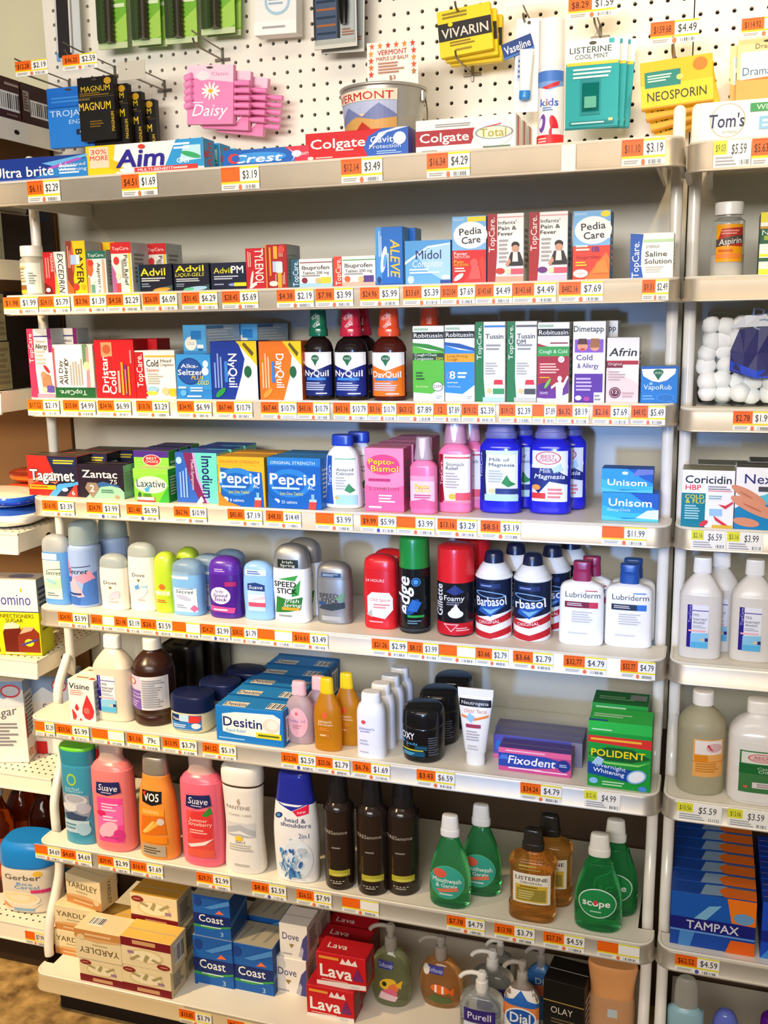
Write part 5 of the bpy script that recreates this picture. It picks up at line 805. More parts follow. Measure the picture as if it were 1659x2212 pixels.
stick('pale blue deodorant with clear domed cap at the left end', (97, 153, 1154, 1307), '5a9ae0', 'd8e0e4', [R(.04, .04, .8, .94, 'e8efda'), P([(.1, .4), (.8, .55), (.8, .3), (.3, .26)], 'b4dcc0'), R(.0, .96, .7, 1.1, 'eef0ee'), L(.2, .1, .66, .2, 2, '6a7a8a')] + SEC(.66, '33403a') + [E(.4, .46, .2, .05, '9accd8', -.2)], .76, capkind='clear2')
flask('tall blue aerosol can with a pink flower', DE, 5, (155, 214, 1126, 1314), 1.0, [('body', [(0, .94), (.005, .98), (.03, 1), (.03, 1), (.66, 1), (.7, .96), (.74, .86), (.74, .86), (.75, .84)], 'a4bce8', 'gloss'), ('cap', [(.74, .88), (.74, .88), (.745, .92), (.745, .92), (.93, .86), (.98, .78), (1, .6)], 'bcd4dc', 'clear2')],
      [(0, (.02, .98, .03, .69), '9cb8ea', [R(0, 0, 1, .16, '3a6ac0'), P([(.55, 0), (.75, .5), (1, .6), (1, 0)], '4a7cd0'), P([(.08, .84), (.2, .78), (.34, .55), (.24, .48), (.1, .64)], 'e88aa8'), P([(.3, .5), (.9, .62), (.98, .48), (.7, .4)], 'e89ab8'), P([(.2, .46), (.42, .5), (.72, .16), (.5, .14), (.28, .3)], 'eab4c8'), P([(.1, .5), (.3, .52), (.3, .44), (.14, .4)], '3a5ab8'), L(.1, .17, .8, .24, 1, '26407a')] + [T('Secret', .5, .62, .09, '2a2a3a', .68, .6, sh=.25), P([(.3, .69), (.9, .72), (.9, .708), (.3, .68)], '2a2a3a')])], 'aerosol_can', behind=1, gap=.004, back_dx=.024, n=2)
DOV = lambda: [T('Dove', .48, .72, .1, '3a3448', .52, 1.2), E(.48, .58, .06, .025, '8a6a2a'), P([(.42, .6), (.54, .6), (.48, .52)], '8a6a2a'), E(.6, .36, .24, .09, 'cfc4dc', .5), P([(.4, .28), (.84, .46), (.8, .28)], 'd8cce0'), L(.4, .12, .84, .2, 1, 'b8b0bc')]
stick('short white deodorant with a pale cap and small bird', (220, 277, 1196, 1319), 'f4ede2', 'cfdde0', DOV(), .76, capkind='clear2')
stick('taller white deodorant with a pale cap', (281, 338, 1172, 1321), 'f3ede4', 'd4e0e2', [T('Dove', .48, .78, .085, '3a3448', .5, 1.2), P([(.42, .68), (.54, .68), (.48, .6)], '8a6a2a'), P([(.3, .5), (.46, .56), (.5, .46), (.34, .42)], '5a9ad8'), P([(.44, .5), (.8, .54), (.8, .48)], '9ac0e4'), E(.6, .34, .24, .08, 'd4dce8', .5), L(.4, .14, .84, .22, 1, 'b8b0bc')], .8, capkind='clear2')
stick('yellow green deodorant stick', (339, 383, 1192, 1325), 'b2d234', 'b8d83c', [E(.5, .62, .16, .08, 'e2702c'), R(.1, .36, .9, .54, 'c4de4a'), R(.14, .4, .44, .5, 'f2f6d8'), R(.5, .4, .64, .5, 'f2f6d8'), R(.7, .4, .84, .5, 'f2f6d8'), L(.2, .18, .8, .28, 2, 'f0603a')], .72, dr=.9, behind=1, back_dx=.024)
stick('small blue deodorant with a pink heart', (376, 442, 1207, 1331), '7ab4ea', 'a8ccee', [R(.1, .02, .9, .72, 'd6e6f2'), R(0, .98, .66, 1.18, 'f2f3f0'), L(.05, 1.02, .6, 1.14, 1, 'a8b0b8'), P([(.66, .12), (.8, .24), (.94, .12), (.8, .02)], 'd86a9a')] + SEC(.62, '3a4058') + [E(.45, .44, .26, .07, 'b4bedc', -.2), L(.2, .12, .6, .24, 2, '8a98b8')], .74, capkind='clear2', behind=2, back_dx=.022, dr=.62)
stick('deep purple deodorant stick with a white disc', (456, 524, 1201, 1337), '4a1c8e', '5a2aa4', [E(.44, .52, .34, .23, 'e4dcee'), T('lady', .42, .64, .08, '4a2a7a', .3, 1, sh=.2), T('Speed', .44, .53, .09, '4a2a7a', .5, 1.6, sh=.2), T('Stick', .44, .42, .09, '4a2a7a', .44, 1.6, sh=.2), R(.62, .78, .95, .9, 'a82a6a'), P([(.06, .1), (.1, .24), (.9, .2), (.86, .06)], 'ec4a8e'), L(.2, .1, .8, .18, 1, 'f8d0e0')], .72, dr=.66, capops=[L(.2, .2, .8, .6, 2, 'c0a8e0')])
stick('light blue deodorant with a pink and navy label', (529, 592, 1211, 1340), '8abcf0', '8fbef0', [R(.2, .16, .82, .92, 'b4d2f2'), P([(.2, .74), (.2, .92), (.5, .96), (.82, .9), (.82, .72)], '24407a'), T('Suave', .5, .83, .1, 'e8eef8', .5, .8, sh=.2), R(.22, .38, .82, .62, 'f4e4e8'), R(.22, .28, .82, .4, 'c8506a'), P([(.22, .46), (.82, .6), (.82, .5)], 'f0c0c8')], .74, behind=0, capops=[R(.0, .1, 1, .8, 'c8dcf4'), L(.1, .2, .9, .7, 2, '4a6ab0')])
stick('white and green deodorant with a silver cap', (594, 671, 1174, 1347), 'f2f4f0', 'a8a8a4', [P([(.06, .1), (.14, .46), (.5, .4), (.9, .46), (.84, .2), (.5, .14)], '2f7a34'), P([(.6, .6), (.86, .82), (.8, .5), (.6, .46)], '3a9a44'), T('SPEED', .4, .72, .11, '1c241c', .68, 3), T('STICK', .46, .58, .11, '1c241c', .6, 3), P([(.2, .82), (.8, .92), (.7, .8)], '3a9a44'), T('Irish', .6, .38, .075, 'f2f6e8', .4, 1.6, sh=.2), T('Spring', .6, .29, .075, 'f2f6e8', .5, 1.6, sh=.2), R(.3, .18, .8, .24, 'd8a02c'), L(.2, .02, .7, .1, 1, '8a948a')], .70, dr=.62, capkind='tin', behind=1, back_dx=.004, capops=[R(.1, .0, .9, .62, '1f2a1f'), T('Irish', .5, .44, .2, 'e8ece0', .4, 1), T('Spring', .5, .18, .2, 'e8ece0', .56, 1)])
stick('all silver grey deodorant stick', (687, 761, 1212, 1349), '9a9c9a', '9a9a98', [P([(.08, .3), (.2, .42), (.9, .5), (.9, .34), (.5, .26)], '34404a'), T('SPEED', .42, .66, .12, '3a3e40', .6, 2.6), T('STICK', .46, .52, .12, '3a3e40', .56, 2.6), P([(.62, .58), (.9, .8), (.84, .5)], '6a9a7a'), R(.1, .4, .3, .5, '2f4a7a'), R(.2, .0, .8, .12, 'a8aaa8')], .74, dr=.62, capkind='tin', bodyk='tin', capops=[R(.1, .1, .9, .6, '2f4a6a'), L(.16, .2, .84, .5, 2, 'a8b8c8')])
stick('bright red deodorant stick with white label', (788, 860, 1196, 1360), 'd41c24', 'dc2028', [P([(.14, .2), (.14, .62), (.3, .72), (.84, .72), (.94, .6), (.94, .34), (.7, .14)], 'f4f2ee'), T('Old Spice', .55, .56, .07, 'c82a30', .62, 1, sh=.15), L(.34, .36, .86, .48, 2, 'e0888a'), P([(.1, .22), (.3, .34), (.3, .16)], 'b8b4b0'), T('24 HOURS', .4, .98, .06, 'f4dcd8', .6, 1), L(.2, .04, .7, .1, 1, 'f0a8a4')], .80, dr=.6, behind=1, back_dx=.004)
flask('black shaving gel can with a green cap', 'shaving gel', 5, (863, 929, 1155, 1370), 1.0, [('body', [(0, .95), (.005, .98), (.025, 1), (.025, 1), (.63, 1), (.65, .97)], '15181a', 'gloss'), ('cap', [(.64, .94), (.64, .94), (.645, .97), (.645, .97), (.94, .93), (.98, .86), (1, .66)], '1c8a3a', 'plastic')],
      [(0, (.02, .98, .03, .63), None, [VT('edge', .26, .62, .42, 'e8ecec', .66, 3.4, True, sh=.2), E(.68, .86, .14, .075, '3a8ad8'), E(.68, .86, .11, .06, '15181a'), E(.68, .86, .08, .045, '4a9ae0'), E(.56, .42, .24, .1, '1c4a8a', .5), P([(.4, .36), (.56, .56), (.84, .5), (.7, .34)], '2a6ab8'), R(.4, .24, .9, .28, '2aa04a'), L(.4, .12, .86, .2, 2, '6a8a9a'), R(0, 0, 1, .04, '3a3c3c')])], 'shaving_gel_can', n=2)
flask('black and red shaving foam can with a red cap', 'shaving foam', 5, (946, 1025, 1174, 1377), 1.0, [('body', [(0, .93), (.005, .97), (.02, 1), (.02, 1), (.6, 1), (.61, .98)], '1a1a20', 'gloss'), ('cap', [(.6, .98), (.6, .98), (.605, 1.01), (.605, 1.01), (.93, .98), (.975, .92), (1, .7)], 'e0202a', 'plastic')],
      [(0, (.02, .98, .02, .6), None, [VT('Gillette', .13, .66, .2, 'f2f2f0', .62, 2.6, True), R(0, 0, 1, .24, 'c81c28'), P([(.26, .22), (.7, .22), (.48, .06)], 'e8b0b0'), P([(.32, .2), (.64, .2), (.48, .09)], 'c81c28'), T('Foamy', .56, .72, .1, 'f0f0f0', .54, 1.8), P([(.34, .84), (.6, .98), (.84, .84), (.6, .78)], '2a3a7a'), L(.36, .58, .84, .66, 2, '8a8a9a'), E(.6, .42, .2, .08, 'eef0f0'), E(.6, .48, .12, .07, 'f6f8f8'), P([(.5, .5), (.62, .62), (.7, .5)], 'f6f8f8'), L(.62, .08, .94, .16, 2, 'f0b8b8')])], 'shaving_foam_can', behind=1, gap=.004, n=2, back_dx=.014)
def barb(short, bb, word, behind=0, dx=.01):
    return flask(short, 'shaving foam', 5, bb, 1.0, [('body', [(0, .96), (.005, .98), (.02, 1), (.02, 1), (.7, 1), (.705, .98)], 'f2f2f0', 'gloss'), ('shoulder', [(.7, .98), (.7, .98), (.705, 1.03), (.72, 1.03), (.73, .97), (.73, .97), (.8, .82), (.86, .62), (.87, .56)], 'f0f0ec', 'gloss'), ('cap', [(.865, .54), (.865, .54), (.87, .56), (.87, .56), (.95, .5), (.985, .44), (1, .3)], '16203f', 'plastic')],
      [(0, (.01, .99, .005, .7), '18243f', [P([(0, 0), (0, .34), (.5, .4), (1, .47), (1, 0)], 'f4f2f0'), P([(0, .24), (0, .36), (.5, .31), (1, .44), (1, .32), (.5, .22)], 'c4242c'), P([(0, .02), (0, .14), (.5, .1), (1, .2), (1, .08), (.5, 0)], 'c4242c'), T('ORIGINAL', .46, .29, .055, 'f4e4e0', .6, 1.4, rot=6), P([(.16, .46), (.3, .66), (.8, .64), (.86, .56), (.5, .38)], '2a5aa8'), P([(.26, .52), (.5, .42), (.76, .54), (.5, .5)], '7ab4e0'), E(.48, .75, .4, .055, '8ab8e8', -.06), E(.48, .75, .36, .04, '18243f', -.06), T(word, .5, .64, .15, 'f6f6f4', .8, 2.6, rot=4), R(.2, .86, .76, .94, '2a3a6a'), L(.24, .88, .7, .92, 1, '8aa0d0')])], 'shaving_foam_can', behind=behind, gap=.004, n=2, back_dx=dx)
barb('striped shaving foam can, full wordmark showing', (1029, 1106, 1188, 1382), 'Barbasol', 1, .026); barb('striped shaving foam can turned slightly, beside the lotion', (1111, 1191, 1194, 1387), 'rbasol', 2, .024)
def lotion(short, bb, cap, bar, bar2, behind=1, zb=None, sh=5):
    return flask(short, 'lotion bottle', sh, bb, .42, [('body', [(0, .9), (.015, .97), (.05, 1), (.3, 1), (.62, .98), (.7, .93), (.735, .8), (.755, .6), (.755, .6), (.775, .42)], 'f4f4f2', 'plastic'), ('cap', [(.765, .40, .55), (.765, .40, .55), (.77, .42, .6), (.77, .42, .6), (.88, .40, .58), (.9, .38, .6), (.9, .38, .6), (.985, .4, .55), (1, .34, .45)], cap, 'plastic')],
      [(0, (.06, .95, .1, .7), None, [T('Lubriderm', .54, .86, .11, '4a4a50', .86, 1), R(.6, .935, .9, .955, bar2), R(.1, .6, .92, .72, bar), R(.7, .6, .92, .72, bar2), L(.16, .63, .6, .7, 2, 'd8c8cc'), L(.28, .3, .8, .54, 5, 'c4c4c8'), L(.2, .06, .7, .12, 1, 'd0d0d0')])], 'lotion_bottle', n=3.4, behind=behind, gap=.006, back_dx=.012 if bar[0] == '7' else .003)
lotion('white lotion bottle with a magenta cap', (1209, 1305, 1211, 1395), '9a2450', '7a2438', 'c83a54'); lotion('white lotion bottle with a blue cap', (1308, 1410, 1217, 1400), '1f4fa0', '24384f', '3a78d0')
def alcohol(short, sh, bb, behind=0, body='dcd8d2', dx=.01):
    return flask(short, 'rubbing alcohol', sh, bb, .62, [('body', [(0, .9), (.01, .97), (.03, 1), (.03, 1), (.58, 1), (.64, .98), (.7, .86), (.78, .6), (.83, .4), (.84, .36), (.84, .36), (.86, .36)], body, 'plastic'), ('cap', [(.85, .4), (.85, .4), (.855, .43), (.855, .43), (.985, .41), (1, .36)], 'f6f5f2', 'plastic')],
      [(0, (.2, .68, .12, .55), 'e8eaf4', [R(0, 0, .22, 1, '2a1c8a'), VT('TopCare', .12, .78, .12, 'c8c4ec', .4, 1, True), R(.22, .86, 1, .88, '4a3aa0'), T('70%', .42, .77, .06, '5a5a6a', .3, 1.2), T('Isopropyl', .6, .68, .06, '5a5a6a', .62, 1.2), T('Alcohol', .55, .6, .06, '5a5a6a', .52, 1.2), L(.26, .46, .9, .54, 2, 'b0b4c0'), R(.1, .38, .9, .42, 'f0b4b8'), P([(.2, 0), (.2, .34), (1, .36), (1, 0)], '8ac8ea'), R(.22, 0, 1, .14, '5ab4e0'), E(.76, .2, .1, .035, 'd8c49a'), R(.86, .16, 1, .24, '2a2a7a')])], 'alcohol_bottle', n=3.0, behind=behind, gap=.004, back_dx=dx)
alcohol('frosted rubbing alcohol bottle with full label in view', 15, (1468, 1561, 1203, 1425), 1, dx=.03); alcohol('frosted rubbing alcohol bottle cut by the photo edge', 15, (1578, 1676, 1208, 1432))
for t in [(126, 190, '$24.95', '$3.99'), (197, 247, '$30.16', ''), (248, 304, '$21.98', '$3.19'), (305, 372, '$26.1', '$3.59'), (373, 432, '', ''), (434, 497, '$24.27', '$2.99', 2), (500, 556, '$38.32', '$1.79'), (557, 631, '', ''), (632, 708, '$16.61', '$3.49'), (803, 880, '$21.26', '$2.99'), (881, 947, '$8.12', '$3.99'), (948, 1027, '', ''), (1028, 1098, '$3.66', '$2.79'), (1108, 1195, '$3.66', '$2.79'), (1217, 1310, '$32.77', '$4.79'), (1340, 1428, '$32.77', '$4.79')]: ticket(5, *t)
# ------------------------------------------------------------------ sixth shelf: baby care, jars, denture goods
carton('small white carton with red teardrops and black lettering', 'eye drops', 6, (149, 204, 1470, 1556), .035, 'f6f1e8', [T('Visine', .44, .85, .14, '2a2c3a', .78, 2, sh=.1), L(.08, .62, .7, .76, 3, 'e0938a'), P([(.72, .66), (.9, .4), (.96, .26), (.9, .1), (.76, .03), (.6, .06), (.5, .18), (.52, .32)], 'e2343a'), P([(.3, .42), (.38, .3), (.32, .23), (.24, .26), (.22, .32)], 'e2343a'), P([(.1, .28), (.24, .16), (.28, .08), (.2, .0), (.12, .02)], 'e2343a'), E(.68, .26, .12, .08, 'ee6a64'), P([(.36, .0), (.42, .07), (.48, .0)], 'e2343a')], 'eye_drop_carton', side='b8bcc0', behind=1, gap=.004, top='f6eedd', sops=[R(.7, 0, 1, .9, 'd83a3a'), L(.1, .1, .6, .9, 6, '8a9098')], tops=[L(.2, .3, .7, .6, 1, 'b07a6a'), R(.74, .2, .96, .5, 'e2504a')])
alcohol('frosted rubbing alcohol bottle beside the red teardrop carton', 6, (209, 288, 1371, 1560), body='ddd3be')
def perox(short, bb, front=True, behind=0, row=True, yf=None, dx=.02):
    return flask(short, 'peroxide bottle', 6, bb, 1.0, [('body', [(0, .92), (.01, .97), (.03, 1), (.1, 1), (.12, .97), (.13, .97), (.15, 1), (.15, 1), (.62, 1), (.64, .98), (.72, .88), (.8, .62), (.84, .42), (.86, .38), (.86, .38), (.88, .38)], '33180f', 'plastic'), ('cap', [(.865, .4), (.865, .4), (.87, .43), (.87, .43), (.985, .42), (1, .38)], 'f2efe8', 'plastic')],
      [(0, (.04, .97, .2, .6), 'dcdce2', [R(0, 0, .42, .58, '7a5ab0'), R(0, .58, .42, 1, 'c8c0dc'), E(.16, .82, .13, .1, 'd83a34'), E(.16, .82, .09, .07, 'e8d0c8'), T('Hydrogen', .26, .48, .05, 'e4dcf0', .32, 1), T('Peroxide', .28, .38, .06, 'f0ecf6', .3, 1.4), L(.08, .06, .38, .28, 3, 'b8a4d8'), L(.46, .08, .94, .92, 12, '9a9aa4')])], 'peroxide_bottle', n=2, behind=behind, gap=.004, row=row, yf=yf, back_dx=dx)
perox('dark brown bottle with a lilac label and white cap', (293, 374, 1376, 1572))
for bb_, yy_, sh_ in (((363, 432, 1384), -.155, 'black bottle with narrow white and gold strip behind the lilac label'), ((420, 488, 1370), -.078, 'rearmost black bottle with narrow strip, above the navy lids')):
    flask(sh_, 'dark bottle', 6, bb_, .9, [('body', [(0, .94), (.01, .98), (.03, 1), (.03, 1), (.9, 1), (.95, .9), (.97, .5)], '16100c', 'plastic'), ('cap', [(.965, .45), (.965, .45), (.995, .45), (1, .4)], '1c1613', 'plastic')], [(0, (.06, .42, .3, .86), 'b8c4d4', [R(0, 0, 1, .26, 'b8923a'), R(0, .86, 1, .92, '8a5a4a'), VL(.3, .34, .75, .8, 2, '2a3448')])], 'dark_bottle', n=4, yf=yy_, row=False)
def jelly(short, bb, behind=0):
    return flask(short, 'petroleum jelly jar', 6, bb, .8, [('body', [(0, .8), (.02, .9), (.08, .97), (.3, 1), (.5, .98), (.58, .94)], 'd8d0a8', 'plastic'), ('cap', [(.56, .97), (.56, .97), (.58, 1), (.58, 1), (.94, .96), (.98, .92), (1, .84)], '16204a', 'plastic')], [(0, (.14, .86, .12, .52), '2f7ac4', [P([(0, 0), (.3, -.05), (.7, -.05), (1, 0), (.9, -.1), (.1, -.1)], '2f7ac4'), R(0, .5, .36, .96, '1c2a5a'), T('Vaseline', .3, .7, .2, 'f0f4f8', .5, 1.4), P([(.6, .5), (.66, 1), (1, .94), (.96, .5)], 'd83a34'), R(.3, .56, .62, 1, 'b8d8f0'), E(.84, .28, .14, .2, 'dfe8f0'), L(.08, .1, .62, .36, 2, 'dce8f4')])], 'jelly_jar', n=2.6, behind=behind, gap=.004, back_dx=.022)
jelly('squat jar of pale jelly with a navy lid', (376, 461, 1494, 1587), 2)
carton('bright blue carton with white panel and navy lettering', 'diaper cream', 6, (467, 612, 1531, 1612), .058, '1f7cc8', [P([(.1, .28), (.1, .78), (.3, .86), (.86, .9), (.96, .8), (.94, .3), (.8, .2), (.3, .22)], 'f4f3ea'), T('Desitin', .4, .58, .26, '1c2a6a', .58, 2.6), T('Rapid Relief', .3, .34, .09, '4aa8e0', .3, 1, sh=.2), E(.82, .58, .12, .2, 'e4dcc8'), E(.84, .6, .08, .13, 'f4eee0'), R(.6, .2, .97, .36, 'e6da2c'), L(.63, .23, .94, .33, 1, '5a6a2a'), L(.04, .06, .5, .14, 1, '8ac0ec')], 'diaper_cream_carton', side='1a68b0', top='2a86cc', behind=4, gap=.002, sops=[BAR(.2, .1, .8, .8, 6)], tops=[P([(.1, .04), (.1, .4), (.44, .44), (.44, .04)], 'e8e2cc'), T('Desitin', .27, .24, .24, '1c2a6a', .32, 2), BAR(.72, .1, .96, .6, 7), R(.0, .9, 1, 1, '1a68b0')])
def babyb(short, bb, body, cap, ops, bg, behind=1, kind='clear2', pr=None, capw=.5):
    return flask(short, 'baby wash bottle', 6, bb, .55, [('body', pr or [(0, .82), (.012, .9), (.05, .96), (.2, .97), (.42, 1), (.55, .98), (.66, .86), (.74, .6), (.77, capw*.9), (.77, capw*.9), (.79, capw*.9)], body, kind), ('cap', [(.78, capw), (.78, capw), (.785, capw*1.06), (.785, capw*1.06), (.97, capw*.98), (1, capw*.8)], cap, 'plastic')], [(0, (.14, .88, .1, .62), bg, ops)], 'baby_bottle', n=2.3, behind=behind, gap=.004, back_dx=.026)
babyb('clear baby oil bottle with a pale pink cap and label', (619, 677, 1471, 1609), 'e8ccd0', 'f0c0c4', [E(.5, .5, .48, .46, 'f2b4bc'), T("baby oil", .5, .56, .09, '7a6ab0', .72, 1), E(.46, .78, .07, .05, 'e0606a'), L(.26, .3, .74, .44, 2, 'c88a9a')], None)
babyb('amber yellow baby shampoo bottle with a yellow cap', (679, 737, 1464, 1624), 'eaa21c', 'f0cc1c', [E(.46, .78, .12, .09, 'e8603a'), T("Johnson's", .46, .62, .075, 'f8e8c8', .66, 1.2), T('baby shampoo', .5, .54, .05, 'f8ecd4', .72, 1), R(.2, .2, .7, .3, 'c87a2a'), L(.22, .22, .68, .28, 1, 'e8d8a0'), L(.2, .36, .74, .46, 2, 'e88a3a')], None, pr=[(0, .86), (.012, .94), (.05, .98), (.4, 1), (.56, .96), (.66, .78), (.74, .6), (.785, .5), (.785, .5), (.8, .45)], capw=.46)
flask('white powder bottle with a pink dot', 'baby powder', 6, (773, 834, 1493, 1639), .72, [('body', [(0, .88), (.01, .96), (.03, 1), (.5, 1), (.7, .98), (.8, .84), (.83, .7), (.83, .7), (.84, .64)], 'eff0f4', 'plastic'), ('cap', [(.83, .64), (.83, .64), (.835, .68), (.835, .68), (.96, .66), (1, .58)], 'f4f4f2', 'plastic')], [(0, (.1, .9, .06, .76), None, [E(.28, .72, .1, .045, 'e0505a'), T("Johnson's", .4, .58, .06, '5a5ab0', .66, 1.2), T('powder', .36, .52, .05, '5a5ab0', .42, 1), L(.1, .2, .6, .34, 2, 'b8bcd0'), L(.1, .02, .7, .08, 1, 'c0c0cc')])], 'powder_bottle', n=2.6, behind=3, gap=.006, back_dx=.004)
flask('shiny black jar with white and blue print', 'face pad jar', 6, (873, 959, 1520, 1651), 1.0, [('body', [(0, .84), (.015, .92), (.06, .97), (.4, 1), (.62, 1), (.66, .96)], '121214', 'gloss'), ('cap', [(.65, .99), (.65, .99), (.67, 1.02), (.67, 1.02), (.9, .98), (.97, .9), (1, .74)], '141416', 'gloss')], [(0, (.04, .97, .1, .62), None, [T('OXY', .2, .78, .24, 'f0f0f0', .38, 2.6), T('pads', .32, .52, .1, '4ab0d8', .3, 1), E(.06, .56, .05, .06, '3aa0d0'), R(.0, .26, .62, .31, 'd8c82a'), R(.4, .3, .72, .46, '1f4a5a'), R(.0, .06, .66, .24, '16506a'), L(.08, .08, .4, .2, 2, '6ac0e0'), L(.74, .1, .96, .8, 8, '5a5a60')])], 'face_pad_jar', n=2.3, behind=2, gap=.004, back_dx=.008)
flask('white squeeze tube with a black band standing on its cap', 'face wash tube', 6, (989, 1066, 1487, 1660), .62, [('cap', [(0, .5), (0, .5), (.01, .53), (.01, .53), (.16, .52), (.18, .5)], 'eeece4', 'plastic', 2.0), ('tube', [(.17, .56, .56), (.19, .6, .6), (.4, .72, .62), (.7, .88, .42), (.88, .97, .16), (.9, .98, .1), (.9, .98, .1), (1, 1, .07)], 'f2efe8', 'plastic', 2.2)], [(1, (.06, .94, .18, .96), None, [R(0, .76, 1, .88, '1f1b1c'), T('Neutrogena', .5, .82, .055, 'e8e4e0', .84, 1), T('clear', .34, .7, .07, 'd88a6a', .36, .5), T('face', .72, .7, .07, 'd88a6a', .3, .5), P([(.08, .62), (.5, .58), (.92, .64), (.92, .6), (.5, .54), (.1, .58)], 'f0883a'), P([(.24, .56), (.34, .66), (.52, .6), (.42, .5)], '9ac4e6'), R(.24, .42, .7, .48, 'a83a54'), L(.26, .2, .74, .38, 4, 'b4aeb0'), L(.3, .04, .7, .14, 2, 'c8c0c0')])], 'face_wash_tube')
def fix(short, bb, front=True, zb=None, yf=None, row=True, lab=None):
    return carton(short, 'denture adhesive', 6, bb, .038, 'd0508e', [P([(0, .2), (0, .8), (.6, .8), (.86, .66), (1, .5), (.7, .3), (.4, .2)], '2f4aa8'), R(0, .78, 1, 1, 'e86a9a'), P([(0, .5), (.04, .7), (.12, .7), (.14, .5)], '4a7ad0'), T('Fixodent', .46, .52, .34, 'f6f2f4', .66, 2.6, sh=.15), E(.9, .48, .09, .26, '2a3a8a'), L(.84, .42, .96, .56, 2, 'b8c4e8'), L(.5, .1, .96, .2, 1, 'f8d4e4'), L(.1, .86, .8, .94, 1, 'f8dce8'), R(.14, .14, .6, .2, 'f8d8e6')], 'denture_carton', side='b0a8b0', top='4a5aa8' if not front else '5a4a98', zb=zb, yf=yf, row=row, label=lab)
fix('pink and blue carton with white slanted lettering', (1077, 1234, 1622, 1672)); q = dict(LAST)
carton('violet carton behind the pink and blue one', 'denture adhesive', 6, (1066, 1258, 1596), .04, '5a5ab4', [T('Fixodent', .45, .6, .36, 'e4e4f2', .62, 2.4, sh=.15), R(0, .0, 1, .2, 'e06a9a'), E(.06, .55, .035, .22, '2f7ad0'), R(.88, 0, 1, 1, '8a8498')], 'denture_carton', side='9a949a', yf=q['yf']+.046, row=False, top='7a78a0')
carton('lavender carton rearmost of the three denture adhesives', 'denture adhesive', 6, (1070, 1262, 1580), .04, '6a6ab8', [T('Fixodent', .42, .6, .36, 'd8d8ec', .62, 2.4, sh=.15), E(.06, .6, .04, .24, '2f7ad0'), R(.84, 0, 1, 1, '8a8498')], 'denture_carton', side='9a949a', yf=q['yf']+.092, row=False, top='8a88a8')
POL = [R(0, .84, 1, 1, '2fb84a'), R(0, .68, 1, .78, 'd8342c'), P([(0, .68), (1, .64), (1, .7), (0, .7)], 'd8342c'), L(.04, .7, .9, .76, 1, 'f0b83a'), P([(0, .5), (.3, .62), (.7, .62), (1, .5), (.7, .42), (.3, .42)], '1a5a2a'), P([(0, .46), (.3, .4), (.8, .4), (1, .46), (.8, .37), (.3, .37)], '8ad86a'), T('POLIDENT', .48, .53, .1, 'f2dc1e', .86, 3), P([(.0, .2), (0, .38), (.8, .3), (.7, .12)], '1c4a9a'), T('Overnight', .36, .33, .06, 'e4ecf4', .5, 1.4, rot=-6), T('Whitening', .34, .25, .06, 'f4f8fc', .5, 1.8, rot=-6), E(.78, .22, .16, .1, '8ab8e8', .3), E(.78, .22, .13, .08, 'f0f2f4', .3), E(.1, .1, .07, .045, '8ac0f0'), E(.88, .05, .07, .04, '4a8ad8'), L(.24, .04, .7, .12, 2, 'b4e0b0'), P([(.06, .36), (.16, .48), (.26, .44), (.22, .34)], 'a8cce8'), L(.06, .87, .5, .9, 1, 'd8f0d0')]
carton('tall green carton with yellow lettering and white tablet', 'denture cleanser', 6, (1270, 1407, 1562, 1705), .06, '1f9a3a', POL, 'denture_cleanser_carton', side='167a2c', top='3ac452', tops=[L(.06, .3, .7, .6, 2, 'c8f0c8'), R(.0, .02, .3, .12, '2a5ab0')])
q = dict(LAST); carton('second green carton behind and above the first', 'denture cleanser', 6, (1278, 1398, 1522), .06, '1c8a34', [R(0, .86, 1, .9, 'c83a2c'), R(0, .9, 1, 1, '2a9a42'), L(.06, .92, .8, .97, 1, 'b8e4b8')], 'denture_cleanser_carton', side='167a2c', top='2a7a3a', yf=q['yf']+.066, row=False, tops=[L(.1, .3, .8, .6, 2, '8ac48a'), R(.66, .4, .96, .8, '9a9a94')])
flask('clear pale bottle with an orange label', 'oil bottle', 16, (1463, 1569, 1490, 1720), .95, [('body', [(0, .9), (.01, .97), (.03, 1), (.03, 1), (.6, 1), (.64, .99), (.72, .9), (.8, .62), (.84, .4), (.86, .36), (.86, .36), (.88, .36)], 'd6cfae', 'clear2'), ('cap', [(.865, .4), (.865, .4), (.87, .44), (.87, .44), (.985, .43), (1, .38)], 'f4f0e6', 'plastic')], [(0, (.34, .93, .2, .58), 'e8a95a', [R(.06, .6, .96, .97, 'ece2da'), E(.7, .78, .26, .12, 'd8b0b0'), P([(.46, .84), (.6, .72), (.7, .7), (.6, .78), (.52, .88)], 'c83a3a'), R(.05, .42, .5, .58, 'e08a1c'), L(.1, .12, .9, .38, 4, 'c88430'), R(0, .40, 1, .42, 'd8841c')])], 'oil_bottle', n=2.2)
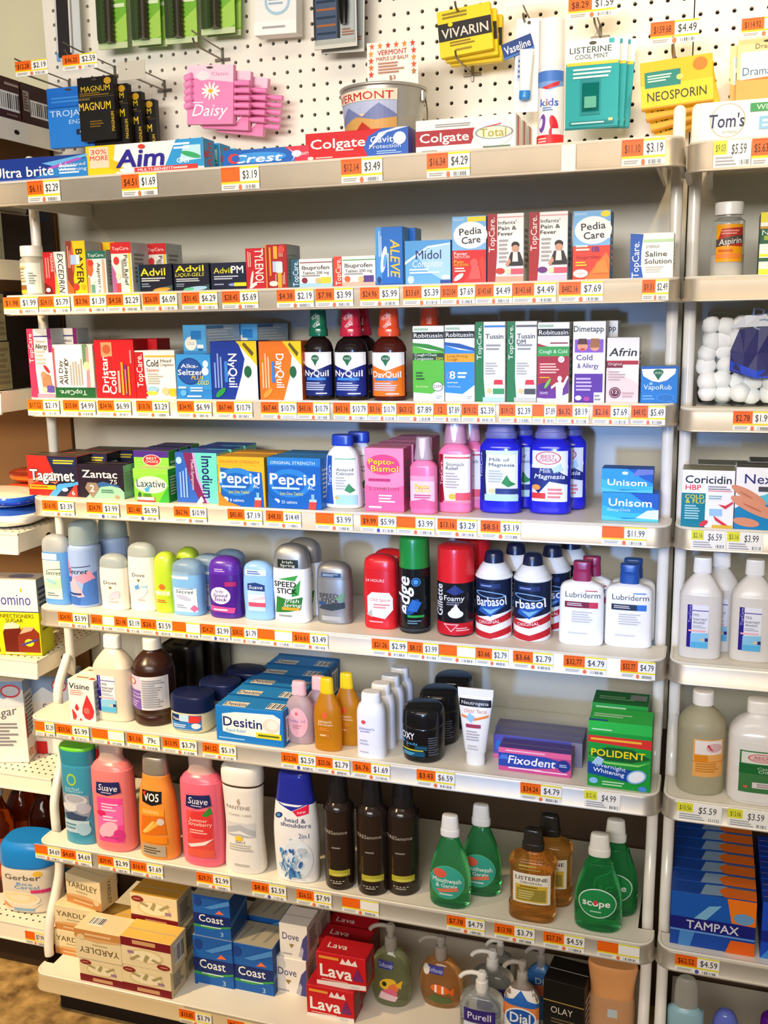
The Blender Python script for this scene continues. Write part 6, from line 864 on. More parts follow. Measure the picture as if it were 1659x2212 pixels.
flask('white jug with a green label and red disc', 'oil jug', 16, (1572, 1700, 1510, 1748), .8, [('body', [(0, .84), (.01, .92), (.05, .99), (.1, 1), (.58, 1), (.64, .99), (.7, .95), (.78, .74), (.84, .46), (.87, .34), (.87, .34), (.89, .34)], 'e9e6e2', 'gloss'), ('cap', [(.88, .38), (.88, .38), (.885, .42), (.885, .42), (.985, .41), (1, .36)], 'f4f0e8', 'plastic')], [(0, (.2, .96, .14, .56), '3f7a46', [R(.04, .7, 1, .97, 'dfe4d8'), E(.48, .84, .3, .1, 'c8404a'), E(.48, .84, .27, .085, 'e4c4c0'), T('BEST', .48, .86, .05, 'a83a44', .3, 1), T('CHOICE', .48, .81, .05, 'a83a44', .38, 1), R(0, .46, 1, .68, '1f6a34'), T('Castor', .6, .6, .06, 'c8e0c4', .4, .8), T('Oil', .52, .52, .07, 'c8e0c4', .2, .8), R(.3, .12, .96, .26, 'dcd4d0'), L(.4, .14, .9, .24, 2, '9a8a8a'), E(.16, .14, .05, .03, 'd8604a')])], 'oil_jug', n=3)
for t in [(77, 118, '', '$5.29'), (122, 192, '$33.56', '$5.99'), (200, 268, '', ''), (275, 345, '$1.16', '79c'), (352, 425, '$13.95', '$3.79'), (438, 510, '$41.52', '$5.19'), (608, 682, '$12.56', '$2.59', 2), (683, 755, '$25.06', '$2.79'), (762, 842, '$6.76', '$1.69'), (900, 982, '$3.43', '$6.59'), (1124, 1213, '$34.24', '$4.79')]: ticket(6, *t)
ticket(6, 1262, 1340, '$12.16', '$4.99', 1); ticket(16, 1462, 1560, '$10.56', '$5.59', 1); ticket(16, 1572, 1662, '$12.06', '$3.59', 1)

# ------------------------------------------------------------------ seventh shelf: shampoo, hair spray, mouthwash
SH = 'shampoo'
flask('turquoise shampoo bottle with a lime green flip top', SH, 7, (140, 209, 1608, 1825), .62, [('body', [(0, .88), (.01, .95), (.03, .97), (.3, .98), (.6, 1), (.82, .97), (.82, .97), (.825, .95)], '3a94b4', 'plastic'), ('cap', [(.825, .96), (.825, .96), (.83, .98), (.94, 1.02), (.94, 1.02), (.97, 1.02), (.97, 1.02)], '2f8aa4', 'plastic'), ('lid', [(.965, .99), (.965, .99), (.985, 1.0), (1, .94)], '74d83a', 'plastic')],
      [(0, (.08, .92, .05, .78), None, [E(.46, .86, .17, .085, 'a8c83a'), E(.46, .86, .12, .06, '3a94b4'), T('herbal', .46, .735, .04, 'b8dce8', .5, .6), T('essences', .5, .7, .04, 'b8dce8', .62, .6), P([(.02, .36), (.02, .66), (.96, .64), (.98, .4), (.9, .3), (.2, .3)], '8a97a8'), E(.52, .57, .4, .09, 'c4cad4'), E(.5, .59, .32, .055, 'a8aab8'), E(.3, .46, .3, .06, 'd4d8e0'), E(.78, .46, .22, .08, 'b0b4c4'), P([(.1, .36), (.4, .4), (.7, .36), (.9, .34), (.8, .28), (.2, .28)], '3a4a6a'), R(.04, .1, .92, .28, 'b8d0dc'), L(.1, .14, .6, .24, 2, '5a8aa0'), E(.74, .16, .22, .09, 'a0c4d8')])], 'shampoo_bottle', n=2.2)
def suave(short, bb, body, lab2, word, wc, extra):
    return flask(short, SH, 7, bb, .62, [('body', [(0, .84), (.01, .92), (.04, .98), (.2, 1), (.7, .98), (.76, .93), (.8, .8), (.82, .66), (.82, .66), (.84, .56)], body, 'plastic'), ('cap', [(.80, .66), (.80, .66), (.82, .64), (.85, .56), (.87, .53), (.87, .53), (.98, .54), (1, .5)], 'f3dcd4', 'clear2')],
      [(0, (.18, .88, .1, .68), None, [R(.1, 0, .96, .72, lab2), ('m', extra), P([(.1, .78), (.14, .96), (.9, .99), (.94, .82), (.5, .76)], '24285e'), T('Suave', .52, .885, .1, 'e8e4f0', .64, 1.4, sh=.2), L(.3, .79, .7, .82, 1, 'b8b4d0')])], 'shampoo_bottle', n=2.4)
suave('coral pink shampoo bottle with a magenta label', (205, 289, 1600, 1844), 'ec7f80', 'ec4a9a', '', '', [P([(.1, .5), (.96, .62), (.96, .3), (.1, .2)], 'f06ab0'), E(.44, .2, .34, .12, 'f8b8cc', .2), E(.8, .12, .18, .1, 'd83a8a'), L(.26, .5, .86, .64, 3, 'f6c4de'), E(.24, .46, .16, .05, 'd8286a'), L(.3, .34, .84, .44, 2, 'f8d0e4'), L(.3, .06, .8, .1, 1, 'b84a7a')])
flask('orange shampoo bottle with silver cap and black emblem', SH, 7, (302, 382, 1632, 1862), .6, [('body', [(0, .9), (.01, .97), (.05, 1), (.3, 1), (.6, .9), (.76, .72), (.82, .68), (.82, .68), (.83, .64)], 'e8923c', 'plastic'), ('cap', [(.825, .64), (.825, .64), (.83, .66), (.83, .66), (.97, .62), (1, .54)], 'b4aca0', 'tin')], [(0, (.14, .86, .04, .72), None, [P([(.14, .78), (.12, .95), (.84, .95), (.84, .78), (.5, .74)], '1c1a1c'), T('VO5', .48, .86, .11, 'f4f2f0', .54, 2.6), P([(.16, .92), (.3, .94), (.24, .86)], 'e23a34'), R(.06, .6, .9, .7, 'ef9a2a'), T('NORMAL', .46, .65, .05, 'f8d8a0', .6, 1), P([(.04, .3), (.1, .58), (.9, .6), (.96, .34)], 'd8701c'), P([(.2, .36), (.7, .54), (.84, .52), (.3, .34)], 'f0b44a'), P([(.1, .34), (.5, .52), (.6, .52), (.2, .32)], 'f4c46a'), E(.78, .52, .12, .05, 'd0c8c0'), R(.02, .2, .96, .3, 'ef8a1c'), R(.06, 0, .9, .17, 'b4a68e'), L(.12, .03, .84, .14, 3, '6a5a44')])], 'shampoo_bottle', n=2.3)
suave('strawberry pink shampoo bottle with a red label', (395, 483, 1625, 1880), 'ee6a84', 'e2504a', '', '', [P([(.1, .5), (.3, .7), (.8, .74), (.96, .6), (.9, .3), (.3, .28)], 'dc3a3c'), P([(.62, .66), (.9, .8), (.96, .7), (.8, .64)], '3a8a3a'), T('Summer', .5, .58, .05, 'f8dcd4', .6, 1), T('Strawberry', .54, .52, .06, 'f8dcd4', .78, 1), L(.2, .36, .84, .44, 2, 'f0b0a8'), P([(.1, .18), (.6, .24), (.96, .3), (.7, .2), (.2, .14)], 'f8e4e0'), R(.1, 0, .96, .12, 'e8604a')])
flask('white shampoo bottle with a dark ring under its cap', SH, 7, (486, 571, 1650, 1892), .62, [('body', [(0, .88), (.012, .96), (.05, 1), (.14, .98), (.4, .9), (.6, .92), (.82, .98), (.82, .98), (.825, .97)], 'eeebe6', 'plastic'), ('ring', [(.825, .985), (.825, .985), (.845, .99), (.845, .99)], '4a3826', 'gloss'), ('cap', [(.845, .98), (.845, .98), (.85, 1), (.93, 1.02), (.98, .97), (1, .84)], 'f2eee6', 'plastic')], [(0, (.12, .9, .06, .8), None, [P([(.44, .86), (.52, .9), (.56, .84), (.5, .8)], 'b8a890'), T('PANTENE', .46, .775, .045, '8a7a6a', .74, .8), T('CLASSIC CARE', .5, .68, .028, 'a8a098', .7, .6), R(.06, .4, .94, .58, 'b4b8c0'), P([(.06, .5), (.5, .56), (.94, .48), (.94, .58), (.06, .58)], 'd4d4d8'), P([(.06, .42), (.5, .48), (.94, .4), (.5, .44)], 'e6e6e8'), E(.46, .38, .12, .035, 'f0c83a'), T('2in1', .48, .335, .035, '7a7a6a', .3, 1), L(.14, .22, .9, .31, 3, 'b8b4ac'), L(.3, .02, .8, .07, 1, 'c0bcb4')])], 'shampoo_bottle', n=2.3)
flask('white shampoo bottle with a deep blue slanted cap', SH, 7, (594, 688, 1665, 1909), .55, [('body', [(0, .8), (.01, .88), (.04, .94), (.3, 1), (.5, 1), (.7, .9), (.74, .86)], 'f0f1f4', 'plastic'), ('cap', [(.73, .875), (.8, .82), (.8, .82), (.9, .76), (.97, .72), (.97, .72), (1, .62)], '232e9c', 'gloss')], [(0, (.06, .95, .04, .76), None, [P([(.1, .96), (.14, 1.02), (.9, 1.02), (.9, .98), (.5, .88)], '232e9c'), P([(.52, .88), (.9, .97), (.9, .86), (.64, .82)], 'e0244a'), T('new', .74, .88, .04, 'f8dce4', .2, 1, rot=10), E(.16, .8, .11, .035, '24306a', .2), E(.16, .8, .06, .02, '4a9ad8', .2), T('head &', .58, .77, .055, '3a3f7a', .5, 1.2), T('shoulders', .58, .71, .055, '3a3f7a', .72, 1.2), T('2in1', .78, .58, .06, '5a6a9a', .24, .8), L(.44, .5, .84, .54, 1, 'a8b0c8'), E(.62, .28, .34, .26, 'e4edf6')] + [E(.2+.5*random.random(), .04+.34*random.random()**1.3, .02+.05*random.random(), .012+.022*random.random(), random.choice(('4a8ac8', '7ab0dc', '3a6ab0', 'b0d0ea')), random.random()*3) for _ in range(46)] + [E(.72, .4, .1, .04, 'c4d0e0')])], 'shampoo_bottle', n=2.3)
for i, (bb, wd) in enumerate([((702, 764, 1659, 1930), 'first black hair mousse can, beside the blue capped bottle'), ((772, 838, 1665, 1939), 'middle black hair mousse can of three'), ((836, 905, 1670, 1937), 'third black hair mousse can, nearest the green mouthwash')]):
    flask(wd, 'hair mousse', 7, bb, 1.0, [('body', [(0, .94), (.005, .98), (.02, 1), (.02, 1), (.62, 1), (.66, .96), (.7, .84), (.73, .66), (.735, .62)], '2a1f1a', 'gloss'), ('cap', [(.73, .62), (.73, .62), (.735, .66), (.8, .64), (.92, .56), (.985, .5), (1, .4)], '1c1a1a', 'plastic')],
      [(0, (.04, .96, .03, .62), None, [T('TRESemme', .5, .8, .05, 'b8aea0', .84, 1), VT('EXTRA HOLD', .3, .36, .05, '8a6a30', .3, .8, True), L(.4, .56, .84, .6, 1, '8a8278'), R(.26, .16, .96, .25, 'b8b03a'), R(.4, .17, .9, .2, 'd4cc5a'), T('.....', .56, .11, .05, 'd8d4c4', .5, 3), L(.4, .04, .8, .08, 1, '9a9488')])], 'hair_mousse_can', n=2)
def wash(short, bb, col, pr, lab, cap='f0efea', behind=1, capn='cap', n=2.4, dr=.62, capk='plastic', bdx=.01):
    return flask(short, 'mouthwash', 7, bb, dr, [('body', pr, col, 'clear'), (capn, [(.775, .42), (.775, .42), (.78, .46), (.84, .46), (.85, .43), (.85, .43), (.98, .38), (1, .32)], cap, capk)], lab, 'mouthwash_bottle', n=n, behind=behind, gap=.006, back_dx=bdx)
PRM = [(0, .84), (.01, .92), (.04, .98), (.14, 1), (.36, .96), (.54, .78), (.66, .58), (.74, .42), (.76, .36), (.76, .36), (.79, .36)]
wash('clear green mouthwash bottle with a round teal label', (929, 1017, 1760, 1970), '62d692', PRM, [(0, (.06, .9, .1, .5), None, [E(.5, .5, .5, .46, '4ab08a'), E(.5, .5, .47, .43, '3aa592'), E(.3, .74, .2, .12, 'e0604a'), T('Mouthwash', .5, .56, .12, 'f0f4f0', .82, 2), T('& Gargle', .5, .42, .1, 'f0f4f0', .62, 1.8), P([(.2, .3), (.8, .4), (.84, .3), (.3, .22)], 'e07a5a'), L(.3, .14, .7, .22, 1, 'c8e4d8')])], behind=1, bdx=.045)
PRL = [(0, .9), (.01, .96), (.04, 1), (.16, 1), (.18, .95), (.56, .95), (.6, 1), (.66, .98), (.7, .84), (.74, .5), (.76, .36), (.76, .36), (.8, .34)]
wash('amber mouthwash bottle with a cream and yellow label', (1101, 1203, 1790, 1995), 'f2b45a', PRL, [(0, (.12, .9, .22, .56), 'efe9d8', [T('LISTERINE', .5, .84, .12, '3a2a2a', .86, 2), T('ORIGINAL', .5, .7, .07, '4a3a3a', .6, 1), R(.08, .06, .92, .62, 'd8b43a'), R(.12, .1, .88, .5, '9a8a3a'), L(.16, .14, .6, .44, 4, 'd8c878'), L(.2, .53, .8, .6, 1, '7a6420')]), (0, (.18, .84, .58, .68), None, [L(.1, .1, .9, .9, 2, 'b8a04a')], 'neck_label')], cap='2a2724', n=3, behind=1, capk='gloss', bdx=.02)
PRS = [(0, .84), (.01, .92), (.04, .98), (.16, 1), (.34, .98), (.5, .84), (.6, .7), (.68, .6), (.7, .56), (.7, .5), (.7, .5), (.79, .4)]
wash('large green mouthwash bottle with an oval white outlined emblem', (1242, 1346, 1800, 2017), '4ad082', PRS, [(0, (.06, .95, .12, .52), None, [E(.5, .5, .44, .38, 'e8f0ea'), E(.5, .5, .42, .355, '1f8a4a'), T('scope', .48, .52, .17, 'f0f2ee', .64, 3.2), E(.46, .53, .05, .06, 'd8404a'), L(.34, .26, .66, .32, 1, 'b8dcc4')])], cap='eae8dc', behind=1, bdx=.022)
flask('dark red bottle behind the turquoise shampoo', SH, 7, (196, 236, 1622), .7, [('body', [(0, .9), (.02, 1), (.7, 1), (.8, .7), (.84, .5)], '8a1420', 'plastic'), ('cap', [(.83, .5), (.83, .5), (1, .46)], '7a101a', 'plastic')], [(0, (.2, .8, .2, .6), 'b84a4a', [])], 'shampoo_bottle', yf=-.09, row=False)
def tampon(short, bb, cut=False):
    return carton(short, 'tampon box', 17, bb, .036, '1c4aa8', [P([(0, .5), (.5, .56), (1, .52), (1, 1), (0, 1)], '1a5ab4'), P([(.25, .5), (.45, .8), (.6, .84), (.4, .5)], '7ab4d8'), P([(.1, 0), (.12, .3), (.3, .3), (.24, 0)], '4a8ad0'), R(0, .32, 1, .54, '1a1f78'), T('TAMPAX', .5, .42, .15, 'd8dae4', .62, 2.2), P([(.72, .56), (.66, 1), (1, 1), (1, .54)], 'ee7a1c'), E(.86, .66, .12, .1, '6a9ac8'), P([(.66, 0), (.72, .24), (1, .24), (1, 0)], 'e8641c'), R(0, .28, 1, .31, '6a9ad8')], 'tampon_carton', side='1a3a8a', top='1f4aa0', behind=6, gap=.001, tops=[P([(.34, .02), (.4, .9), (.7, .98), (.6, .1)], '8aa8c4'), P([(.62, .05), (.56, .55), (.66, .98), (1, .98), (1, .05)], 'e8742a'), R(.66, .86, 1, .98, '5a6a8a')])
tampon('blue and orange carton with a white wordmark', (1448, 1633, 1936, 2052))
carton('deep blue carton cut off by the right photo edge', 'tampon box', 17, (1644, 1800, 1960, 2082), .036, '1c4ac0', [R(0, .3, 1, .5, '1a2a8a'), P([(0, 0), (.2, .3), (.4, .3), (.3, 0)], '3a8ad8')], 'tampon_carton', side='1a3a8a', top='1f3a9a', behind=5, gap=.001)
for t in [(77, 132, '', '$4.69'), (133, 198, '$4.69', '$4.69'), (213, 280, '$29.95', '$2.99'), (284, 352, '$16.91', '$1.69'), (425, 497, '$29.71', '$2.99'), (545, 618, '$8.81', '$2.59', 2), (641, 716, '$26.52', '$7.99'), (739, 818, '', ''), (965, 1047, '$7.78', '$4.79'), (1068, 1155, '$13.98', '$3.79'), (1174, 1263, '$27.39', '$4.59'), (1290, 1382, '', '')]: ticket(7, *t)
ticket(17, 1458, 1555, '$62.52', '$4.59', 2)
# ------------------------------------------------------------------ lowest shelf: soap
SO = 'soap box'
YC = 'e6d4a8'
YA = [R(0, 0, 1, .3, 'c8894a'), P([(0, .3), (.5, .38), (1, .3), (1, .26), (0, .24)], 'd8a870'), T('YARDLEY', .48, .68, .2, '6a5a3a', .86, .5), L(.3, .44, .7, .5, 1, 'a89a70'), E(.86, .26, .08, .1, 'e0c89a'), L(.2, .08, .8, .2, 1, 'e4c090')]
YB = [R(0, 0, 1, .3, '7a1a22'), R(.3, .06, .76, .2, 'c89a6a'), E(.5, .56, .34, .24, 'd8c48c'), E(.5, .58, .3, .2, 'efe2bc'), P([(.42, .56), (.5, .8), (.56, .74), (.5, .5)], 'a89a6a'), P([(.6, .6), (.8, .8), (.84, .74), (.66, .54)], 'a89a6a'), P([(.36, .6), (.2, .7), (.24, .76), (.4, .68)], 'a89a6a'), E(.16, .84, .13, .1, '8a2a24'), L(.08, .82, .24, .86, 1, 'e0b8a0'), R(.74, .44, .86, .54, '9a7a9a')]
def soap(short, bb, ops, col=YC, zb=None, yf=None, rz=0, depth=.06, row=False, side=None, flip=False, sops=(), tops=(), label=None, dx=0, top=None, name='soap_box'):
    if flip: ops = [o if o[0] != 'm' else ('m', o[1]) for o in ops]
    def fl(o):
        if o[0] == 'p': return ('p', [(1-u, 1-v) for u, v in o[1]], o[2])
        if o[0] == 't': return ('t', o[1], 1-o[2], 1-o[3], *o[4:9], 180)
        return ('m', [fl(x) for x in o[1]])
    if flip: ops = [fl(o) for o in ops]
    o = carton(short, SO, 8, bb, depth, col, ops, name, zb=zb, yf=yf, rz=rz, row=row, side=side or col, sops=sops, tops=tops, label=label, group='soap boxes', top=top); o.location.x += dx; return dict(LAST)
zL = SZ[8]+.005
a = soap('lowest cream soap box of the left stack', (119, 203, 2015, 2066), YA)
b_ = soap('middle cream soap box of the left stack', (119, 207, 1962), YA, zb=a['z1'], yf=a['yf']+.002)
c = soap('top cream soap box of the left stack, turned askew', (138, 222, 1897), YA, zb=b_['z1'], yf=a['yf']+.012, rz=-.16, sops=[T('YARDLEY', .5, .5, .2, '6a5a3a', .8, .4, rot=-90)], depth=.05)
f = soap('lower soap box with maroon band, second column', (173, 264, 2076, 2143), YB, row=True)
soap('upside-down cream soap box on the second column', (163, 261, 2014), YA, zb=f['z1'], yf=f['yf']-.002, flip=True, tops=[BAR(.18, .3, .5, .75, 8)])
g = soap('lower soap box with maroon band, third column', (265, 369, 2092, 2161), YB, row=True)
soap('upper soap box with maroon band, third column', (262, 369, 2032), YB, zb=g['z1'], yf=g['yf']-.001, flip=True, top='e8bc5a', sops=[BAR(.2, .15, .8, .85, 7)])
d1 = soap('tan soap box at the back behind the second column', (205, 282, 2040), YB, yf=f['yf']+.066)
d2 = soap('tan soap box laid flat with a yellow top at the back', (204, 283, 1990), YB, zb=d1['z1'], yf=f['yf']+.066, top='e2b456')
h0 = g['z1']-g['z0']; y2 = g['yf']+.066
e1 = soap('lowest soap box of the tall column behind', (318, 402, 2068), YB, yf=y2); e2 = soap('middle soap box of the tall column behind', (300, 393, 2002), YB, zb=e1['z1'], yf=y2)
e3 = soap('top soap box of the tall column, its maroon band facing front', (283, 383, 1937), YB, zb=e2['z1'], yf=y2-.002, top='c8963c')
COA = [P([(0, 0), (0, .7), (.5, .76), (1, .7), (1, 0)], '1f5fb0'), R(0, .28, 1, .56, '172a6a'), P([(0, .28), (0, .22), (.5, .2), (1, .3), (1, .34), (.5, .25)], '3a9a4a'), T('Coast', .48, .45, .17, 'f0f2f0', .66, 2), L(.2, .24, .8, .28, 1, 'e0f0d8'), T('3', .76, .12, .1, 'a8cce8', .08, 1.4), E(.14, .84, .1, .1, '1c3f8a'), P([(.6, .6), (.72, .7), (.86, .62)], 'e8704a'), P([(.3, .72), (1, .98), (1, .86), (.5, .7)], '4a8acc')]
ct = [P([(.1+.3*k, .2), (.2+.3*k, .8), (.26+.3*k, .8), (.16+.3*k, .2)], '8a8a84') for k in range(3)]
def coast(short, bb, **k): return soap(short, bb, COA, '1f5aa8', side='1c4a8e', top='a8a28e', tops=ct, sops=[P([(0, .3), (1, .5), (1, .62), (0, .42)], '3a7ac0')], depth=.075, name='soap_pack', **k)
k1 = coast('lower blue soap pack of the left pair', (419, 503, 2027, 2132), row=True); coast('upper blue soap pack of the left pair', (418, 497, 1938), zb=k1['z1'], yf=k1['yf']+.002)
k2 = coast('blue soap pack standing alone in front', (502, 590, 2043, 2147), row=True)
k3 = coast('lower blue soap pack at the back behind the lone one', (524, 604, 2072), yf=k2['yf']+.082); coast('upper blue soap pack at the back behind the lone one', (530, 606, 1982), zb=k3['z1'], yf=k2['yf']+.083)
DO = [T('Dove', .4, .64, .2, '4a4a78', .58, 1.2), P([(.34, .42), (.52, .42), (.42, .3)], '9a7a3a'), P([(.8, 0), (.74, .3), (.84, .62), (1, .8), (1, 0)], '4a4a86'), P([(.66, .1), (.8, .4), (.86, .3), (.8, .05)], 'b8b4c8'), L(.1, .08, .5, .16, 1, 'b0acb4')]
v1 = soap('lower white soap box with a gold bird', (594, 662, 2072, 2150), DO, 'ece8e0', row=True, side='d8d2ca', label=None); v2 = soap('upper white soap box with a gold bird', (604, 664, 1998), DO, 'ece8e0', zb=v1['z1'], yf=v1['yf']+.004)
v3 = soap('white soap box behind the lower gold bird box', (612, 676, 2040), DO, 'ddd8d0', yf=v1['yf']+.064); soap('white soap box behind the upper gold bird box', (622, 690, 1974), DO, 'ddd8d0', zb=v3['z1'], yf=v1['yf']+.068)
LA = [P([(0, 0), (0, .12), (1, .2), (1, .06), (.6, 0)], 'f0e8e4'), T('Lava', .4, .46, .36, 'f6f2ee', .66, 3.2), P([(.72, .3), (.84, .7), (.96, .3)], '7a2a6a'), R(.06, .82, .46, .9, 'e89a3a'), P([(.48, .74), (.54, .92), (.6, .8), (.66, .94), (.72, .8), (.8, .92), (.84, .74)], 'f4e4e0'), L(.1, .16, .7, .22, 1, 'f0b0a8'), R(.7, .08, .86, .14, 'd8d8d8')]
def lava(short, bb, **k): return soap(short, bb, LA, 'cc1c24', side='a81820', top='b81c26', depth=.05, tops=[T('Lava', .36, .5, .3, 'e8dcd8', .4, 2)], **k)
l1 = lava('front red soap box at the shelf edge', (663, 764, 2136, 2204), row=True)
l2 = lava('lower red soap box second from front', (676, 778, 2120), yf=l1['yf']+.054); l3 = lava('red soap box stacked over the front one', (684, 790, 2064), zb=l1['z1'], yf=l1['yf']+.008)
l4 = lava('lower red soap box third from front', (690, 790, 2098), yf=l1['yf']+.108); l5 = lava('upper red soap box third from front', (690, 792, 2034), zb=l4['z1'], yf=l1['yf']+.106)
l6 = lava('lower red soap box at the back', (704, 802, 2076), yf=l1['yf']+.162); lava('upper red soap box at the back', (704, 804, 2006), zb=l6['z1'], yf=l1['yf']+.162)
# pump bottles
def pumphead(colr, sx=-1, w=.62, hgt=.2):
    def f(o, a, h, b_):
        m = mat(colr, 'clear2' if colr[0] == 'd' else 'plastic'); z = h*(1-hgt); mb = MB()
        mb.solid(cr([(z-.012, a*.3, a*.3), (z-.012, a*.3, a*.3), (z+.012, a*.28, a*.28), (z+.014, a*.16, a*.16), (z+.014, a*.16, a*.16), (h-.012, a*.13, a*.13), (h-.012, a*.13, a*.13)], 2), 2, m, 22); c1 = mb.build('pump_collar', o, smooth=40)
        mb = MB(); mb.solid([(h-.014, a*.2, a*.2), (h-.004, a*.24, a*.2), (h, a*.16, a*.14)], 2, m, 20); mb.tube(cr([(0, 0, h-.006), (sx*a*.45, -.002, h-.004), (sx*a*.8, -.004, h-.008), (sx*a*.98, -.004, h-.016)], 3), .0042, m, 10); c2 = mb.build('pump_nozzle', o, smooth=50)
        return [c1, c2]
    return f
def soft(short, bb, liq, fish):
    return flask(short, 'hand soap', 8, bb, .6, [('body', [(0, .66), (.012, .76), (.06, .86), (.2, .98), (.34, 1), (.5, .94), (.62, .72), (.7, .4), (.73, .3), (.75, .28)], liq, 'clear')], [(0, (.1, .9, .08, .58), None, fish)], 'hand_soap_bottle', n=2.2, extra=pumphead('d4ccc0', -1, hgt=.24))
soft('greenish hand soap pump bottle with yellow fish', (802, 889, 1996, 2183), 'c4cfa0', [R(.2, .86, .66, 1.04, '3a3f8a'), T('Softsoap', .43, .95, .1, 'c8ccec', .42, .8), E(.5, .5, .26, .14, 'f0c42c', .2), E(.66, .4, .18, .12, 'ef7a4a', .5), E(.54, .26, .24, .12, 'e86a8a'), E(.4, .5, .07, .06, '2a2a1a'), P([(.7, .5), (.92, .62), (.88, .4)], 'f0b82c'), P([(.2, .1), (.3, .3), (.8, .2), (.7, .06)], 'f4d0d8')])
soft('amber hand soap pump bottle with a clownfish', (908, 999, 2022, 2186), 'f0b878', [R(.2, .9, .64, 1.1, '3a3f9a'), T('Softsoap', .42, 1.0, .1, 'c8ccec', .4, .8), E(.55, .5, .27, .13, 'ef6a24', -.15), R(.4, .4, .46, .62, 'f4f0ea'), R(.6, .38, .66, .6, 'f4f0ea'), P([(.78, .44), (.94, .58), (.92, .32)], 'ef6a24'), P([(.16, .14), (.36, .34), (.84, .26), (.9, .12), (.5, .06)], '5a6a3a'), E(.14, .96, .1, .12, 'e0dcd4')])
SAN = [('body', [(0, .84), (.01, .92), (.05, .98), (.5, 1), (.62, .96), (.7, .76), (.75, .42), (.77, .34), (.77, .34), (.79, .32)], 'dfe4e2', 'clear')]
flask('clear sanitiser pump bottle with a purple label', 'hand sanitiser', 8, (995, 1088, 2098, 2268), .6, SAN, [(0, (.14, .86, .1, .56), None, [R(0, .6, 1, 1, '3a2a7a'), T('Purell', .5, .8, .2, 'e8e4f4', .74, 2), R(0, 0, 1, .58, 'e4e8f0'), L(.14, .14, .86, .5, 3, '6a6aa0'), R(.1, .04, .3, .12, '3a9a5a')])], 'sanitiser_bottle', n=2.8, extra=pumphead('f2efe8', -1, hgt=.21), behind=1, gap=.018, back_dx=.006)
flask('blue and orange hand soap with an oval blue emblem', 'hand soap', 8, (1089, 1167, 2074, 2275), .6, [('body', [(0, .84), (.01, .92), (.05, .98), (.5, 1), (.6, .96), (.7, .62), (.75, .36), (.77, .3)], 'b8a494', 'clear2')], [(0, (.02, .98, .08, .7), 'f4efe8', [P([(0, .6), (0, .82), (.3, .86), (.5, 1), (.7, .86), (1, .8), (1, .6)], '2a6ac0'), P([(0, .5), (0, .76), (1, .72), (1, .5)], 'f08a4a'), E(.5, .52, .44, .2, 'f4f4f0'), E(.5, .52, .4, .17, '1f5ab4'), T('Dial', .5, .53, .18, 'f6f6f4', .58, 3), L(.2, .28, .8, .36, 1, '2a6ac0'), P([(0, 0), (0, .2), (.5, .3), (1, .2), (1, 0)], 'f0a060')])], 'hand_soap_bottle', n=2.8, extra=pumphead('dcd4ca', -1, hgt=.2))
q = dict(LAST)
flask('blue hand soap pump standing behind the oval emblem one', 'hand soap', 8, (1136, 1202, 2044), .6, [('body', [(0, .84), (.01, .92), (.05, .98), (.5, 1), (.6, .96), (.7, .62), (.75, .36), (.77, .3)], '3a78b8', 'plastic')], [(0, (.02, .98, .3, .68), '2f6ab0', [P([(0, .5), (.6, .62), (1, .5), (1, .2), (0, .2)], 'e8744a'), T('Dial', .6, .74, .2, 'd8e0ec', .5, 2)])], 'hand_soap_bottle', n=2.8, extra=pumphead('d4cac4', -1, hgt=.2), yf=q['yf']+.09, row=False)
flask('sanitiser bottle at the back showing a purple label', 'hand sanitiser', 8, (1052, 1110, 2028), .6, SAN, [(0, (.1, .9, .3, .62), '3a2a6a', [T('Purell', .5, .5, .3, 'c8c0e0', .7, 2)])], 'sanitiser_bottle', n=2.8, extra=pumphead('e4e0d8', -1, hgt=.21), yf=q['yf']+.14, row=False)
carton('black carton with gold line and white lettering', 'face cream', 8, (1172, 1262, 2124, 2285), .07, '15120f', [R(0, .72, 1, .735, 'a88a4a'), T('OLAY', .46, .62, .085, 'd8d0c0', .54, 1), L(.2, .44, .8, .52, 2, '6a5a40'), R(.1, .1, .9, .2, '4a3a28'), E(.5, .3, .2, .08, '2a241c')], 'face_cream_carton', side='0f0d0b', top='1c1814', rz=-.12)
flask('tan lotion bottle with a wide waisted cap', 'lotion bottle', 8, (1268, 1376, 2076, 2290), .5, [('body', [(0, .8), (.02, .88), (.1, .92), (.5, .94), (.62, .92), (.66, .86)], 'd09a6c', 'plastic'), ('cap', [(.655, .86), (.655, .86), (.67, .88), (.78, .9), (.9, .96), (.97, 1), (1, .94)], 'f0a868', 'plastic')], [(0, (.1, .9, .05, .58), None, [R(.42, .78, .66, .95, 'c4d0d4'), P([(.3, .3), (.4, .6), (.74, .64), (.8, .3)], 'd8384a'), L(.2, .08, .8, .24, 2, 'f0d8b8')])], 'lotion_bottle', n=2.6)
flask('pale blue bottle with a frosted cap in the right-hand bay', 'bath product', 18, (1440, 1520, 2110, 2330), .6, [('body', [(0, .9), (.02, 1), (.6, 1), (.66, .92), (.7, .72), (.71, .66)], '9ac4d0', 'plastic'), ('cap', [(.70, .62), (.70, .62), (.71, .66), (.86, .64), (.96, .56), (1, .4)], 'd8d4c8', 'clear2')], [(0, (.15, .85, .1, .5), 'c8dce0', [L(.1, .2, .9, .8, 4, '7aa0b0')])], 'bath_bottle')
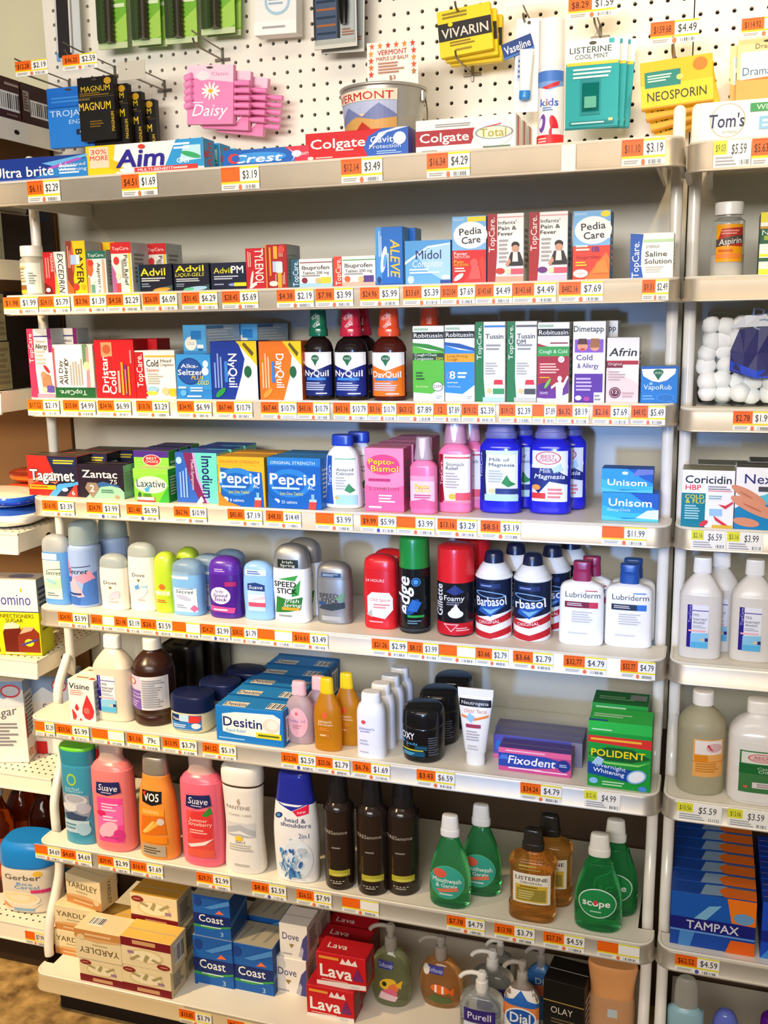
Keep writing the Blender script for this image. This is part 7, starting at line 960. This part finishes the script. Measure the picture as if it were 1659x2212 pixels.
flask('blue domed bottle top at the bottom right', 'bath product', 18, (1536, 1594, 2180, 2340), .8, [('body', [(0, .95), (.02, 1), (.62, 1), (.66, .96)], '3a4ab0', 'plastic'), ('cap', [(.65, .98), (.65, .98), (.67, 1), (.84, .92), (.95, .66), (1, .3)], '6a78d8', 'gloss')], [(0, (.15, .85, .2, .6), 'b8c0e8', [L(.1, .2, .9, .8, 3, '4a5ab0')])], 'bath_bottle')
flask('purple bottle at the bottom right photo edge', 'bath product', 18, (1640, 1720, 2160, 2340), .7, [('body', [(0, .95), (.02, 1), (.7, 1), (.78, .7)], '6a1a9a', 'plastic'), ('cap', [(.77, .6), (.77, .6), (.97, .56), (1, .5)], '8a2ab4', 'plastic')], [(0, (.15, .85, .2, .6), 'b884d0', [L(.1, .2, .9, .8, 3, '5a1a80')])], 'bath_bottle')
ticket(8, 388, 457, '$10.85', '$3.79', dz=-.004); ticket(8, 492, 566, '$3.95', '$2.79', dz=-.004); ticket(8, 640, 716, '$6.36', '$2.19', dz=-.004)

# ------------------------------------------------------------------ left-hand bay
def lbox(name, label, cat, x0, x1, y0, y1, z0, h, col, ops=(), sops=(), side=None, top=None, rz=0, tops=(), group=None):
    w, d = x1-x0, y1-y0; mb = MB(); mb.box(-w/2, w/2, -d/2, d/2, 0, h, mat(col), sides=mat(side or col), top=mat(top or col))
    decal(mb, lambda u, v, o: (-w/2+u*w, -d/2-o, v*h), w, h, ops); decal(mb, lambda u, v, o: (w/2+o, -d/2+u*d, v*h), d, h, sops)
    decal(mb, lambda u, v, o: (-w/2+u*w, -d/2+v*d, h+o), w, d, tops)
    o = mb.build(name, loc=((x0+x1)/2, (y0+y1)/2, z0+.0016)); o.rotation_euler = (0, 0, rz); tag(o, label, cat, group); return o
BRN = '3a1a14'
lbox('baking_carton', 'dark brown carton with barcode, nearest the pegboard on the left bay top', 'carton', -.20, -.036, -.115, -.030, 1.80, .076, BRN, sops=[BAR(.3, .2, .96, .62, 9), R(.04, .3, .26, .8, 'a89a90'), L(.06, .34, .24, .76, 6, '5a4038')], group='dark brown cartons')
lbox('baking_carton', 'dark brown carton with barcode, farther left on the left bay top', 'carton', -.20, -.036, -.212, -.119, 1.80, .076, '46201a', sops=[BAR(.3, .2, .95, .66, 10), L(.5, .78, .98, .9, 1, 'b0988c'), L(.5, .06, .9, .14, 1, '8a6a68')], group='dark brown cartons')
lbox('grocery_carton', 'grey green carton level with the pain relievers', 'carton', -.26, -.044, -.238, -.196, 1.535, .105, 'a3a58c', sops=[L(.1, .1, .9, .9, 8, '84866e')], group='grey green cartons')
lbox('grocery_carton', 'dark brown carton beside the grey green one', 'carton', -.24, -.052, -.19, -.02, 1.535, .16, '2a1810', sops=[R(.5, .5, .9, .9, '1a2030')])  # near-black box added where the back panel lies in shade
lbox('grocery_carton', 'lower grey green carton of a pair at the left edge', 'carton', -.24, -.046, -.250, -.204, 1.284, .093, '8a8560', ops=[R(0, 0, 1, 1, 'a85a2a'), P([(.6, .1), (.9, .9), (1, .9), (1, .1)], 'c8783a')], sops=[L(.1, .1, .9, .9, 7, '6e6a4a')], group='grey green cartons')
lbox('grocery_carton', 'upper grey green carton of a pair at the left edge', 'carton', -.24, -.048, -.248, -.206, 1.379, .09, '928d68', ops=[R(0, 0, 1, 1, '8a4a2a')], sops=[L(.1, .1, .9, .9, 7, '746f50')], group='grey green cartons')
lbox('grocery_carton', 'dark carton in shade behind the grey green pair', 'carton', -.25, -.054, -.198, -.02, 1.284, .19, '20130e', sops=[R(.1, .1, .5, .3, '2a1a1c')])  # added filler box too, its shade put into the colour
def pillow(name, label, cat, c, r, cols, rz=0, group=None, n=3.2):
    mb = MB(); N = 36; K = 12; ms = [mat(x, 'gloss') for x in cols]
    vs = []
    for i in range(K+1):
        t = -math.pi/2+math.pi*i/K; s = abs(math.cos(t))**.55
        for k in range(N):
            a = 2*math.pi*k/N; cx_, sx_ = math.cos(a), math.sin(a)
            vs.append((r[0]*s*math.copysign(abs(cx_)**(2/n), cx_)*(1+.03*math.sin(5*a+i)), r[1]*s*math.copysign(abs(sx_)**(2/n), sx_)*(1+.04*math.sin(3*a+2*i)), r[2]*(1+math.sin(t))))
    for i in range(K):
        fs = [(i*N+k, i*N+(k+1) % N, (i+1)*N+(k+1) % N, (i+1)*N+k) for k in range(N)]
        mi = ms[i*len(ms)//K]; base = len(mb.v); mb.v += vs[i*N:(i+2)*N]
        for k in range(N): mb.f.append((base+k, base+(k+1) % N, base+N+(k+1) % N, base+N+k)); mb.m.append(mb.mi(mi))
    o = mb.build(name, loc=c, smooth=60); o.rotation_euler = (0, 0, rz); tag(o, label, cat, group); return o
z = 1.0016
pillow('food_bag', 'lower white and blue bag lying at the front of its shelf', 'bag', (-.13, -.165, z), (.095, .075, .019), ['1c4ab0', 'f2f0ec', 'f2f0ec', 'f4f2ee', '2a5ac0', '2a6ad0'], .05, 'white and blue bags')
pillow('food_bag', 'upper blue and white bag lying on the lower one', 'bag', (-.135, -.150, z+.038), (.09, .07, .016), ['2a8ad8', 'f2efe8', '2a4ac8', '1c5ad0', 'f4e6d0', 'f2e8dc'], -.06, 'white and blue bags')
for i, (nm, cx_, cy_, zz) in enumerate([('lowest', -.15, -.048, z), ('middle', -.13, -.047, z+.034), ('topmost', -.115, -.046, z+.068)]):
    pillow('snack_bag', nm+' orange red bag of the pile behind blue bags', 'bag', (cx_, cy_, zz), (.075, .034, .017), ['8a2a1a', 'c8481c', 'd8701c', 'a83018', 'c84a22', 'b83a1c'], .1*i-.1, 'orange red bags')
lbox('sugar_carton', 'yellow and white sugar carton with a printed chocolate cake', 'sugar', -.160, -.044, -.205, -.150, .724, .165, 'f0e01c', ops=[R(0, .58, 1, 1, 'f8f5f0'), R(0, .57, 1, .582, '3a3a7a'), T('Domino', .5, .74, .15, '3a3a9a', .74, .4), E(.7, .86, .02, .03, 'f0c020'), T('CONFECTIONERS', .5, .52, .05, '5a5420', .8, 1), T('SUGAR', .52, .46, .05, '5a5420', .34, 1), P([(.3, .04), (.28, .3), (.36, .4), (.6, .4), (.66, .28), (.66, .04)], '6a2418'), P([(.56, .04), (.56, .24), (.66, .36), (.86, .38), (.98, .3), (.98, .04)], '8a3420'), P([(.28, .34), (.34, .42), (.5, .44), (.62, .4), (.6, .36)], 'f0dcc0'), P([(.6, .28), (.7, .38), (.9, .38), (.84, .33)], 'e8b090'), P([(.0, .04), (.0, .3), (.14, .34), (.2, .04)], '7a2a1c'), E(.78, .17, .09, .05, 'f0dc1c'), P([(.62, .12), (.94, .2), (.94, .23), (.62, .15)], '4a4a9a'), L(.3, .01, .9, .04, 1, 'f0d8c0')], sops=[R(0, 0, 1, .56, 'c8cc1c'), R(0, .56, 1, 1, '8fa0b4'), L(.1, .62, .9, .9, 4, '3a4a6a'), L(.2, .3, .7, .42, 2, '6a6a18')], top='d8d0c8', tops=[E(.6, .5, .24, .3, '8a90b8'), L(.1, .1, .6, .3, 1, '8a8090')], rz=.16)
SUG = [R(0, .74, 1, 1, '8aa4cc'), P([(0, .74), (.3, .86), (.6, .78), (1, .9), (1, .7), (0, .66)], 'dfe6ee'), E(.75, .88, .2, .08, 'd8404a'), E(.75, .88, .17, .06, 'c8d0dc'), T('Sugar', .55, .62, .1, '6a6a78', .6, 1, sh=.2, rot=12), L(.1, .2, .9, .5, 7, '8a8a90'), R(.0, .0, .3, .16, 'c8282a')]
SUS = [R(0, .84, 1, 1, '9ab0d0'), L(.1, .3, .9, .8, 10, '7a7a7c'), R(.1, .06, .4, .14, 'e0a08a'), E(.7, .1, .14, .05, 'd89078'), R(.0, .3, .1, .6, 'c8282a')]
lbox('sugar_bag', 'white paper sugar bag standing farther back in its row', 'sugar', -.150, -.062, -.105, -.035, .455, .185, 'ebe6de', ops=SUG, sops=SUS, side='e2ddd4', rz=.2, group='white sugar bags')
lbox('sugar_bag', 'white paper sugar bag in front at the photo edge', 'sugar', -.245, -.135, -.175, -.112, .455, .190, 'f0ece6', ops=SUG, sops=SUS, side='e8e3da', rz=.28, group='white sugar bags')
def simple(name, label, cat, c, a, h, dr, parts, labels=(), n=2.2):
    root = empty(name, label, cat, (c[0], c[1], c[2]+.0016)); profs = []
    for pn, pr, col, kd in parts:
        p = cr([(q[0]*h, q[1]*a, q[1]*a*dr) for q in pr]); profs.append(p); mb = MB(); mb.solid(p, n, mat(col, kd), 40); mb.build(pn, root, smooth=40)
    for pi, (u0, u1, v0, v1), bg, ops in labels:
        p = profs[pi]
        def fn(u, v, off):
            x = -a+2*a*(u0+u*(u1-u0)); zz = h*(v0+v*(v1-v0)); A, B = p[0][1], p[0][2]
            for q0, q1 in zip(p, p[1:]):
                if q0[0] <= zz <= q1[0] and q1[0] > q0[0]: t = (zz-q0[0])/(q1[0]-q0[0]); A = q0[1]+(q1[1]-q0[1])*t; B = q0[2]+(q1[2]-q0[2])*t; break
            t = max(-.985, min(.985, x/max(A, 1e-5))); return (t*A, -B*(1-abs(t)**n)**(1/n)-off, zz)
        mb = MB(); decal(mb, fn, (u1-u0)*2*a, (v1-v0)*h, ([R(0, 0, 1, 1, bg)] if bg else [])+list(ops), curved=14, base=.0004); mb.build('label', root)
    return root
tub = simple('cereal_tub', 'white baby cereal tub with a bright blue lid', 'baby food', (-.132, -.178, .124), .066, .165, .72, [('body', [(0, .86), (.02, .95), (.08, .99), (.5, 1), (.64, .96), (.66, .92)], 'e4dac8', 'plastic'), ('lid', [(.65, .96), (.65, .96), (.68, 1), (.86, .97), (.94, .9), (1, .76)], '1c86dc', 'plastic')],
    [(0, (.04, .96, .08, .62), None, [T('Gerber', .5, .84, .13, '6a625a', .7, 2), E(.8, .94, .08, .07, 'e8b83a'), T('Rice', .55, .68, .08, '5a9ad8', .3, 1), T('Cereal', .58, .59, .09, '5a9ad8', .46, 1), P([(.66, .44), (.98, .42), (.98, .52), (.66, .52)], 'd83a7a'), E(.42, .26, .4, .2, 'f4ecd8'), E(.42, .29, .35, .15, 'f0dfae'), E(.44, .3, .2, .08, 'f6e8c4'), P([(.1, .14), (.3, .0), (.7, .02), (.86, .16), (.5, .1)], 'e8dcc8'), P([(.0, .0), (.1, .12), (.3, .0)], 'e8a05a'), R(.3, -.06, .7, .02, '8ab0d0')])], 2.6); tub.rotation_euler = (0, 0, .15)
for i, (zz, nm, cx_, rz) in enumerate([(.124, 'lowest', -.064, .0), (.164, 'middle', -.058, -.05), (.204, 'topmost', -.062, .04)]):
    lbox('baby_food_pack', nm+' orange and white baby food pack beside the cereal tub', 'baby food', cx_-.062, cx_+.030, -.088, -.020, zz, .0385, 'ece4d4', ops=[R(0, .66, 1, 1, '5a9ac4'), P([(.2, 0), (.3, .4), (.6, .56), (1, .5), (1, 0)], 'e8622a'), E(.6, .3, .2, .24, 'd83a22'), P([(0, 0), (0, .24), (.4, .2), (.3, 0)], 'f0a04a'), E(.16, .5, .08, .18, '6a8a98')], sops=[R(0, 0, 1, 1, 'd08838')], side='d08838', top='f2ead8', tops=[P([(.5, .4), (.8, .8), (.95, .5), (.7, .3)], 'f0b84a')], rz=rz, group='baby food packs')
for i, (cx_, cy_, nm) in enumerate([(-.165, -.078, 'amber syrup bottle with a white cap behind the cereal tub'), (-.250, -.048, 'amber bottle in the shade behind the white capped one'), (-.250, -.135, 'amber bottle at the left photo edge, mostly hidden')]):
    simple('syrup_jug', nm, 'syrup', (cx_, cy_, .124), .036, .265, 1, [('body', [(0, .9), (.02, 1), (.55, 1), (.66, .86), (.76, .5), (.82, .38), (.86, .36)], '8a3a0c', 'clear'), ('cap', [(.85, .42), (.85, .42), (.86, .46), (.98, .44), (1, .38)], 'd8d2cc', 'plastic')], [(0, (.1, .9, .15, .5), 'b8502a', [P([(.4, .5), (.6, .8), (.8, .4)], 'e8703a')])])
tk = MB(); tk.box(-.025, .025, 0, .001, 0, .03, mat('f6f0e0'), ch=.0002); decal(tk, lambda u, v, o: (-.025+u*.05, -o, v*.03), .05, .03, ticket_ops('', '$7.99'), base=.0001, step=.00005)
t_ = tk.build('price_tag', loc=(-.066, -.2695, .0905)); tag(t_, 'price tag reading $7.99 on the lowest rail of the left-hand bay', 'price tag')
# ------------------------------------------------------------------ describe each price ticket by the goods it stands under
used = {}
for o, sh, x, p in TAGS:
    best = min(ROWS.get(sh, [(0, 'goods')]), key=lambda r: abs(r[0]-x))[1]
    lab = ('price tag reading %s ' % p if p else 'price tag ') + 'under the ' + best
    if len(lab.split()) > 15: lab = ('price tag %s ' % p if p else 'price tag ') + 'under ' + best
    used.setdefault(lab, []).append((x, o))
for lab, l in used.items():
    l.sort(key=lambda t: t[0])
    for i, (x, o) in enumerate(l):
        if len(lab.split()) > 14: lab = lab.replace('price tag under', 'tag under').replace('price tag reading', 'tag').replace('price tag', 'tag')
        pre = '' if len(l) == 1 else (('left ' if i == 0 else 'right ') if len(l) == 2 else ('left ', 'middle ', 'right ')[min(i, 2)])
        tag(o, pre+lab, 'price tag', 'price tags on the shelf rails')
seen = {}
for o in THINGS: seen.setdefault(o['label'], []).append(o.name)
for k, v in seen.items():
    n = len(k.split())
    if len(v) > 1 or n > 16 or n < 4: print('LABEL CHECK', n, k, v)
print('things', len(THINGS))
